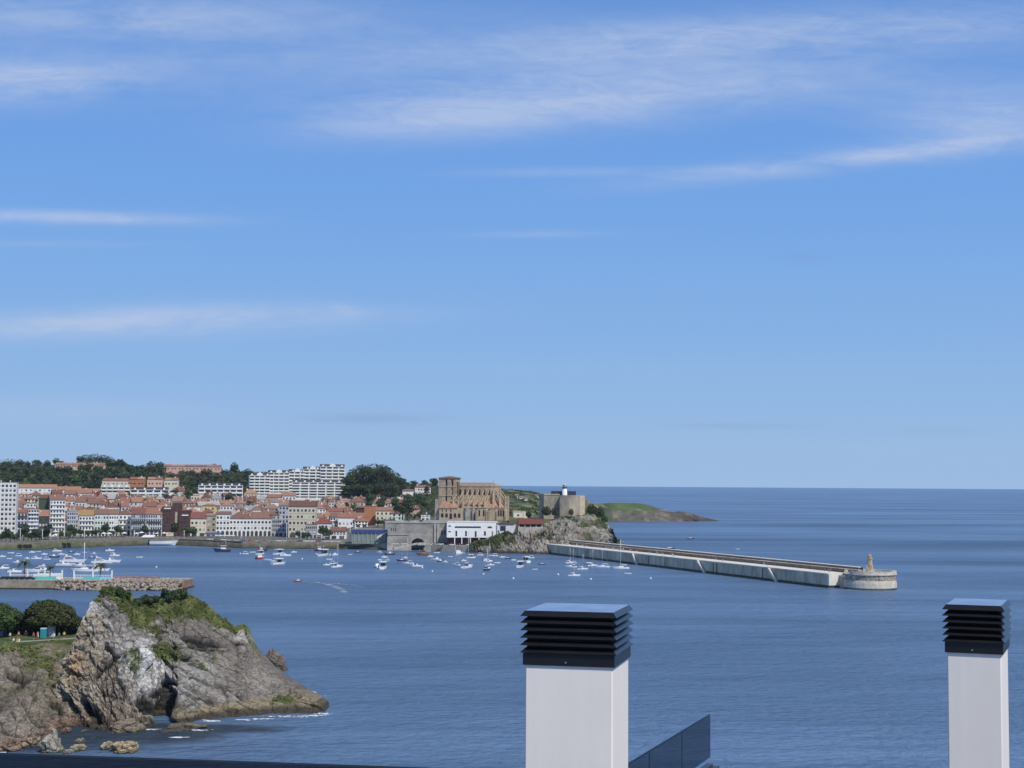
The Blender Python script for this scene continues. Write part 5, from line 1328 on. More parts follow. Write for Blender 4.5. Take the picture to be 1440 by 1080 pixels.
# ------------------------------------------------------------------ the rocky islet and shore at the lower left
def seg(px, py, x0, y0, x1, y1, w):
    """soft band round a line segment in sight coordinates, used to place crevices on the sheet"""
    dx, dy = x1 - x0, y1 - y0; t = np.clip(((px - x0) * dx + (py - y0) * dy) / (dx * dx + dy * dy), 0, 1)
    d = np.hypot(px - x0 - t * dx, py - y0 - t * dy); return np.exp(-(d / w) ** 2)
def ell(px, py, cx, cy, rx, ry, a=0):
    a = R(a); u_ = (px - cx) * math.cos(a) + (py - cy) * math.sin(a); v_ = -(px - cx) * math.sin(a) + (py - cy) * math.cos(a)
    return np.exp(-((u_ / rx) ** 2 + (v_ / ry) ** 2))
def isl_disp(V, px, py, s):
    X, Y, Z = V[..., 0], V[..., 1], V[..., 2]
    wl_ = fbm(X / 9, Y / 9, Z / 9, 3, 101)
    left = smooth(262, 215, px)
    # tilted beds: steep on the left face, shallow on the long right slab
    cA = X * .80 + Z * .60 + wl_ * 2.2; cB = X * .50 + Z * .87 + wl_ * 2.6
    def ledge(c, k, sd):
        n = vnoise(c * k, X * .03, 0, sd); n2 = vnoise(c * k * 2.7, X * .06, Z * .05, sd + 1)
        return n * .7 + n2 * .45
    dA = ledge(cA, .55, 5) * 1.3 + fbm(X / 2.6, Y / 2.6, Z / 2.6, 5, 111, .6, True) * .75 + fbm(X / 7, Y / 7, Z / 7, 3, 113) * 1.2
    dB = ledge(cB, .34, 9) * .8 + fbm(X / 5, Y / 5, Z / 5, 5, 121, .55, True) * .42
    global CELL
    # fractured blocks, long across the dip
    u_ = X * .60 - Z * .80; v_ = X * .80 + Z * .60
    f1, f2, c1_ = worley(u_ / 4.2 + wl_ * .3, Y / 3.5, v_ / 1.15 + wl_ * .5, 301)
    g1, g2, c2_ = worley(u_ / 1.5, Y / 1.3, v_ / .55 + wl_, 311)
    dA = dA * .7 + (c1_ - .5) * 1.9 - np.clip(.13 - (f2 - f1), 0, 1) * 9 + (c2_ - .5) * .6 - np.clip(.12 - (g2 - g1), 0, 1) * 3
    p_ = X * .86 - Z * .50; q_ = X * .50 + Z * .86
    h1, h2, c3_ = worley(p_ / 9 + wl_ * .25, Y / 6, q_ / 1.9 + wl_ * .55, 321)
    k1, k2, c4_ = worley(p_ / 2.6, Y / 2, q_ / .7 + wl_ * .8, 331)
    rough = np.clip(.45 + 1.2 * (ell(px, py, 285, 905, 38, 16, 10) + ell(px, py, 250, 960, 50, 36, 25)) + wl_ * .5, .15, 1.5)
    dB = dB * .8 + ((c3_ - .5) * 1.3 - np.clip(.08 - (h2 - h1), 0, 1) * 9) * rough + (c4_ - .5) * .28 * rough
    CELL = (c1_ * .6 + c2_ * .4) * left + (c3_ * .6 + c4_ * .4) * (1 - left)
    d = dA * left + dB * (1 - left)
    slab = ell(px, py, 182, 880, 30, 44, 55)
    d = d * (1 - .75 * slab)
    for (x0, y0, x1, y1, w, dep) in [(150, 912, 185, 925, 4, 2.4), (205, 905, 240, 940, 3.5, 1.8), (128, 958, 160, 925, 3.2, 2.2), (150, 905, 215, 985, 3.0, 1.6), (200, 985, 222, 1003, 9, 3.6), (118, 990, 140, 1015, 6, 3.2), (98, 985, 106, 1003, 5, 2.6), (180, 1010, 205, 1018, 6, 2),
             (243, 925, 270, 925, 4, 1.6), (258, 895, 310, 905, 4, 1.6), (262, 905, 300, 915, 3, 1.2), (245, 912, 268, 926, 3, 1.6), (305, 960, 345, 985, 3, 1.1), (405, 972, 420, 982, 3, 1.0), (230, 955, 300, 985, 3.2, 1.2), (295, 985, 330, 1000, 4, 1.4), (210, 975, 232, 965, 4, 1.6), (92, 940, 120, 935, 3, 1.4)]:
        d = d - seg(px, py, x0, y0, x1, y1, w) * dep * 1.3
    cave = np.clip(ell(px, py, 238, 994, 11, 16) * 1.5, 0, 1); d = d - cave * 9
    d = d + ell(px, py, 247, 1003, 3.5, 5) * 2.5 + ell(px, py, 205, 925, 26, 42, 60) * 2.6 + ell(px, py, 108, 940, 25, 50, 20) * 1.5
    return d * (.35 + .65 * np.sin(np.clip(s, 0, 1) * math.pi) ** .5)
def isl_col(V, px, py, s, d):
    X, Y, Z = V[..., 0], V[..., 1], V[..., 2]
    f = fbm(X / 2.2, Y / 2.2, Z / 2.2, 5, 131); g = fbm(X / 6, Y / 6, Z / 6, 4, 137)
    cB = X * .5 + Z * .87 + g * 2
    st = vnoise(cB * 1.3, 0, 0, 141)
    left = smooth(225, 195, px + f * 16)
    c = np.zeros(V.shape) + np.array([.205, .182, .158])
    c = mixc3(c, st * .8 + .2, [.26, .235, .205]); c = mixc3(c, g * 1.6 - .2, [.165, .142, .128])
    c = mixc3(c, ell(px, py, 270, 945, 55, 30, 30) * 1.1 + f * .3 - .1, [.30, .285, .26])
    tan = mixc3(mixc3(np.zeros(V.shape) + np.array([.28, .24, .185]), f * 1.8 + .3, [.40, .355, .285]), g * 2 - .4, [.20, .155, .115])
    tan = mixc3(tan, ell(px, py, 112, 945, 13, 20) * 1.0 + f * .3 - .1, [.46, .32, .18])
    tan = mixc3(tan, smooth(985, 1025, py + f * 14), [.22, .15, .10])
    tan = mixc3(tan, ell(px, py, 165, 985, 40, 26, 45) * .8, [.21, .18, .15])
    c = c + (tan - c) * left[..., None]
    white = np.clip(ell(px, py, 197, 935, 30, 62, -33) * 1.9 + f * .8 - .3, 0, 1); c = mixc3(c, white, [.56, .55, .53])
    white2 = np.clip(ell(px, py, 131, 850, 12, 16, -30) * 1.8 - .2, 0, 1); c = mixc3(c, white2, [.58, .57, .55])
    grey = np.clip(ell(px, py, 170, 875, 22, 48, -36) * 1.8 - .35, 0, 1); c = mixc3(c, grey, [.24, .225, .205])
    c = mixc3(c, np.clip(ell(px, py, 344, 893, 12, 14) * 1.6 + f - .3, 0, 1), [.44, .42, .39])
    c = c * (.76 + .50 * CELL)[..., None]
    # shade of crevices and cave mouth painted in as dark stone colour
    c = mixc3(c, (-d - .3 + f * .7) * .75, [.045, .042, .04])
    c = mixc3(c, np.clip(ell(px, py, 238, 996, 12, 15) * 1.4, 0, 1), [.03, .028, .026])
    # vegetation
    yt = interp(px, ISL_T)
    dep = interp(px, [(90, 0), (128, 1), (150, 16), (178, 34), (200, 42), (225, 28), (250, 32), (290, 24), (330, 14), (350, 6), (370, 0), (460, 0)])
    veg = np.clip((dep - (py - yt)) / 9 + g * 1.6 + f * 1.0, 0, 1)
    veg = np.maximum(veg, np.clip(ell(px, py, 234, 925, 10, 12) * 1.4 + g - .55, 0, 1)); veg = np.maximum(veg, np.clip(ell(px, py, 212, 885, 18, 40, -30) * 1.0 + g * 2.0 - .5, 0, 1) * .8)
    gc = mixc3(np.zeros(V.shape) + np.array([.085, .105, .03]), f * 2 + .3, [.15, .17, .05]); gc = mixc3(gc, g * 2, [.05, .07, .022])
    gc = mixc3(gc, ell(px, py, 270, 845, 30, 16, 30) * 1.2, [.19, .22, .05])
    global VEG
    VEG = veg * smooth(120, 140, px)
    c = c + (gc - c) * (VEG * .9)[..., None]
    # tide marks
    c = mixc3(c, smooth(2.9, 1.9, Z + f) * (px > 250), [.26, .22, .145]); c = mixc3(c, smooth(1.7, .7, Z + f * .7), [.07, .06, .045])
    return c
ISL_B = [(88, 1010), (100, 1018), (120, 1024), (140, 1028), (165, 1030), (195, 1032), (215, 1022), (232, 1016), (250, 1022), (280, 1012), (310, 1010), (345, 1007), (380, 1004), (420, 1003), (445, 1003), (456, 1000)]
ISL_T = [(84, 985), (86, 955), (92, 925), (105, 900), (115, 874), (122, 868), (126, 848), (133, 843), (140, 838), (142, 830), (148, 826), (160, 825), (176, 830), (184, 843), (200, 845), (215, 842), (232, 840), (250, 838), (262, 836), (275, 843), (290, 852), (305, 866), (320, 876), (331, 887), (336, 882), (343, 879), (350, 899), (355, 911), (365, 920), (380, 939), (400, 955), (420, 970), (440, 985), (452, 995), (458, 1001)]
ISL_D = [(84, 318), (100, 322), (126, 328), (150, 332), (200, 338), (260, 346), (330, 350), (352, 352), (400, 345), (430, 335), (458, 326)]
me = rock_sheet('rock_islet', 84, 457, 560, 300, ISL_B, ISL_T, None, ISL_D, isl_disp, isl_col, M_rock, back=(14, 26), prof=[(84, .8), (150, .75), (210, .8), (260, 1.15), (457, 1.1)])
ISL_VV, ISL_VEG = LAST_V, VEG
tag(link('rock_islet', me), kind='structure')

# shore at the far left: green slope, slabs and rubble
def sh_disp(V, px, py, s):
    X, Y, Z = V[..., 0], V[..., 1], V[..., 2]
    c = X * .62 + Z * .78 + fbm(X / 9, Y / 9, Z / 9, 3, 151) * 2
    rough = smooth(905, 950, py)
    d = vnoise(c * .45, 0, 0, 153) * 1.3 + fbm(X / 3, Y / 3, Z / 3, 5, 155, .55, True) * (.25 + .45 * rough) + fbm(X / 8, Y / 8, Z / 8, 3, 157) * .8
    for (x0, y0, x1, y1, w, dp) in [(14, 945, 48, 956, 6, 3.4), (28, 990, 58, 1020, 3, 2.2), (48, 1012, 66, 1020, 3, 1.8), (78, 985, 108, 1003, 5, 2.0), (48, 975, 52, 990, 3, 1.5)]:
        d = d - seg(px, py, x0, y0, x1, y1, w) * dp
    wq = fbm(X / 7, Y / 7, Z / 7, 2, 350)
    f1, f2, c1_ = worley((X * .72 - Z * .69) / 7 + wq, Y / 5, (X * .69 + Z * .72) / 1.8 + wq, 341); g1, g2, c2_ = worley(X / 1.3, Y / 1.3, Z / .9, 351)
    d = d + ((c1_ - .5) * 1.6 - np.clip(.1 - (f2 - f1), 0, 1) * 9) * (rough * .8 + .1) + ((c2_ - .5) * .9 - np.clip(.15 - (g2 - g1), 0, 1) * 3) * smooth(45, 65, px) * smooth(975, 1000, py)
    rub = smooth(50, 70, px) * smooth(995, 1005, py)
    d = d + rub * fbm(X / 1.4, Y / 1.4, Z / 1.4, 3, 159, .6, True) * .8
    return d * (.3 + .7 * np.sin(np.clip(s, 0, 1) * math.pi) ** .5)
def sh_col(V, px, py, s, d):
    X, Y, Z = V[..., 0], V[..., 1], V[..., 2]
    f = fbm(X / 2, Y / 2, Z / 2, 5, 161); g = fbm(X / 6, Y / 6, Z / 6, 4, 163)
    c = mixc3(np.zeros(V.shape) + np.array([.22, .19, .155]), f * 1.6 + .3, [.30, .265, .215])
    c = mixc3(c, g * 1.5 - .1, [.17, .14, .115]); c = mixc3(c, smooth(60, 80, px) * smooth(1000, 1010, py) + f * .4, [.27, .19, .14])
    c = mixc3(c, ell(px, py, 30, 968, 26, 10, 15) * 1.3, [.19, .18, .13])
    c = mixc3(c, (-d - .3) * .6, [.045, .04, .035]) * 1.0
    v = np.clip(smooth(985, 930, py + g * 26 - (px - 40) * .35) * (1 - ell(px, py, 22, 925, 18, 22) * .6) + f * .6 - .1, 0, 1)
    gc = mixc3(np.zeros(V.shape) + np.array([.07, .085, .03]), f * 2.4 + .1, [.125, .125, .055]); gc = mixc3(gc, g * 2.2, [.045, .06, .02])
    gc = mixc3(gc, smooth(925, 905, py) * .8, [.075, .11, .028])
    global VEG
    v = v * np.clip(.62 + g * 2.2 + smooth(930, 906, py) * .4, .05, 1)
    VEG = v
    c = c + (gc - c) * (v * .9)[..., None]
    c = mixc3(c, smooth(1.3, .3, Z + f * .7), [.06, .05, .04])
    return c
SH_B = [(-80, 1062), (0, 1056), (25, 1054), (45, 1046), (60, 1038), (80, 1030), (110, 1022), (130, 1016)]
SH_T = [(-80, 903), (0, 906), (30, 905), (60, 904), (90, 903), (130, 902)]
SH_D = [(-80, 345), (0, 345), (60, 350), (90, 356), (130, 362)]
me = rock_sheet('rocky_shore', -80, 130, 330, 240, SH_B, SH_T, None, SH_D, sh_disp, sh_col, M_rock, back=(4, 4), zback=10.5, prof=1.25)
SH_VV, SH_VEG = LAST_V, VEG
tag(link('rocky_shore', me), kind='structure')
# park lawn on the plateau behind the slope
M_lawn = mat('park_lawn', (.055, .09, .022), .95, .35, .15, coords='World', col2=(.10, .13, .045))
pk = [P(-90, 905, 344), P(0, 906, 344), P(60, 904.5, 349), P(100, 903, 356), P(132, 903, 362), P(128, 899, 376), P(60, 899, 374), P(-90, 899, 374)]
zl = pk[1].z
q = MB(); q.prism([(p.x, p.y) for p in pk], 1, zl - .15); tag(q.build('park_lawn', M_lawn), kind='structure')
part_path = MB(); a = P(20, 905, 349); b = P(100, 903, 356)
slab(part_path, Vector((a.x, a.y + 1, zl + .02)), Vector((b.x, b.y + 3, zl + .02)), .7, .2); tag(part_path.build('path', M_apron), kind='structure')

# broadleaf crowns of the park, dense leaf clumps on an umbrella-shaped frame
def park_tree(px, ybase, D, wpx, ytop, seed, label, n=9000, m=M_leaf2, trunks=(0,), lob=None):
    b = P(px, ybase, D); b.z = zl - .15; k = D / F; t = P(px, ytop, D); h = t.z - b.z; w = wpx * k
    rt = empty('park_tree', b); tag(rt, label, 'tree', 'trees of the waterside park')
    r_ = random.Random(seed); L_ = []
    nl = 20
    for i in range(nl):
        a = 2.4 * i; rr = (i / nl) ** .5 * w * .37
        zc_ = h * (.84 - .40 * (rr / (w * .4)) ** 2) + r_.uniform(-.04, .03) * h
        L_.append((math.cos(a) * rr, math.sin(a) * rr * .8, zc_, w * r_.uniform(.12, .17), w * r_.uniform(.12, .17), h * r_.uniform(.12, .17)))
    for i in range(10):
        a = .63 * i; L_.append((math.cos(a) * w * r_.uniform(.2, .36), math.sin(a) * w * .3, h * r_.uniform(.28, .46), w * r_.uniform(.1, .17), w * .14, h * r_.uniform(.1, .16)))
    link('crown', crown_mesh('crown', L_, n, .42, m, seed, inner=.25), rt)
    for j, dx in enumerate(trunks): link('trunk', trunk_mesh('trunk', h * .95, .27, seed + j, 5, .32), rt, (dx * k, 0, 0))
    return rt
park_tree(70, 903, 366, 82, 842, 11, 'large round olive green park tree left of the ochre rock', 15000, M_leaf2, (0, -11, 12, 22))
park_tree(-8, 904, 362, 88, 845, 12, 'dark green park tree cut by the left edge of the picture', 15000, M_leaf3, (0, 14))
park_tree(40, 903, 369, 40, 862, 13, 'smaller dark tree between the two large park trees', 6000, M_leaf, (0,))
park_tree(100, 902, 370, 34, 862, 14, 'narrow dark tree half hidden behind the ochre rock', 5000, M_leaf, (0,))
for i, (x0, x1, yt_, D_) in enumerate([(-20, 34, 872, 371), (34, 112, 873, 372)]):
    a_ = P(x0, 899, D_); b_ = P(x1, 899, D_); w_ = b_.x - a_.x; h_ = P(x0, yt_, D_).z - zl
    o = empty('hedge', ((a_.x + b_.x) / 2, D_, zl - .2)); tag(o, ['dark hedge behind the left park tree', 'dark hedge behind the large round park tree'][i], 'hedge')
    n_h = 14; link('foliage', crown_mesh('foliage', [(w_ * ((j + .5) / n_h - .5), rng.uniform(-.5, .5), h_ * .45, w_ / n_h * .9, 1.2, h_ * rng.uniform(.42, .62)) for j in range(n_h)], 5200, .5, M_leaf, 900 + i), o)
    part('stem', M_bark, o, lambda q: [q.tube([(w_ * ((j + .5) / n_h - .5), 0, 0), (w_ * ((j + .5) / n_h - .5), 0, h_ * .5)], [.1, .05], 5) for j in range(n_h)])
# bushes on the crest of the islet
for i, (px, py, w, h, lb) in enumerate([(236, 840, 16, 14, 'dark round bush on the grassy top of the islet, left of a pair'), (252, 839, 18, 14, 'dark spreading bush on the grassy top of the islet, right of a pair'), (210, 845, 20, 9, 'low dark bush row on the islet saddle'), (197, 847, 12, 7, 'small low bush at the left of the islet saddle'),
        (158, 836, 22, 14, 'green bush on the highest knob of the islet'), (172, 845, 18, 18, 'green bush hanging right of the highest knob'), (165, 858, 20, 12, 'dark green patch of scrub below the highest knob'), (182, 862, 16, 18, 'scrub in the gully right of the highest knob'), (222, 850, 14, 8, 'light green scrub in the middle of the islet crest'), (284, 862, 16, 8, 'grassy scrub on the right shoulder of the islet'), (305, 880, 14, 7, 'low scrub at the lower end of the grassy shoulder')]):
    D = float(interp(px, ISL_D)) - 1.5; k = D / F; l = P(px, py, D)
    o = empty('bush', l); tag(o, lb, 'bush', 'bushes on the islet')
    link('foliage', crown_mesh('foliage', [(rng.uniform(-.5, .5) * w * k, rng.uniform(-.3, .3) * w * k, h * k * rng.uniform(-.1, .62), w * k * rng.uniform(.1, .3), w * k * rng.uniform(.12, .25), h * k * rng.uniform(.14, .4)) for _ in range(13)], 1800, .36, M_leaf if 'dark' in lb else M_leaf3, 500 + i), o)
    part('stem', M_bark, o, lambda q: q.tube([(0, 0, -.5), (0, 0, h * k * .5)], [.1, .05], 6))
# grass tufts over the islet top and the shore slope
r_ = np.random.default_rng(77); tb = []
def sample(Vs, Vg, n):
    w = np.clip(Vg - .25, 0, 1).reshape(-1); P_ = Vs.reshape(-1, 3); i = r_.choice(len(w), n, p=w / w.sum()); return P_[i] + r_.normal(size=(n, 3)) * .12
c = np.concatenate([sample(ISL_VV, ISL_VEG, 13000), sample(SH_VV, SH_VEG, 5200)])
nrm = r_.normal(size=c.shape) * .5 + np.array([0, -.8, .5]); nrm /= np.linalg.norm(nrm, axis=1)[:, None]
a = np.cross(nrm, r_.normal(size=c.shape)); a /= np.linalg.norm(a, axis=1)[:, None]; b = np.cross(nrm, a); s1 = (r_.uniform(.1, 1, len(c)) ** 2 * .5 + .1)[:, None]
c = c + np.array([0, -.12, .10])
v = np.stack([c - a * s1, c - b * s1 * .6, c + a * s1, c + b * s1 * .6], 1).reshape(-1, 3); n = len(c)
me = bpy.data.meshes.new('grass'); me.vertices.add(4 * n); me.vertices.foreach_set('co', v.reshape(-1).astype(np.float32)); me.loops.add(4 * n); me.loops.foreach_set('vertex_index', np.arange(4 * n, dtype=np.int32))
me.polygons.add(n); me.polygons.foreach_set('loop_start', np.arange(0, 4 * n, 4, dtype=np.int32)); me.update(calc_edges=True)
me.materials.append(mat('grass_tufts', (.065, .09, .024), .85, .4, .22, coords='World', col2=(.165, .185, .06)))
tag(link('grass', me), 'tufts of grass and herbs on the islet and the shore slope', 'grass', kind='stuff')
# separate rocks and boulders
def boulder(px, py, D, w, h, dp, label, col=(.30, .27, .21), seed=0, peak=0.0, rz=0, name='rock', yw=None):
    k = D / F; nu, nv = 56, 34
    th = np.linspace(0, 2 * math.pi, nu); ph = np.linspace(-.35, math.pi / 2, nv)
    T, Pp = np.meshgrid(th, ph); 
    x = np.cos(T) * np.cos(Pp); y = np.sin(T) * np.cos(Pp); z = np.sin(Pp)
    x = np.sign(x) * np.abs(x) ** .8; y = np.sign(y) * np.abs(y) ** .8
    nn = fbm(x * 1.6 + seed * 3.1, y * 1.6, z * 1.6, 4, seed, .55); st = np.round((nn + z) * 3) / 3
    e1, e2, ec = worley(x * 1.5 + seed * 1.7 + z * .4, y * 1.5, z * 2.2 - x * .4, seed + 5)
    r = 1 + .20 * nn + .10 * st + .34 * (ec - .5) - np.clip(.12 - (e2 - e1), 0, 1) * 1.6
    V_ = np.stack([x * r * w * k / 2, y * r * dp / 2, z * r * h * k + peak * h * k * np.clip(z, 0, 1) ** 3 * np.cos(T) * .3], -1)
    V_[:, -1] = V_[:, 0]
    cc = np.zeros(V_.shape) + np.array(col) * (.95 + .35 * nn[..., None] + .5 * (ec[..., None] - .5)); cc = mixc3(cc, smooth(.9, .2, V_[..., 2]), [.09, .075, .055])
    o = link(name, grid_mesh('rock', V_, M_rock, cols={'tint': cc}, smooth=False)); o.location = G(px, py, 0) if yw is None else yw; o.location.z = -.25; o.rotation_euler.z = rz
    tag(o, label, 'rock', 'boulders in the shallow water'); return o
for i, t in enumerate([(72, 1056, 30, 22, 5, 'large pointed pale grey boulder in the shallows at the lower left', (.33, .31, .25), .8), (96, 1058, 16, 5, 3, 'flat pale rock right of the pointed boulder', (.36, .34, .25), 0), (112, 1054, 22, 8, 4, 'pale yellowish rock in the shallows, second from the pointed boulder', (.36, .33, .24), 0), (113, 1043, 12, 6, 3, 'small upright rock above the pale yellowish one', (.32, .29, .22), 0),
        (152, 1052, 20, 9, 4, 'rounded pale rock left of the broad ochre rock', (.35, .31, .22), 0), (176, 1056, 36, 13, 6, 'broad ochre rock lying low in the water near the bottom', (.36, .29, .18), .2), (178, 1026, 46, 12, 7, 'long brown ledge at the foot of the ochre cliff', (.24, .20, .15), 0), (118, 1029, 9, 4, 3, 'small rock in the cove left of the brown ledge', (.24, .21, .17), 0),
        (12, 1053, 34, 14, 7, 'brown slab boulder at the left edge near the bottom', (.24, .18, .13), 0), (38, 1047, 30, 14, 7, 'rounded brown boulder right of the left edge slab', (.26, .20, .15), .2), (54, 1040, 22, 10, 5, 'dark wet boulder at the mouth of the cove', (.16, .11, .09), 0), (70, 1033, 20, 9, 5, 'reddish boulder at the top of the cove', (.24, .16, .12), 0), (265, 1022, 50, 5, 6, 'low wet rock shelf in front of the sea cave', (.20, .18, .13), 0), (245, 1027, 60, 2.5, 5, 'almost submerged rock shelf below the cave', (.16, .15, .11), 0),
        (132, 1037, 12, 2, 2, 'thin submerged rock in the cove', (.15, .14, .12), 0), (92, 1030, 14, 7, 4, 'reddish rubble block in the cove', (.25, .17, .13), 0), (205, 1018, 16, 12, 5, 'blocky grey rock wedged at the cliff foot left of the cave', (.22, .19, .16), 0)]):
    boulder(t[0], t[1], G(t[0], t[1]).y, t[2], t[3], t[4], t[5], t[6], 30 + i, t[7])
# sea stack right of the islet
stk = boulder(383, 941, 378, 34, 25, 7, 'brown and green sea stack with a white top right of the islet', (.17, .14, .11), 61, -.5, name='sea_stack')
stk.location = P(384, 943, G(384, 943).y); stk.location.z = -.5
stk2 = boulder(394, 941, 378, 22, 7, 4, 'low reddish rock at the foot of the sea stack', (.19, .12, .09), 62)
# foam where swell meets rock
M_foam = mat('sea_foam', (.75, .78, .80), .9, .12, 2)
def foam(px, py, w, dpt, n, seed):
    r = random.Random(seed); c0_ = G(px, py); k = c0_.y / F; q = MB()
    for i in range(n):
        x = r.gauss(0, .34) * w * k; y = r.gauss(0, .3) * dpt; rr = r.uniform(.05, .3); z = r.uniform(.015, .06)
        pts = [(x + rr * r.uniform(.6, 1.6) * math.cos(t) * 1.9, y + rr * r.uniform(.6, 1.3) * math.sin(t), z) for t in [j * math.pi / 4 for j in range(8)]]
        q.add(pts + [(x, y, z + r.uniform(.01, .06))], [(j, (j + 1) % 8, 8) for j in range(8)])
    o = q.build('foam', M_foam, None, (c0_.x, c0_.y, 0)); tag(o, kind='stuff'); o['label'] = 'white foam where the swell breaks on the rocks'; o['category'] = 'foam'
for i, t in enumerate([(368, 1011, 22, 1.2, 16), (402, 1008, 44, 1.0, 34), (436, 1006.5, 36, .9, 30), (455, 1004, 16, 2, 24), (295, 1014, 16, 2, 40), (340, 1012, 20, 1, 16), (215, 1026, 14, 1.4, 26), (248, 1037, 14, 1.2, 26), (432, 973, 16, 2, 30), (442, 978, 12, 1.5, 10), (280, 1027, 26, 1, 22), (4, 1058, 10, 1, 12),
                       (940, 734, 18, 3, 40), (1014, 733.5, 16, 3, 36), (1028, 733, 10, 2, 16), (925, 734, 14, 2, 10)]):
    foam(*t, 700 + i)
# ------------------------------------------------------------------ marina pier on the left
M_hull = mat('white_gelcoat', (.80, .80, .80), .35, .04, 1, spec=.5, rand=.06)
M_hullb = mat('navy_hull', (.03, .045, .10), .35, .1, 1, spec=.5)
M_hullr = mat('brown_hull', (.22, .11, .06), .5, .15, 1)
M_hullg = mat('grey_hull', (.30, .33, .36), .4, .1, 1, spec=.5)
M_canv = mat('blue_canvas', (.05, .10, .25), .8, .1, 1)
M_red = mat('red_paint', (.50, .05, .04), .6, .1, 1)
M_dkwin = mat('boat_windows', (.02, .025, .03), .15, .1, 1, spec=.6)
M_wood = mat('teak', (.30, .19, .11), .7, .2, 2)
M_tealp = mat('teal_paint', (.10, .55, .47), .6, .06, 1)
M_cyanp = mat('sky_blue_paint', (.25, .60, .80), .6, .06, 1)
ya = G(0, 828.6, 0); yb2 = G(259, 827.6, 0)
DP = ya.y; kP = DP / F
pier = empty('marina_pier', (0, 0, 0)); tag(pier, 'low masonry pier with rubble end in front of the moored boats at the left', 'pier')
def PX(px, py=815, D=None): return P(px, py, D or DP)
xL, xR = PX(-60).x, PX(257).x
M_pierw = mat('pier_masonry', (.25, .21, .13), .92, .3, .3, col2=(.36, .31, .24)); M_pier_r = mat('rusty_pier_wall', (.30, .17, .12), .92, .3, .5)
ZM = P(100, 817, DP).z
part('wall', M_pierw, pier, lambda q: cb(q, xL, PX(76).x, DP, DP + 26, .7, ZM))
part('wall', M_pier_r, pier, lambda q: cb(q, PX(76).x, xR, DP + .1, DP + 22, .7, ZM - .1))
part('algae_band', M_wet, pier, lambda q: cb(q, xL, xR + .3, DP - .3, DP + 24, -2, .7))
part('deck', M_apron, pier, lambda q: cb(q, xL, xR, DP - .1, DP + 26, ZM, ZM + .12))
part('rear_wall', M_pier_r, pier, lambda q: cb(q, PX(150).x, PX(214).x, DP + 14, DP + 15, ZM, ZM + 1.3))
# rubble on the pier
rr_ = random.Random(9)
rub = MB()
def stone(q, c_, s_):
    n1 = 6; vs = []
    for (z, r) in ((-.5, .8), (0, 1.05), (.5, .7)):
        for i in range(n1):
            a = 2 * math.pi * i / n1 + rr_.uniform(-.25, .25); f = s_ * r * rr_.uniform(.7, 1.15)
            vs.append((c_[0] + f * math.cos(a), c_[1] + f * math.sin(a) * .8, c_[2] + z * s_ * rr_.uniform(.8, 1.2)))
    vs.append((c_[0], c_[1], c_[2] + s_ * .75)); fs = []
    for j in range(2):
        for i in range(n1): i2 = (i + 1) % n1; fs.append((j * n1 + i, j * n1 + i2, (j + 1) * n1 + i2, (j + 1) * n1 + i))
    for i in range(n1): fs.append((2 * n1 + i, 2 * n1 + (i + 1) % n1, 3 * n1))
    fs.append(tuple(range(n1))[::-1]); q.add(vs, fs)
M_rub = mat('rubble_stone', (.25, .20, .16), .9, .4, .9, col2=(.44, .38, .31), coords='World')
for i in range(820):
    px = rr_.uniform(80, 256); u0 = rr_.random(); dens = 1 if px > 138 else .35
    if rr_.random() > dens: continue
    y = DP - 4.6 + u0 * 5.2; z = .35 + u0 * (ZM + .1)
    if px > 150 and rr_.random() < .35: y = DP + rr_.uniform(0, 11); z = ZM + .4
    stone(rub, (PX(px).x, y, min(z, ZM + (.9 if px > 200 else .4))), rr_.uniform(.45, .95))
o = rub.build('rubble_mound', M_rub); tag(o, 'pale boulders heaped along the marina pier', 'rubble', kind='stuff')
# white and teal fence screens
def screen(x0, x1, teal, label):
    a, b = PX(x0).x, PX(x1).x; yq = DP + 9
    rt = empty('pier_fence', (a, yq, ZM + .12)); tag(rt, label, 'fence', 'white post fences on the marina pier')
    W_ = b - a; nps = max(2, round(W_ / 8.2))
    for i in range(nps + 1): part('post', M_white, rt, lambda q: (q.box((W_ * i / nps, 0, 2.0), (.55, .55, 4.0)), q.box((W_ * i / nps, 0, 4.1), (.7, .7, .25))))
    part('rail', M_white, rt, lambda q: (cb(q, 0, W_, -.08, .08, 1.9, 2.1), cb(q, 0, W_, -.08, .08, .7, .85)))
    part('balusters', M_white, rt, lambda q: [cb(q, x, x + .16, -.06, .06, .2, 1.9) for x in np.arange(.6, W_, .75)])
    for (u0, u1, c_) in teal: part('painted_panel', c_, rt, lambda q: cb(q, PX(u0).x - a, PX(u1).x - a, -1.3, -1.1, -.3, 1.25))
screen(5, 79, [(40, 72, M_tealp), (72, 79, M_white)], 'long white post fence with a teal wall panel at the left end of the pier')
screen(96, 150, [(110, 134, M_tealp), (134, 149, M_cyanp)], 'shorter white post fence with teal and blue panels before the palm tree')
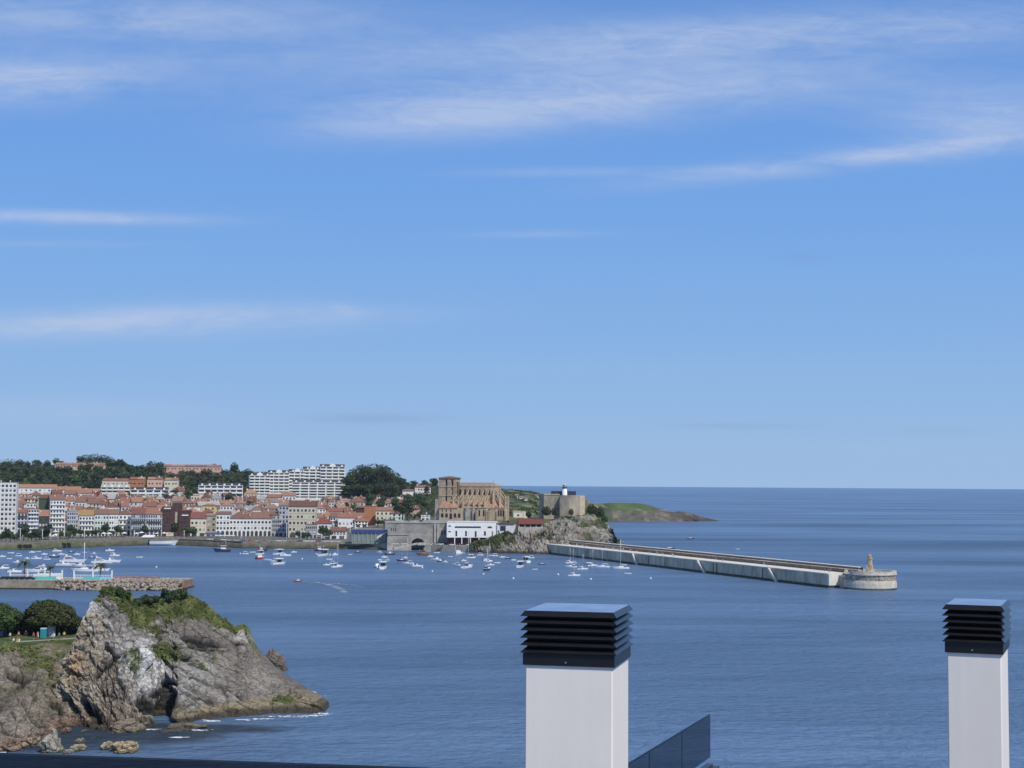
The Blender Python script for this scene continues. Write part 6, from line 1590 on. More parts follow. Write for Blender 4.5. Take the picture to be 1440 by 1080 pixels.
def palm(px, ytop, ybase, D, label, sz=1.0):
    b = P(px, ybase, D); b.z = ZM; t = P(px, ytop, D); h = t.z - b.z; rt = empty('palm_tree', b); tag(rt, label, 'palm tree', 'palm trees on the marina pier')
    part('trunk', M_bark, rt, lambda q: q.tube([(0, 0, 0), (.1, 0, h * .45), (0, 0, h * .86)], [.42, .3, .32], 8))
    q = MB(); r = random.Random(int(px))
    for i in range(26):
        a = i * 2.4; el = r.uniform(-.3, 1.1); L_ = 2.9 * sz * r.uniform(.85, 1.1); pts = []
        for j in range(6):
            s_ = j / 5; pts.append(Vector((math.cos(a) * L_ * s_ * math.cos(el * .7), math.sin(a) * L_ * s_ * math.cos(el * .7), h * .86 + L_ * (math.sin(el) * s_ - .75 * s_ * s_))))
        sd = Vector((-math.sin(a), math.cos(a), 0))
        for j in range(5):
            w0, w1 = .42 * (1 - (j / 5) ** 2 * .8), .42 * (1 - ((j + 1) / 5) ** 2 * .9)
            q.add([pts[j] - sd * w0 - Vector((0, 0, .2)), pts[j], pts[j + 1], pts[j + 1] - sd * w1 - Vector((0, 0, .2))], [(0, 1, 2, 3)]); q.add([pts[j] + sd * w0 - Vector((0, 0, .2)), pts[j], pts[j + 1], pts[j + 1] + sd * w1 - Vector((0, 0, .2))], [(3, 2, 1, 0)])
    q.build('crown', M_leaf2, rt)
palm(34, 787, 810, DP + 14, 'palm tree left of the white yacht behind the pier', 1.25); palm(70, 795, 812, DP + 12, 'narrow palm tree at the right end of the long fence', .8); palm(141, 790, 812, DP + 12, 'palm tree behind the shorter white fence', 1.2)
# cars
M_tyre = mat('tyre_rubber', (.02, .02, .02), .9, .1, 3)
CARS = {}
def car_mesh(colname, c):
    if colname in CARS: return CARS[colname]
    m = mat('car_paint_' + colname, c, .3, .05, 1, spec=.6)
    b = MB(); b.wedge([(-.85, .3), (.85, .3), (.88, .75), (.8, .95), (-.8, .95), (-.88, .75)], -2.1, 2.1)
    c_ = MB(); c_.front([(-1.5, .95), (1.35, .95), (.75, 1.42), (-1.05, 1.45)], -.72, .72)
    w = MB(); w.tube([(0, -.1, 0), (0, .1, 0)], .32, 12)
    CARS[colname] = (b.mesh('car_body', m), c_.mesh('car_cabin', [M_dkwin]), w.mesh('wheel', M_tyre)); return CARS[colname]
CC = {'white': (.75, .75, .75), 'grey': (.25, .26, .28), 'black': (.02, .02, .025), 'red': (.40, .04, .03), 'blue': (.04, .09, .28), 'silver': (.5, .51, .53)}
def car(loc, rz, colname, label, group):
    rt = empty('parked_car', loc, rz); tag(rt, label, 'car', group); b, c_, w = car_mesh(colname, CC[colname])
    link('body', b, rt); link('cabin', c_, rt)
    for x in (-1.3, 1.3):
        for y in (-.78, .78): link('wheel', w, rt, (x, y, .32))
    return rt
for i, (px, cn) in enumerate([(1, 'black'), (8, 'grey'), (15, 'black'), (22, 'grey'), (29, 'black'), (37, 'black')]):
    l = PX(px); car((l.x, DP + 5.0 + (i % 2) * .6, ZM + .12), rng.uniform(-.2, .2), cn, '%s car parked on the marina pier, %s from the left' % ('dark' if cn == 'black' else cn, ['first', 'second', 'third', 'fourth', 'fifth', 'sixth'][i]), 'cars parked on the marina pier')
fx = 296
cols_q = ['white', 'grey', 'silver', 'black', 'white', 'red', 'blue', 'white', 'silver', 'grey', 'white']
nc_ = 0
def quay_z(px): return 4.75
for (a, b, D, z) in [(296, 372, 9, 4.75), (384, 440, 10, 4.75), (448, 480, 9, 4.75)]:
    x = a
    while x < b:
        cn = rng.choice(cols_q); l = P(x, 760, Dcoast(x) + 9 + rng.uniform(0, 3)); nc_ += 1
        car((l.x, l.y, z), rng.uniform(-.15, .15) + (1.57 if rng.random() < .3 else 0), cn, 'small %s car parked on the quay road, %s counted from the left' % (cn, ORD[nc_ - 1] if nc_ <= 20 else 'number %d' % nc_), 'cars parked along the quay'); x += rng.uniform(8, 11)
for i, (px, cn) in enumerate([(556, 'white'), (562, 'silver'), (568, 'white'), (606, 'white'), (613, 'grey'), (620, 'white'), (636, 'silver'), (660, 'white'), (668, 'red')]):
    l = P(px, 766, 1104 if px < 625 else 1097); car((l.x, l.y, 4.65), rng.uniform(-.2, .2), cn, '%s car parked on the quay around the arch, %s from the left' % (cn, ORD[i]), 'cars parked around the arch')
for i, (px, cn) in enumerate([(566, 'white'), (575, 'grey'), (584, 'white'), (592, 'black'), (600, 'silver')]):
    l = P(px, 734, 1150 + i); car((l.x, l.y, ZT + .02), 1.5 + rng.uniform(-.1, .1), cn, '%s car parked on top of the retaining wall, %s from the left' % (cn, ORD[i]), 'cars on the terrace above the wall')

# ------------------------------------------------------------------ boats
def hull_mesh(L_, B, Hh, m, m2=None, sheer=.25, deck=True, stern=.8):
    """lofted hull: bow at +x, waterline at z=0"""
    ns, nk = 13, 7; V_ = []; fs = []
    for i in range(ns):
        t = i / (ns - 1); x = -L_ / 2 + L_ * t
        bw = B / 2 * (stern + (1 - stern) * math.sin(min(t / .45, 1) * math.pi / 2)) * (1 if t < .45 else max(.02, 1 - ((t - .45) / .55) ** 2.2))
        hz = Hh * (1 + sheer * t * t)
        for j in range(nk):
            a = j / (nk - 1) * 2 - 1; f = abs(a)
            if f > .6: y = math.copysign(bw * (.86 + .14 * (f - .6) / .4), a); z = hz * ((f - .6) / .4) ** .9 * 1.0 + (1 - ((f - .6) / .4)) * (-.05)
            else: y = a / .6 * bw * .86; z = -.05 - .35 * Hh * (1 - (f / .6) ** 2)
            V_.append((x + (.12 * L_ * max(0, t - .7) / .3 * max(0, z) / max(hz, .1) if t > .7 else 0), y, z))
    for i in range(ns - 1):
        for j in range(nk - 1): fs.append((i * nk + j, (i + 1) * nk + j, (i + 1) * nk + j + 1, i * nk + j + 1))
    fs.append(tuple(range(nk)))
    q = MB(); q.add(V_, [f[::-1] for f in fs], 0)
    dk = []
    for i in range(ns): dk += [V_[i * nk], V_[i * nk + nk - 1]]
    dk = [(x, y * .97, z - .03) for (x, y, z) in dk]
    q.add(dk, [(2 * i, 2 * i + 2, 2 * i + 3, 2 * i + 1) for i in range(ns - 1)], 1)
    return q.mesh('hull', [m, m2 or m])
BK = {}
def boat_kit(kind, sz):
    k = (kind, sz)
    if k in BK: return BK[k]
    parts_ = []
    def pm(name, m, fn): q = MB(); fn(q); parts_.append((name, q.mesh(name, m), None))
    if kind in ('motor', 'motor_dark', 'red'):
        L_ = sz; B = L_ * .36; Hh = L_ * .13
        parts_.append(('hull', hull_mesh(L_, B, Hh, {'motor': M_hull, 'motor_dark': M_hullb, 'red': M_red}[kind], M_hull), None))
        pm('cabin', M_hull, lambda q: q.front([(-.12 * L_, Hh * .9), (.24 * L_, Hh * 1.1), (.10 * L_, Hh * 2.1), (-.10 * L_, Hh * 2.15)], -B * .32, B * .32))
        pm('windscreen', M_dkwin, lambda q: q.front([(.02 * L_, Hh * 1.45), (.20 * L_, Hh * 1.4), (.12 * L_, Hh * 1.95), (.02 * L_, Hh * 1.98)], -B * .335, B * .335))
        pm('outboard_motor', M_dkwin, lambda q: q.box((-L_ * .53, 0, Hh * .9), (L_ * .06, L_ * .07, Hh * 1.2)))
    elif kind == 'open':
        L_ = sz; B = L_ * .38; Hh = L_ * .12
        parts_.append(('hull', hull_mesh(L_, B, Hh, M_hull, M_hullg), None))
        pm('thwart', M_wood, lambda q: (q.box((0, 0, Hh * 1.0), (.25, B * .9, .06)), q.box((L_ * .2, 0, Hh * 1.05), (.25, B * .75, .06))))
        pm('outboard_motor', M_dkwin, lambda q: q.box((-L_ * .53, 0, Hh * .9), (L_ * .06, L_ * .07, Hh * 1.3)))
    elif kind in ('open_dark', 'open_green'):
        L_ = sz; B = L_ * .38; Hh = L_ * .13
        parts_.append(('hull', hull_mesh(L_, B, Hh, M_hullb if kind == 'open_dark' else mat('olive_hull', (.14, .16, .10), .5, .1, 1), M_hull), None))
        pm('cover', M_hull, lambda q: q.box((0, 0, Hh * 1.2), (L_ * .5, B * .6, Hh * .4)))
    elif kind in ('canopy',):
        L_ = sz; B = L_ * .40; Hh = L_ * .13
        parts_.append(('hull', hull_mesh(L_, B, Hh, M_hull), None))
        pm('canopy', M_hull, lambda q: q.box((0, 0, Hh * 3.1), (L_ * .62, B * .92, Hh * .35)))
        pm('windscreen', M_dkwin, lambda q: q.box((L_ * .12, 0, Hh * 1.9), (L_ * .12, B * .7, Hh * 1.2)))
        pm('canopy_post', M_galv, lambda q: [q.box((x * L_, y * B, Hh * 2.0), (.08, .08, Hh * 2.1)) for x in (-.28, .28) for y in (-.4, .4)])
    elif kind in ('fishing', 'fishing_brown'):
        L_ = sz; B = L_ * .34; Hh = L_ * .16
        parts_.append(('hull', hull_mesh(L_, B, Hh, M_hullb if kind == 'fishing' else M_hullr, M_hullg, .5), None))
        pm('wheelhouse', M_hull if kind == 'fishing' else M_wood, lambda q: (q.box((-.05 * L_, 0, Hh * 1.65), (L_ * .30, B * .55, Hh * 1.4)), q.box((-.05 * L_, 0, Hh * 2.4), (L_ * .36, B * .62, Hh * .15))))
        pm('window', M_dkwin, lambda q: q.box((-.05 * L_, 0, Hh * 2.0), (L_ * .31, B * .57, Hh * .4)))
        pm('mast', M_galv, lambda q: (q.tube([(-.2 * L_, 0, Hh), (-.2 * L_, 0, Hh * 4.6)], .09, 6), q.tube([(.3 * L_, 0, Hh), (.3 * L_, 0, Hh * 3.4)], .07, 6), q.tube([(-.2 * L_, 0, Hh * 4.4), (.45 * L_, 0, Hh * 1.6)], .03, 4)))
        pm('gear', M_red, lambda q: q.box((-.36 * L_, 0, Hh * 1.2), (L_ * .10, B * .4, Hh * .6)))
    elif kind in ('sail', 'sail_dark'):
        L_ = sz; B = L_ * .30; Hh = L_ * .11
        parts_.append(('hull', hull_mesh(L_, B, Hh, M_hull if kind == 'sail' else M_hullb, M_hull, .3, stern=.6), None))
        pm('cabin', M_hull, lambda q: q.front([(-.16 * L_, Hh), (.22 * L_, Hh), (.14 * L_, Hh * 1.55), (-.16 * L_, Hh * 1.65)], -B * .3, B * .3))
        pm('cockpit_sprayhood', M_canv, lambda q: q.front([(-.22 * L_, Hh), (-.12 * L_, Hh), (-.13 * L_, Hh * 2.1), (-.20 * L_, Hh * 1.9)], -B * .3, B * .3))
        parts_.append(('RIG', L_, Hh))
    elif kind == 'yacht':
        L_ = sz; B = L_ * .27; Hh = L_ * .10
        parts_.append(('hull', hull_mesh(L_, B, Hh, M_hull, None, .45), None))
        pm('superstructure', M_hull, lambda q: (q.front([(-.34 * L_, Hh), (.22 * L_, Hh * 1.15), (.04 * L_, Hh * 2.0), (-.32 * L_, Hh * 2.05)], -B * .38, B * .38), q.front([(-.30 * L_, Hh * 2.5), (-.02 * L_, Hh * 2.4), (-.06 * L_, Hh * 2.75), (-.28 * L_, Hh * 2.8)], -B * .34, B * .34)))
        pm('window_band', M_dkwin, lambda q: (q.front([(-.28 * L_, Hh * 1.35), (.14 * L_, Hh * 1.4), (.05 * L_, Hh * 1.8), (-.28 * L_, Hh * 1.82)], -B * .39, B * .39), q.front([(-.24 * L_, Hh * 2.05), (-.03 * L_, Hh * 2.05), (-.05 * L_, Hh * 2.42), (-.22 * L_, Hh * 2.5)], -B * .3, B * .3)))
        pm('radar_arch', M_hull, lambda q: (q.front([(-.24 * L_, Hh * 2.8), (-.20 * L_, Hh * 2.8), (-.23 * L_, Hh * 3.5), (-.27 * L_, Hh * 3.5)], -B * .3, B * .3)))
    BK[k] = parts_; return parts_
def boat(px, py, lpx, kind, label, group, rz=0, mast=None):
    g = G(px, py, 0); k = g.y / F; sz = round(lpx * k / max(.45, abs(math.cos(rz))), 0)
    sz = max(3.0, round(sz * 1.1, 0))
    nm = {'sail': 'sailboat', 'sail_dark': 'sailboat', 'yacht': 'motor_yacht', 'fishing': 'fishing_boat', 'fishing_brown': 'fishing_boat'}.get(kind, 'motor_boat')
    rt = empty(nm, (g.x, g.y, .04), rz); tag(rt, label, nm.replace('_', ' ') if nm != 'motor_boat' else 'boat', group)
    for (n_, me_, x) in boat_kit(kind, sz):
        if n_ == 'RIG':
            L_, Hh = me_, x
            hm = (P(px, mast, g.y).z if mast else L_ * 1.15); r0 = max(.07, .010 * L_)
            part('mast', M_galv if mast is None or lpx < 17 else M_white, rt, lambda q: (q.tube([(.06 * L_, 0, Hh), (.06 * L_, 0, hm)], [r0 * 1.3, r0], 6), q.tube([(.06 * L_, 0, Hh * 2.2), (-.36 * L_, 0, Hh * 2.1)], r0 * .9, 6)))
            part('furled_sail', M_white, rt, lambda q: q.tube([(.05 * L_, 0, Hh * 2.6), (-.34 * L_, 0, Hh * 2.4)], [.16, .1], 6))
            part('stays', M_galv, rt, lambda q: (q.tube([(.48 * L_, 0, Hh * 1.2), (.06 * L_, 0, hm * .97)], .025, 4), q.tube([(-.48 * L_, 0, Hh), (.06 * L_, 0, hm)], .02, 4)))
        else: link(n_, me_, rt)
    return rt
# (px, row of the waterline, length in px, kind, heading, mast top row, words)
Z_A = ('behind the marina pier', [
 (3, 783, 9, 'motor', 0.2, None), (13, 786, 7, 'open', .3, None), (4, 800, 12, 'motor', .4, None), (8, 795, 8, 'open', 0, None), (26, 782, 9, 'canopy', 0, None), (24, 792, 11, 'motor', 2.9, None), (34, 791, 9, 'motor', .4, None),
 (51, 786, 10, 'sail', .3, 779), (54, 776, 5, 'open', 0, None), (62, 780, 8, 'motor', .5, None), (80, 775.5, 11, 'yacht', .1, None), (86, 780, 8, 'motor', .2, None), (75, 784, 13, 'motor_dark', 3.0, None), (101, 791, 31, 'yacht', .05, None), (91, 796, 23, 'motor', 0, None),
 (53, 805, 32, 'yacht', 3.1, None), (66, 811, 32, 'yacht', .15, None), (119, 777, 6, 'open', 0, None), (120, 804, 30, 'sail', 3.1, 763), (132, 779, 8, 'motor', 2.8, None), (129, 785, 8, 'motor_dark', .6, None), (143, 792, 26, 'yacht', .1, None), (156, 791, 20, 'motor', .1, None), (139, 803, 24, 'yacht', .1, None),
 (154, 775, 9, 'motor', .4, None), (161, 782, 10, 'motor', .1, None), (158, 778, 7, 'open', .1, None), (196, 784, 8, 'open', .2, None), (134, 797, 14, 'motor_dark', 0, None), (45, 777, 8, 'motor', .3, None), (38, 786, 9, 'motor', 2.9, None), (66, 787, 9, 'canopy', .2, None), (108, 780, 9, 'motor', .2, None), (112, 797, 18, 'motor', 3.0, None), (15, 778, 8, 'open', .2, None), (20, 805, 16, 'motor', .2, None), (100, 777, 8, 'motor_dark', .3, None)])
Z_B = ('off the arcaded houses', [
 (313, 776, 19, 'fishing', 3.0, None), (345, 779, 9, 'canopy', .2, None), (368, 775, 12, 'fishing', .3, None), (366, 786, 8, 'red', 1.2, None), (366, 780, 7, 'canopy', 1.0, None), (376, 788, 10, 'open', 2.9, None), (392, 780, 9, 'canopy', 1.0, None), (401, 782, 13, 'motor', .2, None), (391, 794, 13, 'canopy', .8, None), (355, 777, 7, 'open', .2, None), (384, 790, 8, 'motor', 2.9, None), (413, 777, 8, 'motor', .3, None)])
Z_C = ('off the white quay houses', [
 (450, 775, 13, 'fishing', .1, None), (455, 782, 9, 'canopy', 1.2, None), (465, 781, 6, 'motor', .8, None), (471, 781, 6, 'motor', .9, None), (459, 795, 9, 'motor', .3, None), (467, 793, 8, 'canopy', .6, None), (474, 798, 10, 'sail', 1.0, 765), (477, 768, 18, 'fishing', 3.0, None),
 (503, 777, 8, 'motor_dark', .3, None), (534, 777, 8, 'motor', 2.8, None), (548, 780, 11, 'motor_dark', 2.9, None), (540, 784, 7, 'motor', .5, None), (530, 798, 8, 'motor', 1.9, None), (539, 800, 10, 'canopy', 1.5, None), (463, 787, 8, 'open', .4, None), (543, 788, 8, 'canopy', 2.9, None), (534, 788, 7, 'motor', .3, None), (492, 780, 7, 'open', .1, None)])
Z_D = ('off the stone arch', [
 (566, 789, 12, 'sail_dark', 2.9, 763), (574, 793, 13, 'sail', 2.9, 756), (581, 796, 10, 'motor', 2.9, None), (587, 797, 11, 'motor', .1, None), (595, 781, 15, 'fishing_brown', 3.1, None), (614, 777.5, 8, 'open', .1, None), (614, 788, 12, 'motor', 2.8, None), (619, 790, 9, 'motor_dark', 2.8, None), (626, 791, 9, 'motor', 2.8, None),
 (641, 795, 10, 'sail', 2.5, 767), (645, 780, 9, 'motor', 1.2, None), (650, 778, 5, 'open', 0, None), (658, 799, 12, 'sail', 1.2, 748), (662, 785, 11, 'canopy', .3, None), (605, 783, 8, 'motor', .3, None), (570, 785, 8, 'motor', 2.8, None), (633, 783, 7, 'open', .1, None), (652, 789, 8, 'motor', .6, None)])
Z_E = ('below the castle cliff', [
 (683, 789, 7, 'motor', .9, None), (688, 790, 7, 'sail', .9, 762), (685, 802, 10, 'sail_dark', 1.3, 771), (691, 781.5, 9, 'open', 0, None), (696, 782, 7, 'canopy', .3, None), (699, 792, 8, 'open', .2, None), (706, 784, 8, 'motor', .1, None), (714, 785.5, 8, 'open_dark', .1, None),
 (732, 798, 9, 'canopy', 1.3, None), (740, 791, 8, 'canopy', 1.9, None), (747, 785, 9, 'canopy', .3, None), (762, 794, 9, 'open_dark', 3.1, None), (752, 801, 7, 'open', .1, None), (722, 788, 7, 'motor', .2, None), (690, 795, 8, 'motor', .3, None), (675, 781, 8, 'canopy', .2, None)])
Z_F = ('beside the breakwater', [
 (801, 792, 9, 'sail', .5, 770), (807, 792, 9, 'sail', 2.8, 771), (803, 798, 13, 'sail', 2.9, 784), (807, 810, 12, 'sail', .1, 797), (819, 801, 12, 'sail', .2, 779), (828, 793.5, 11, 'open_green', .2, None), (833, 796, 10, 'sail', .4, 772), (848, 798, 16, 'sail', 3.1, 770), (874, 800, 19, 'sail', 3.1, 759), (883, 807, 11, 'open', 3.1, None)])
Z_G = ('beyond the breakwater', [(942, 772, 11, 'open_dark', .1, None), (971, 758, 7, 'open_dark', .1, None), (1037, 772.5, 5, 'open', 0, None)])
KW = {'motor': 'white motorboat', 'motor_dark': 'dark hulled motorboat', 'open': 'open white dinghy', 'open_dark': 'dark hulled open boat', 'open_green': 'olive green open boat', 'canopy': 'white boat with a canopy roof', 'fishing': 'dark fishing boat with white wheelhouse', 'fishing_brown': 'brown wooden fishing boat',
      'sail': 'white sailboat with bare mast', 'sail_dark': 'dark blue sailboat with bare mast', 'yacht': 'large white motor yacht', 'red': 'small red and white boat'}
for (zone, L_) in (Z_A, Z_B, Z_C, Z_D, Z_E, Z_F, Z_G):
    cnt = {}
    for b in sorted(L_, key=lambda t: t[0]): cnt.setdefault(b[3], []).append(b)
    for kd, bs_ in cnt.items():
        for i, b in enumerate(bs_):
            nth = '' if len(bs_) == 1 else (' %s from the left' % ORD[i] if i else ' leftmost of its kind')
            boat(b[0], b[1], b[2], kd, (KW[kd] + nth + ' ' + zone), 'boats moored ' + zone , b[4], b[5])
boat(419, 818, 11, 'red', 'small white and red motorboat under way, drawing a long curved wake', None, 2.95)
# buoys
q = MB(); q.lathe([(.05, -.2), (.42, 0), (.5, .3), (.3, .65), (.06, .75)], 10); MBU = q.mesh('buoy', M_white); q = MB(); q.tube([(0, 0, .7), (0, 0, 1.15)], .05, 6); MBT = q.mesh('staff', M_galv)
for i, (px, py) in enumerate([(338, 779), (425, 786.5), (445, 779.5), (594, 799), (608, 804), (649, 799), (680, 808), (722, 814), (785, 808.5), (831, 815), (915, 814), (330, 767.5), (299, 768), (220, 798)]):
    g = G(px, py); o = link('mooring_buoy', MBU); o.location = g; tag(o, 'small white mooring buoy, %s from the left in the harbour' % ORD[sorted([338, 425, 445, 594, 608, 649, 680, 722, 785, 831, 915, 330, 299, 220]).index(px)], 'buoy', 'mooring buoys'); link('staff', MBT, o)
# wake of the moving boat: thin foam strands lying on the water
wk = MB(); pts_ = [(424, 817.5), (432, 818.3), (442, 819), (452, 820), (462, 822), (472, 825), (480, 829), (484, 834)]
pts2 = [(440, 818.5), (456, 819.6), (474, 820.6), (492, 822.5), (512, 826)]
def strip(q, pts, w, jit, seed):
    r = random.Random(seed)
    for i in range(len(pts) - 1):
        a = G(*pts[i]); b = G(*pts[i + 1]); n_ = int((b - a).length / 1.6)
        for j in range(n_):
            if r.random() < .25: continue
            p = a.lerp(b, (j + r.random()) / max(1, n_)); s1 = r.uniform(.4, w); s2 = r.uniform(.3, 1.0)
            p = p + Vector((r.gauss(0, jit * .6), r.gauss(0, jit), 0)); z = r.uniform(.02, .06)
            q.add([(p.x - s1, p.y, z), (p.x - s1 * .2, p.y - s2, z), (p.x + s1, p.y + s2 * .2, z), (p.x + s1 * .1, p.y + s2, z)], [(0, 1, 2, 3)])
M_wake = mat('wake_foam', (.46, .53, .62), .7, .2, 1)
strip(wk, pts_[:3], 1.6, .7, 1); o = wk.build('wake_foam', M_foam); tag(o, 'white foam directly behind the moving motorboat', 'foam', kind='stuff')
wk = MB(); [strip(wk, pts_[2:], 1.8, 1.3, 20 + j) for j in range(2)]; strip(wk, pts2, .9, 1.2, 30); o = wk.build('wake', M_wake); tag(o, 'pale curved wake of the moving motorboat', 'wake', kind='stuff')
# ------------------------------------------------------------------ people: one continuous skinned body per pose
SKIN = mat('skin', (.50, .30, .21), .6, .08, 3); HAIR = mat('hair', (.05, .035, .025), .8, .2, 3)
CL = {'white': (.75, .75, .75), 'red': (.45, .05, .05), 'navy': (.03, .04, .10), 'pink': (.60, .25, .28), 'green': (.08, .22, .12), 'blue': (.10, .22, .50), 'black': (.02, .02, .025), 'yellow': (.65, .48, .10)}
CLM = {k: mat('cloth_' + k, v, .85, .1, 3) for k, v in CL.items()}
def body_mesh(pose, shirt, trousers):
    P_ = {}; E = []
    st = {'stand': (.10, .04), 'walk': (.10, .26), 'sit': (.10, .0)}[pose]
    hz = .92 if pose != 'sit' else .48
    J = [('pel', (0, 0, hz), .13), ('waist', (0, 0, hz + .18), .12), ('chest', (0, 0, hz + .42), .145), ('neck', (0, 0, hz + .58), .055), ('head', (0, -.01, hz + .70), .095), ('top', (0, 0, hz + .80), .07)]
    vs = [j[1] for j in J]; rs = [j[2] for j in J]; ed = [(i, i + 1) for i in range(5)]
    def chain(start, pts):
        p = start
        for (c_, r) in pts: vs.append(c_); rs.append(r); ed.append((p, len(vs) - 1)); p = len(vs) - 1
    for s in (-1, 1):
        if pose == 'sit': chain(0, [((s * .10, -.05, hz), .085), ((s * .12, -.44, hz + .02), .06), ((s * .12, -.48, hz - .40), .045), ((s * .12, -.62, hz - .44), .035)])
        else:
            f = st[1] * s; chain(0, [((s * st[0], 0, hz - .06), .088), ((s * .11, -f * .6, .48), .062), ((s * .11, -f * (.4 if s > 0 else 1.3), .08), .042), ((s * .115, -f * (.4 if s > 0 else 1.3) - .16, .04), .034)])
        sw = st[1] * s * -.6
        chain(2, [((s * .19, 0, hz + .48), .06), ((s * .24, .02 - sw * .2, hz + .22), .043), ((s * .23, -.06 - sw, hz + .0), .034), ((s * .22, -.10 - sw, hz - .09), .03)])
    me = bpy.data.meshes.new('person'); me.from_pydata(vs, ed, [])
    o = bpy.data.objects.new('person_tmp', me); COL.objects.link(o)
    sk = o.modifiers.new('skin', 'SKIN'); 
    for i, v in enumerate(me.skin_vertices[0].data): v.radius = (rs[i], rs[i]); v.use_root = (i == 0)
    sb = o.modifiers.new('sub', 'SUBSURF'); sb.levels = 1
    dg = bpy.context.evaluated_depsgraph_get(); m2 = bpy.data.meshes.new_from_object(o.evaluated_get(dg)); bpy.data.objects.remove(o)
    m2.materials.clear()
    for m in (SKIN, CLM[shirt], CLM[trousers], HAIR): m2.materials.append(m)
    for p in m2.polygons:
        c_ = p.center; z = c_.z - hz
        if z > .62: p.material_index = 3 if (z > .77 or c_.y > .03) else 0
        elif z > .54: p.material_index = 0
        elif z > -.0 and abs(c_.x) < .22 or z > .30: p.material_index = 1
        elif abs(c_.x) > .19 and z > -.2: p.material_index = 0
        elif (c_.z > .45 and pose != 'sit') or (pose == 'sit' and c_.z > .42): p.material_index = 2
        else: p.material_index = 0
    return m2
PM = {}
def person(loc, rz, pose, shirt, trousers, label, group):
    k = (pose, shirt, trousers)
    if k not in PM: PM[k] = body_mesh(*k)
    o = link('person', PM[k]); o.location = loc; o.rotation_euler = (0, 0, rz); o.scale = [rng.uniform(.94, 1.04)] * 3
    tag(o, label, 'person', group); return o
SH = list(CL)
# on the breakwater
along_px = [788, 792, 795, 800, 808, 814, 818, 823, 828, 832, 836, 841, 845, 849, 854, 858, 862, 866, 870, 880, 890, 786, 790, 797, 803, 806, 812, 816, 820, 826, 830, 834, 838, 843, 846, 851, 856, 860, 864, 868, 872, 876, 884, 906, 910, 918, 925, 931, 936, 940, 994, 996, 1010, 1014, 1054, 1068, 1072, 1148, 1152, 1160]
cnt = {}
for px in along_px:
    t = along(px); sh = rng.choice(['white', 'white', 'white', 'black', 'navy', 'red', 'blue', 'pink', 'black']); p = A_ + u * t + n_ * rng.uniform(1.0, 8.5); p.z = ZP
    zone = 'inner third' if px < 880 else ('middle' if px < 1030 else 'outer end')
    person(p, rng.uniform(0, 6.28), rng.choice(['walk', 'stand']), sh, rng.choice(['navy', 'black', 'white']), 'person in a %s top walking on the %s of the breakwater deck' % (sh, zone), 'people on the breakwater')
for px in (1082, 1025, 985, 1247):
    pass
p = A_ + u * along(1066) + n_ * 14.8; p.z = 10.0
person(p, 1, 'stand', 'black', 'black', 'lone person in black standing on top of the seawall', 'people on the breakwater')
# park: people, tents, portable toilet
for i, (px, py, pose, sh, tr) in enumerate([(14, 902, 'stand', 'white', 'navy'), (26, 903, 'stand', 'pink', 'black'), (36, 903, 'walk', 'black', 'navy'), (47, 903, 'stand', 'red', 'black'), (53, 903, 'walk', 'pink', 'white'), (76, 903, 'sit', 'white', 'white'), (83, 903, 'walk', 'green', 'navy'), (90, 903, 'stand', 'yellow', 'navy'), (19, 905, 'sit', 'white', 'white'), (27, 905, 'sit', 'white', 'navy'), (24, 905, 'sit', 'yellow', 'white')]):
    l = P(px, py, 356 + (i % 3) * 2 if pose != 'sit' or py < 904 else 347.5); l.z = zl - (.15 if pose != 'sit' or py < 904 else .15)
    person(l, rng.uniform(-.6, .6), pose, sh, tr, 'person in a %s top %s in the park, %s from the left' % (sh, {'stand': 'standing', 'walk': 'walking', 'sit': 'sitting on the grass'}[pose], ['first', 'fourth', 'sixth', 'seventh', 'eighth', 'ninth', 'tenth', 'eleventh', 'second', 'fifth', 'third'][i]), 'people in the waterside park')
tl = P(61, 902, 360); tl.z = zl - .15
pt = empty('portable_toilet', tl); tag(pt, 'turquoise portable toilet cabin with pale roof under the park trees', 'portable toilet')
part('cabin', mat('turquoise_plastic', (.04, .33, .40), .5, .08, 2), pt, lambda q: q.box((0, 0, 1.05), (1.15, 1.15, 2.1))); part('roof', mat('pale_blue_roof', (.45, .68, .75), .5, .05, 2), pt, lambda q: q.box((0, 0, 2.2), (1.25, 1.25, .22)))
part('door', mat('door_teal', (.03, .26, .33), .5, .08, 2), pt, lambda q: q.box((0, -.59, 1.0), (.8, .04, 1.8)))
M_tent = mat('pale_lilac_canvas', (.45, .45, .62), .8, .06, 1)
for i, (px, w, lb) in enumerate([(3, 8, 'pale lilac marquee at the left edge under the dark tree'), (72, 9, 'pale lilac canopy right of the turquoise cabin')]):
    l = P(px, 902, 364); l.z = zl - .15; k = 364 / F; tt = empty('marquee', l); tag(tt, lb, 'marquee', 'canopies in the park')
    part('side_wall', M_tent, tt, lambda q: q.box((0, 0, 1.1), (w * k, 1.6, 2.2))); part('roof', M_tent, tt, lambda q: q.add([(-w * k / 2 - .1, -.9, 2.2), (w * k / 2 + .1, -.9, 2.2), (w * k / 2 + .1, .9, 2.2), (-w * k / 2 - .1, .9, 2.2), (0, 0, 2.8)], [(0, 1, 4), (1, 2, 4), (2, 3, 4), (3, 0, 4)]))
    part('pole', M_galv, tt, lambda q: [q.tube([(x * w * k / 2, -.85, 0), (x * w * k / 2, -.85, 2.25)], .03, 6) for x in (-1, 1)])

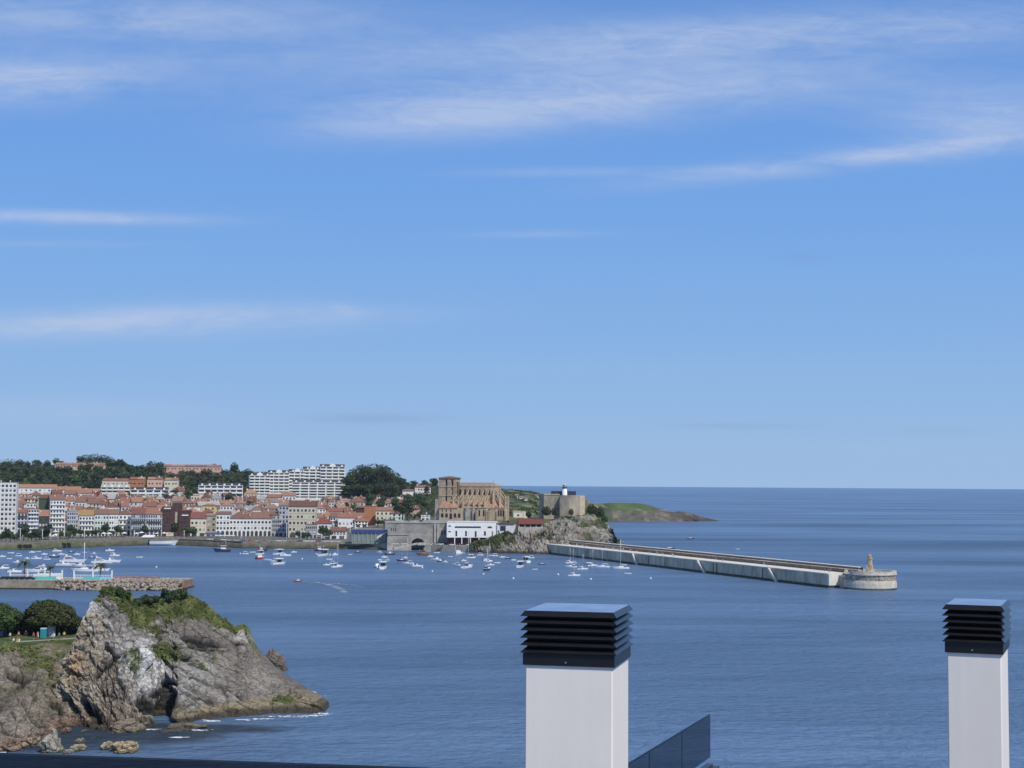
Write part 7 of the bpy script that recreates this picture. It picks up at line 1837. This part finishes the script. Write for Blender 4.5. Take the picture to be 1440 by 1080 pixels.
# ------------------------------------------------------------------ promenade furniture
def quay_pt(px, back, z=4.75): v = P(px, 700, Dcoast(px) + back); v.z = z; return v
LP = None
for i, (px, yt) in enumerate([(30, 743), (61, 744), (73, 744), (83, 744), (190, 746), (404, 735), (424, 741), (493, 735), (260, 746), (340, 746), (120, 746)]):
    b = quay_pt(px, 8 if px > 100 else 14); h = P(px, yt, b.y).z - b.z
    tall = 'tall' if h > 11 else 'slim'
    lp = empty('street_lamp', b); tag(lp, '%s white lamp post on the harbour promenade, %s from the left' % (tall, ORD[sorted([30, 61, 73, 83, 190, 404, 424, 493, 260, 340, 120]).index(px)]), 'street lamp', 'lamp posts along the harbour')
    part('post', M_white, lp, lambda q: q.tube([(0, 0, 0), (0, 0, h)], [.22, .14], 8)); part('lamp_head', M_galv, lp, lambda q: (q.box((-.6, 0, h), (1.3, .3, .18)), q.box((.6, 0, h), (1.3, .3, .18))))
PT = [(k_, crown_mesh('street_crown', lobes_round(h, w, 5, 700 + k_, .3), 420, .8, m_, 720 + k_), trunk_mesh('street_trunk', h, .22, 80 + k_), h) for k_, (h, w, m_) in enumerate([(6.5, 6, M_leaf), (5.5, 5, M_leaf3), (8, 5, M_leaf), (5, 6, M_leaf2)])]
tp = [(4, 30), (10, 26), (16, 30), (22, 24), (28, 34), (35, 40), (41, 30), (46, 36), (52, 28), (57, 40), (60, 52), (65, 54), (69, 44), (100, 60), (104, 66), (124, 60), (134, 60), (142, 62), (150, 60), (158, 62), (166, 60), (173, 62), (205, 60), (247, 50), (263, 55), (272, 60), (455, 50), (462, 52), (566, 0), (573, 0), (420, 60), (433, 30), (98, 40), (115, 50), (86, 52)]
for i, (px, bk) in enumerate(tp):
    if px in (566, 573): b = P(px, 733, 1190); b.z = ZT - .3
    else: b = quay_pt(px, bk)
    k_ = rng.randrange(4) if px < 400 else 0; s_ = rng.uniform(1.05, 1.6) * (1.5 if px in (455, 566, 573) else 1)
    rt = empty('promenade_tree', b, rng.uniform(0, 6)); rt.scale = (s_,) * 3; o1 = link('crown', PT[k_][1], rt); link('trunk', PT[k_][2], rt)
    tag(rt, 'small green promenade tree, %s from the left along the harbour front' % (ORD[[x for x, _ in sorted(tp)].index(px)] if [x for x, _ in sorted(tp)].index(px) < 20 else ['twenty-first', 'twenty-second', 'twenty-third', 'twenty-fourth', 'twenty-fifth', 'twenty-sixth', 'twenty-seventh', 'twenty-eighth', 'twenty-ninth', 'thirtieth', 'thirty-first', 'thirty-second', 'thirty-third', 'thirty-fourth', 'thirty-fifth'][[x for x, _ in sorted(tp)].index(px) - 20]), 'tree', 'trees on the promenade')
# parasols and awnings in front of the cafes
q = MB(); q.lathe([(2.0, 2.3), (.1, 3.1)], 8, smooth=False); PA = q.mesh('parasol_canopy', M_white); q = MB(); q.tube([(0, 0, 0), (0, 0, 3)], .05, 6); PB = q.mesh('parasol_pole', M_galv)
for i_, (px_, bk_) in enumerate([(475, 50), (500, 84), (540, 92), (552, 96), (548, 99), (531, 86), (485, 76)]):
    b = P(px_, 742, Dground(px_, 742)); rt = empty('slope_tree', b); rt.scale = (1.2,) * 3; tag(rt, 'green tree between the quay hall and the houses above, %s from the left' % ['first', 'third', 'sixth', 'seventh', 'fifth', 'fourth', 'second'][i_], 'tree', 'trees above the quay hall'); link('crown', PT[0][1], rt); link('trunk', PT[0][2], rt)
xs_ = [76, 80, 90, 94, 98, 113, 118, 122, 138, 147, 155, 163, 170, 176, 193, 200, 214, 221, 232, 238]
for i, px in enumerate(xs_):
    b = quay_pt(px, rng.uniform(52, 66)); rt = empty('parasol', b); rt.scale = (rng.uniform(.9, 1.4),) * 3
    tag(rt, 'white cafe parasol in front of the harbour houses, %s from the left' % ORD[i], 'parasol', 'cafe parasols on the promenade'); link('canopy', PA, rt); link('pole', PB, rt)
def awning(px0, px1, back, m, h, label, hh=2.8, dp=4):
    a = quay_pt(px0, back); b = quay_pt(px1, back); w = b.x - a.x; rt = empty('awning', a); tag(rt, label, 'awning')
    part('canopy', m, rt, lambda q: q.wedge([(0, hh), (dp, hh), (dp, hh + h), (0, hh + .25)], 0, w)); part('post', M_galv, rt, lambda q: [q.tube([(x, .1, 0), (x, .1, hh)], .06, 6) for x in (.1, w / 2, w - .1)])
awning(288, 308, 58, M_canv, 1.4, 'long blue awning below the narrow stone house', 2.4, 6)
awning(303, 326, 20, M_white, .4, 'flat white canopy on the quay before the round arches', 3.0, 5)
awning(200, 217, 14, M_white, 1.6, 'white marquee standing at the edge of the quay', .9, 8)
awning(428, 447, 60, M_white, .5, 'white awning beside the large cream building', 5.5, 3)
awning(445, 462, 44, M_hullg, .6, 'grey awning before the corner house with dark red roof', 2.6, 5)
# people scattered on the promenade
for i in range(46):
    px = rng.choice([rng.uniform(74, 180), rng.uniform(180, 300), rng.uniform(300, 500), rng.uniform(545, 575), rng.uniform(602, 690)])
    sh = rng.choice(['white', 'white', 'red', 'navy', 'blue', 'black', 'pink'])
    if px > 540: b = P(px, 766, rng.uniform(1096, 1108)); b.z = 4.62
    else: b = quay_pt(px, rng.uniform(4, 46), 4.8)
    person(b, rng.uniform(0, 6.28), 'walk', sh, rng.choice(['navy', 'black', 'white']), 'tiny distant person in a %s top on the town harbour promenade' % sh, 'people on the town promenade')
# railing along the quay edge
rl = empty('quay_railing', (0, 0, 0)); tag(rl, 'thin light metal railing along the edge of the town promenade', 'railing')
q = MB(); pr_ = [quay_pt(x, 6.6, 5.9) for x in range(-20, 545, 8)]; q.tube(pr_, .07, 4); q2 = MB()
for a in pr_: q2.box((a.x, a.y, 5.35), (.12, .12, 1.1))
q.build('handrail', M_galv, rl); q2.build('posts', M_galv, rl)['kind'] = 'stuff'
# blue roofed hall and ramp right of the small quay houses
D = 1128; bb_ = P(520, 757, D); k = D / F
fh = empty('fish_market', bb_, R(4)); tag(fh, 'long low hall with a dark blue roof edge and grey green wall', 'market hall')
hz_ = lambda y: P(520, y, D).z - bb_.z
part('wall', mat('grey_green_panels', (.20, .24, .21), .85, .15, .3), fh, lambda q: q.box((0, 8, hz_(749) / 2 - 2), (50 * k, 16, hz_(749) + 4)))
part('roof', mat('blue_roof_edge', (.05, .065, .20), .5, .1, 1), fh, lambda q: (q.box((0, 7.5, (hz_(749) + hz_(744.5)) / 2), (52 * k, 17, hz_(744.5) - hz_(749)))))
part('roof_deck', ROOFS['grey'], fh, lambda q: q.box((0, 7.5, hz_(744.3)), (51 * k, 16, .2)))
part('column', M_galv, fh, lambda q: [q.box((x * k, -.6, hz_(749) / 2 - 1), (.3, .3, hz_(749) + 2)) for x in range(-22, 24, 6)])
part('side_ramp', M_white, fh, lambda q: q.front([(10 * k, 0), (24 * k, hz_(748)), (24 * k, hz_(748) + .8), (10 * k, 1.0)], -3.2, -2.2))
# white boat on the slipway at the quay
boat(229, 767, 31, 'open', 'long white covered boat drawn up against the quay left of the brick block', None, .05)
gb = [o for o in COL.objects if o.get('label', '').startswith('long white covered')][0]; gb.location.z = 1.0; gb.location.y -= 1
# ------------------------------------------------------------------ thin sea air between the viewer and the far shore
hz = MB(); x0, x1, y0, y1, z0, z1 = -2600, 2600, -60, 2900, -4, 130
hz.add([(x0, y0, z0), (x1, y0, z0), (x1, y1, z0), (x0, y1, z0), (x0, y0, z1), (x1, y0, z1), (x1, y1, z1), (x0, y1, z1)], [(0, 3, 2, 1), (4, 5, 6, 7), (0, 1, 5, 4), (1, 2, 6, 5), (2, 3, 7, 6), (3, 0, 4, 7)])
hm_ = bpy.data.materials.new('haze'); hm_.use_nodes = True; nt = hm_.node_tree; nt.nodes.clear()
pv = nt.nodes.new('ShaderNodeVolumePrincipled'); pv.inputs['Color'].default_value = (.68, .84, 1, 1); pv.inputs['Density'].default_value = 3.2e-5
ou = nt.nodes.new('ShaderNodeOutputMaterial'); nt.links.new(pv.outputs[0], ou.inputs['Volume'])
tag(hz.build('haze', hm_), kind='stuff')
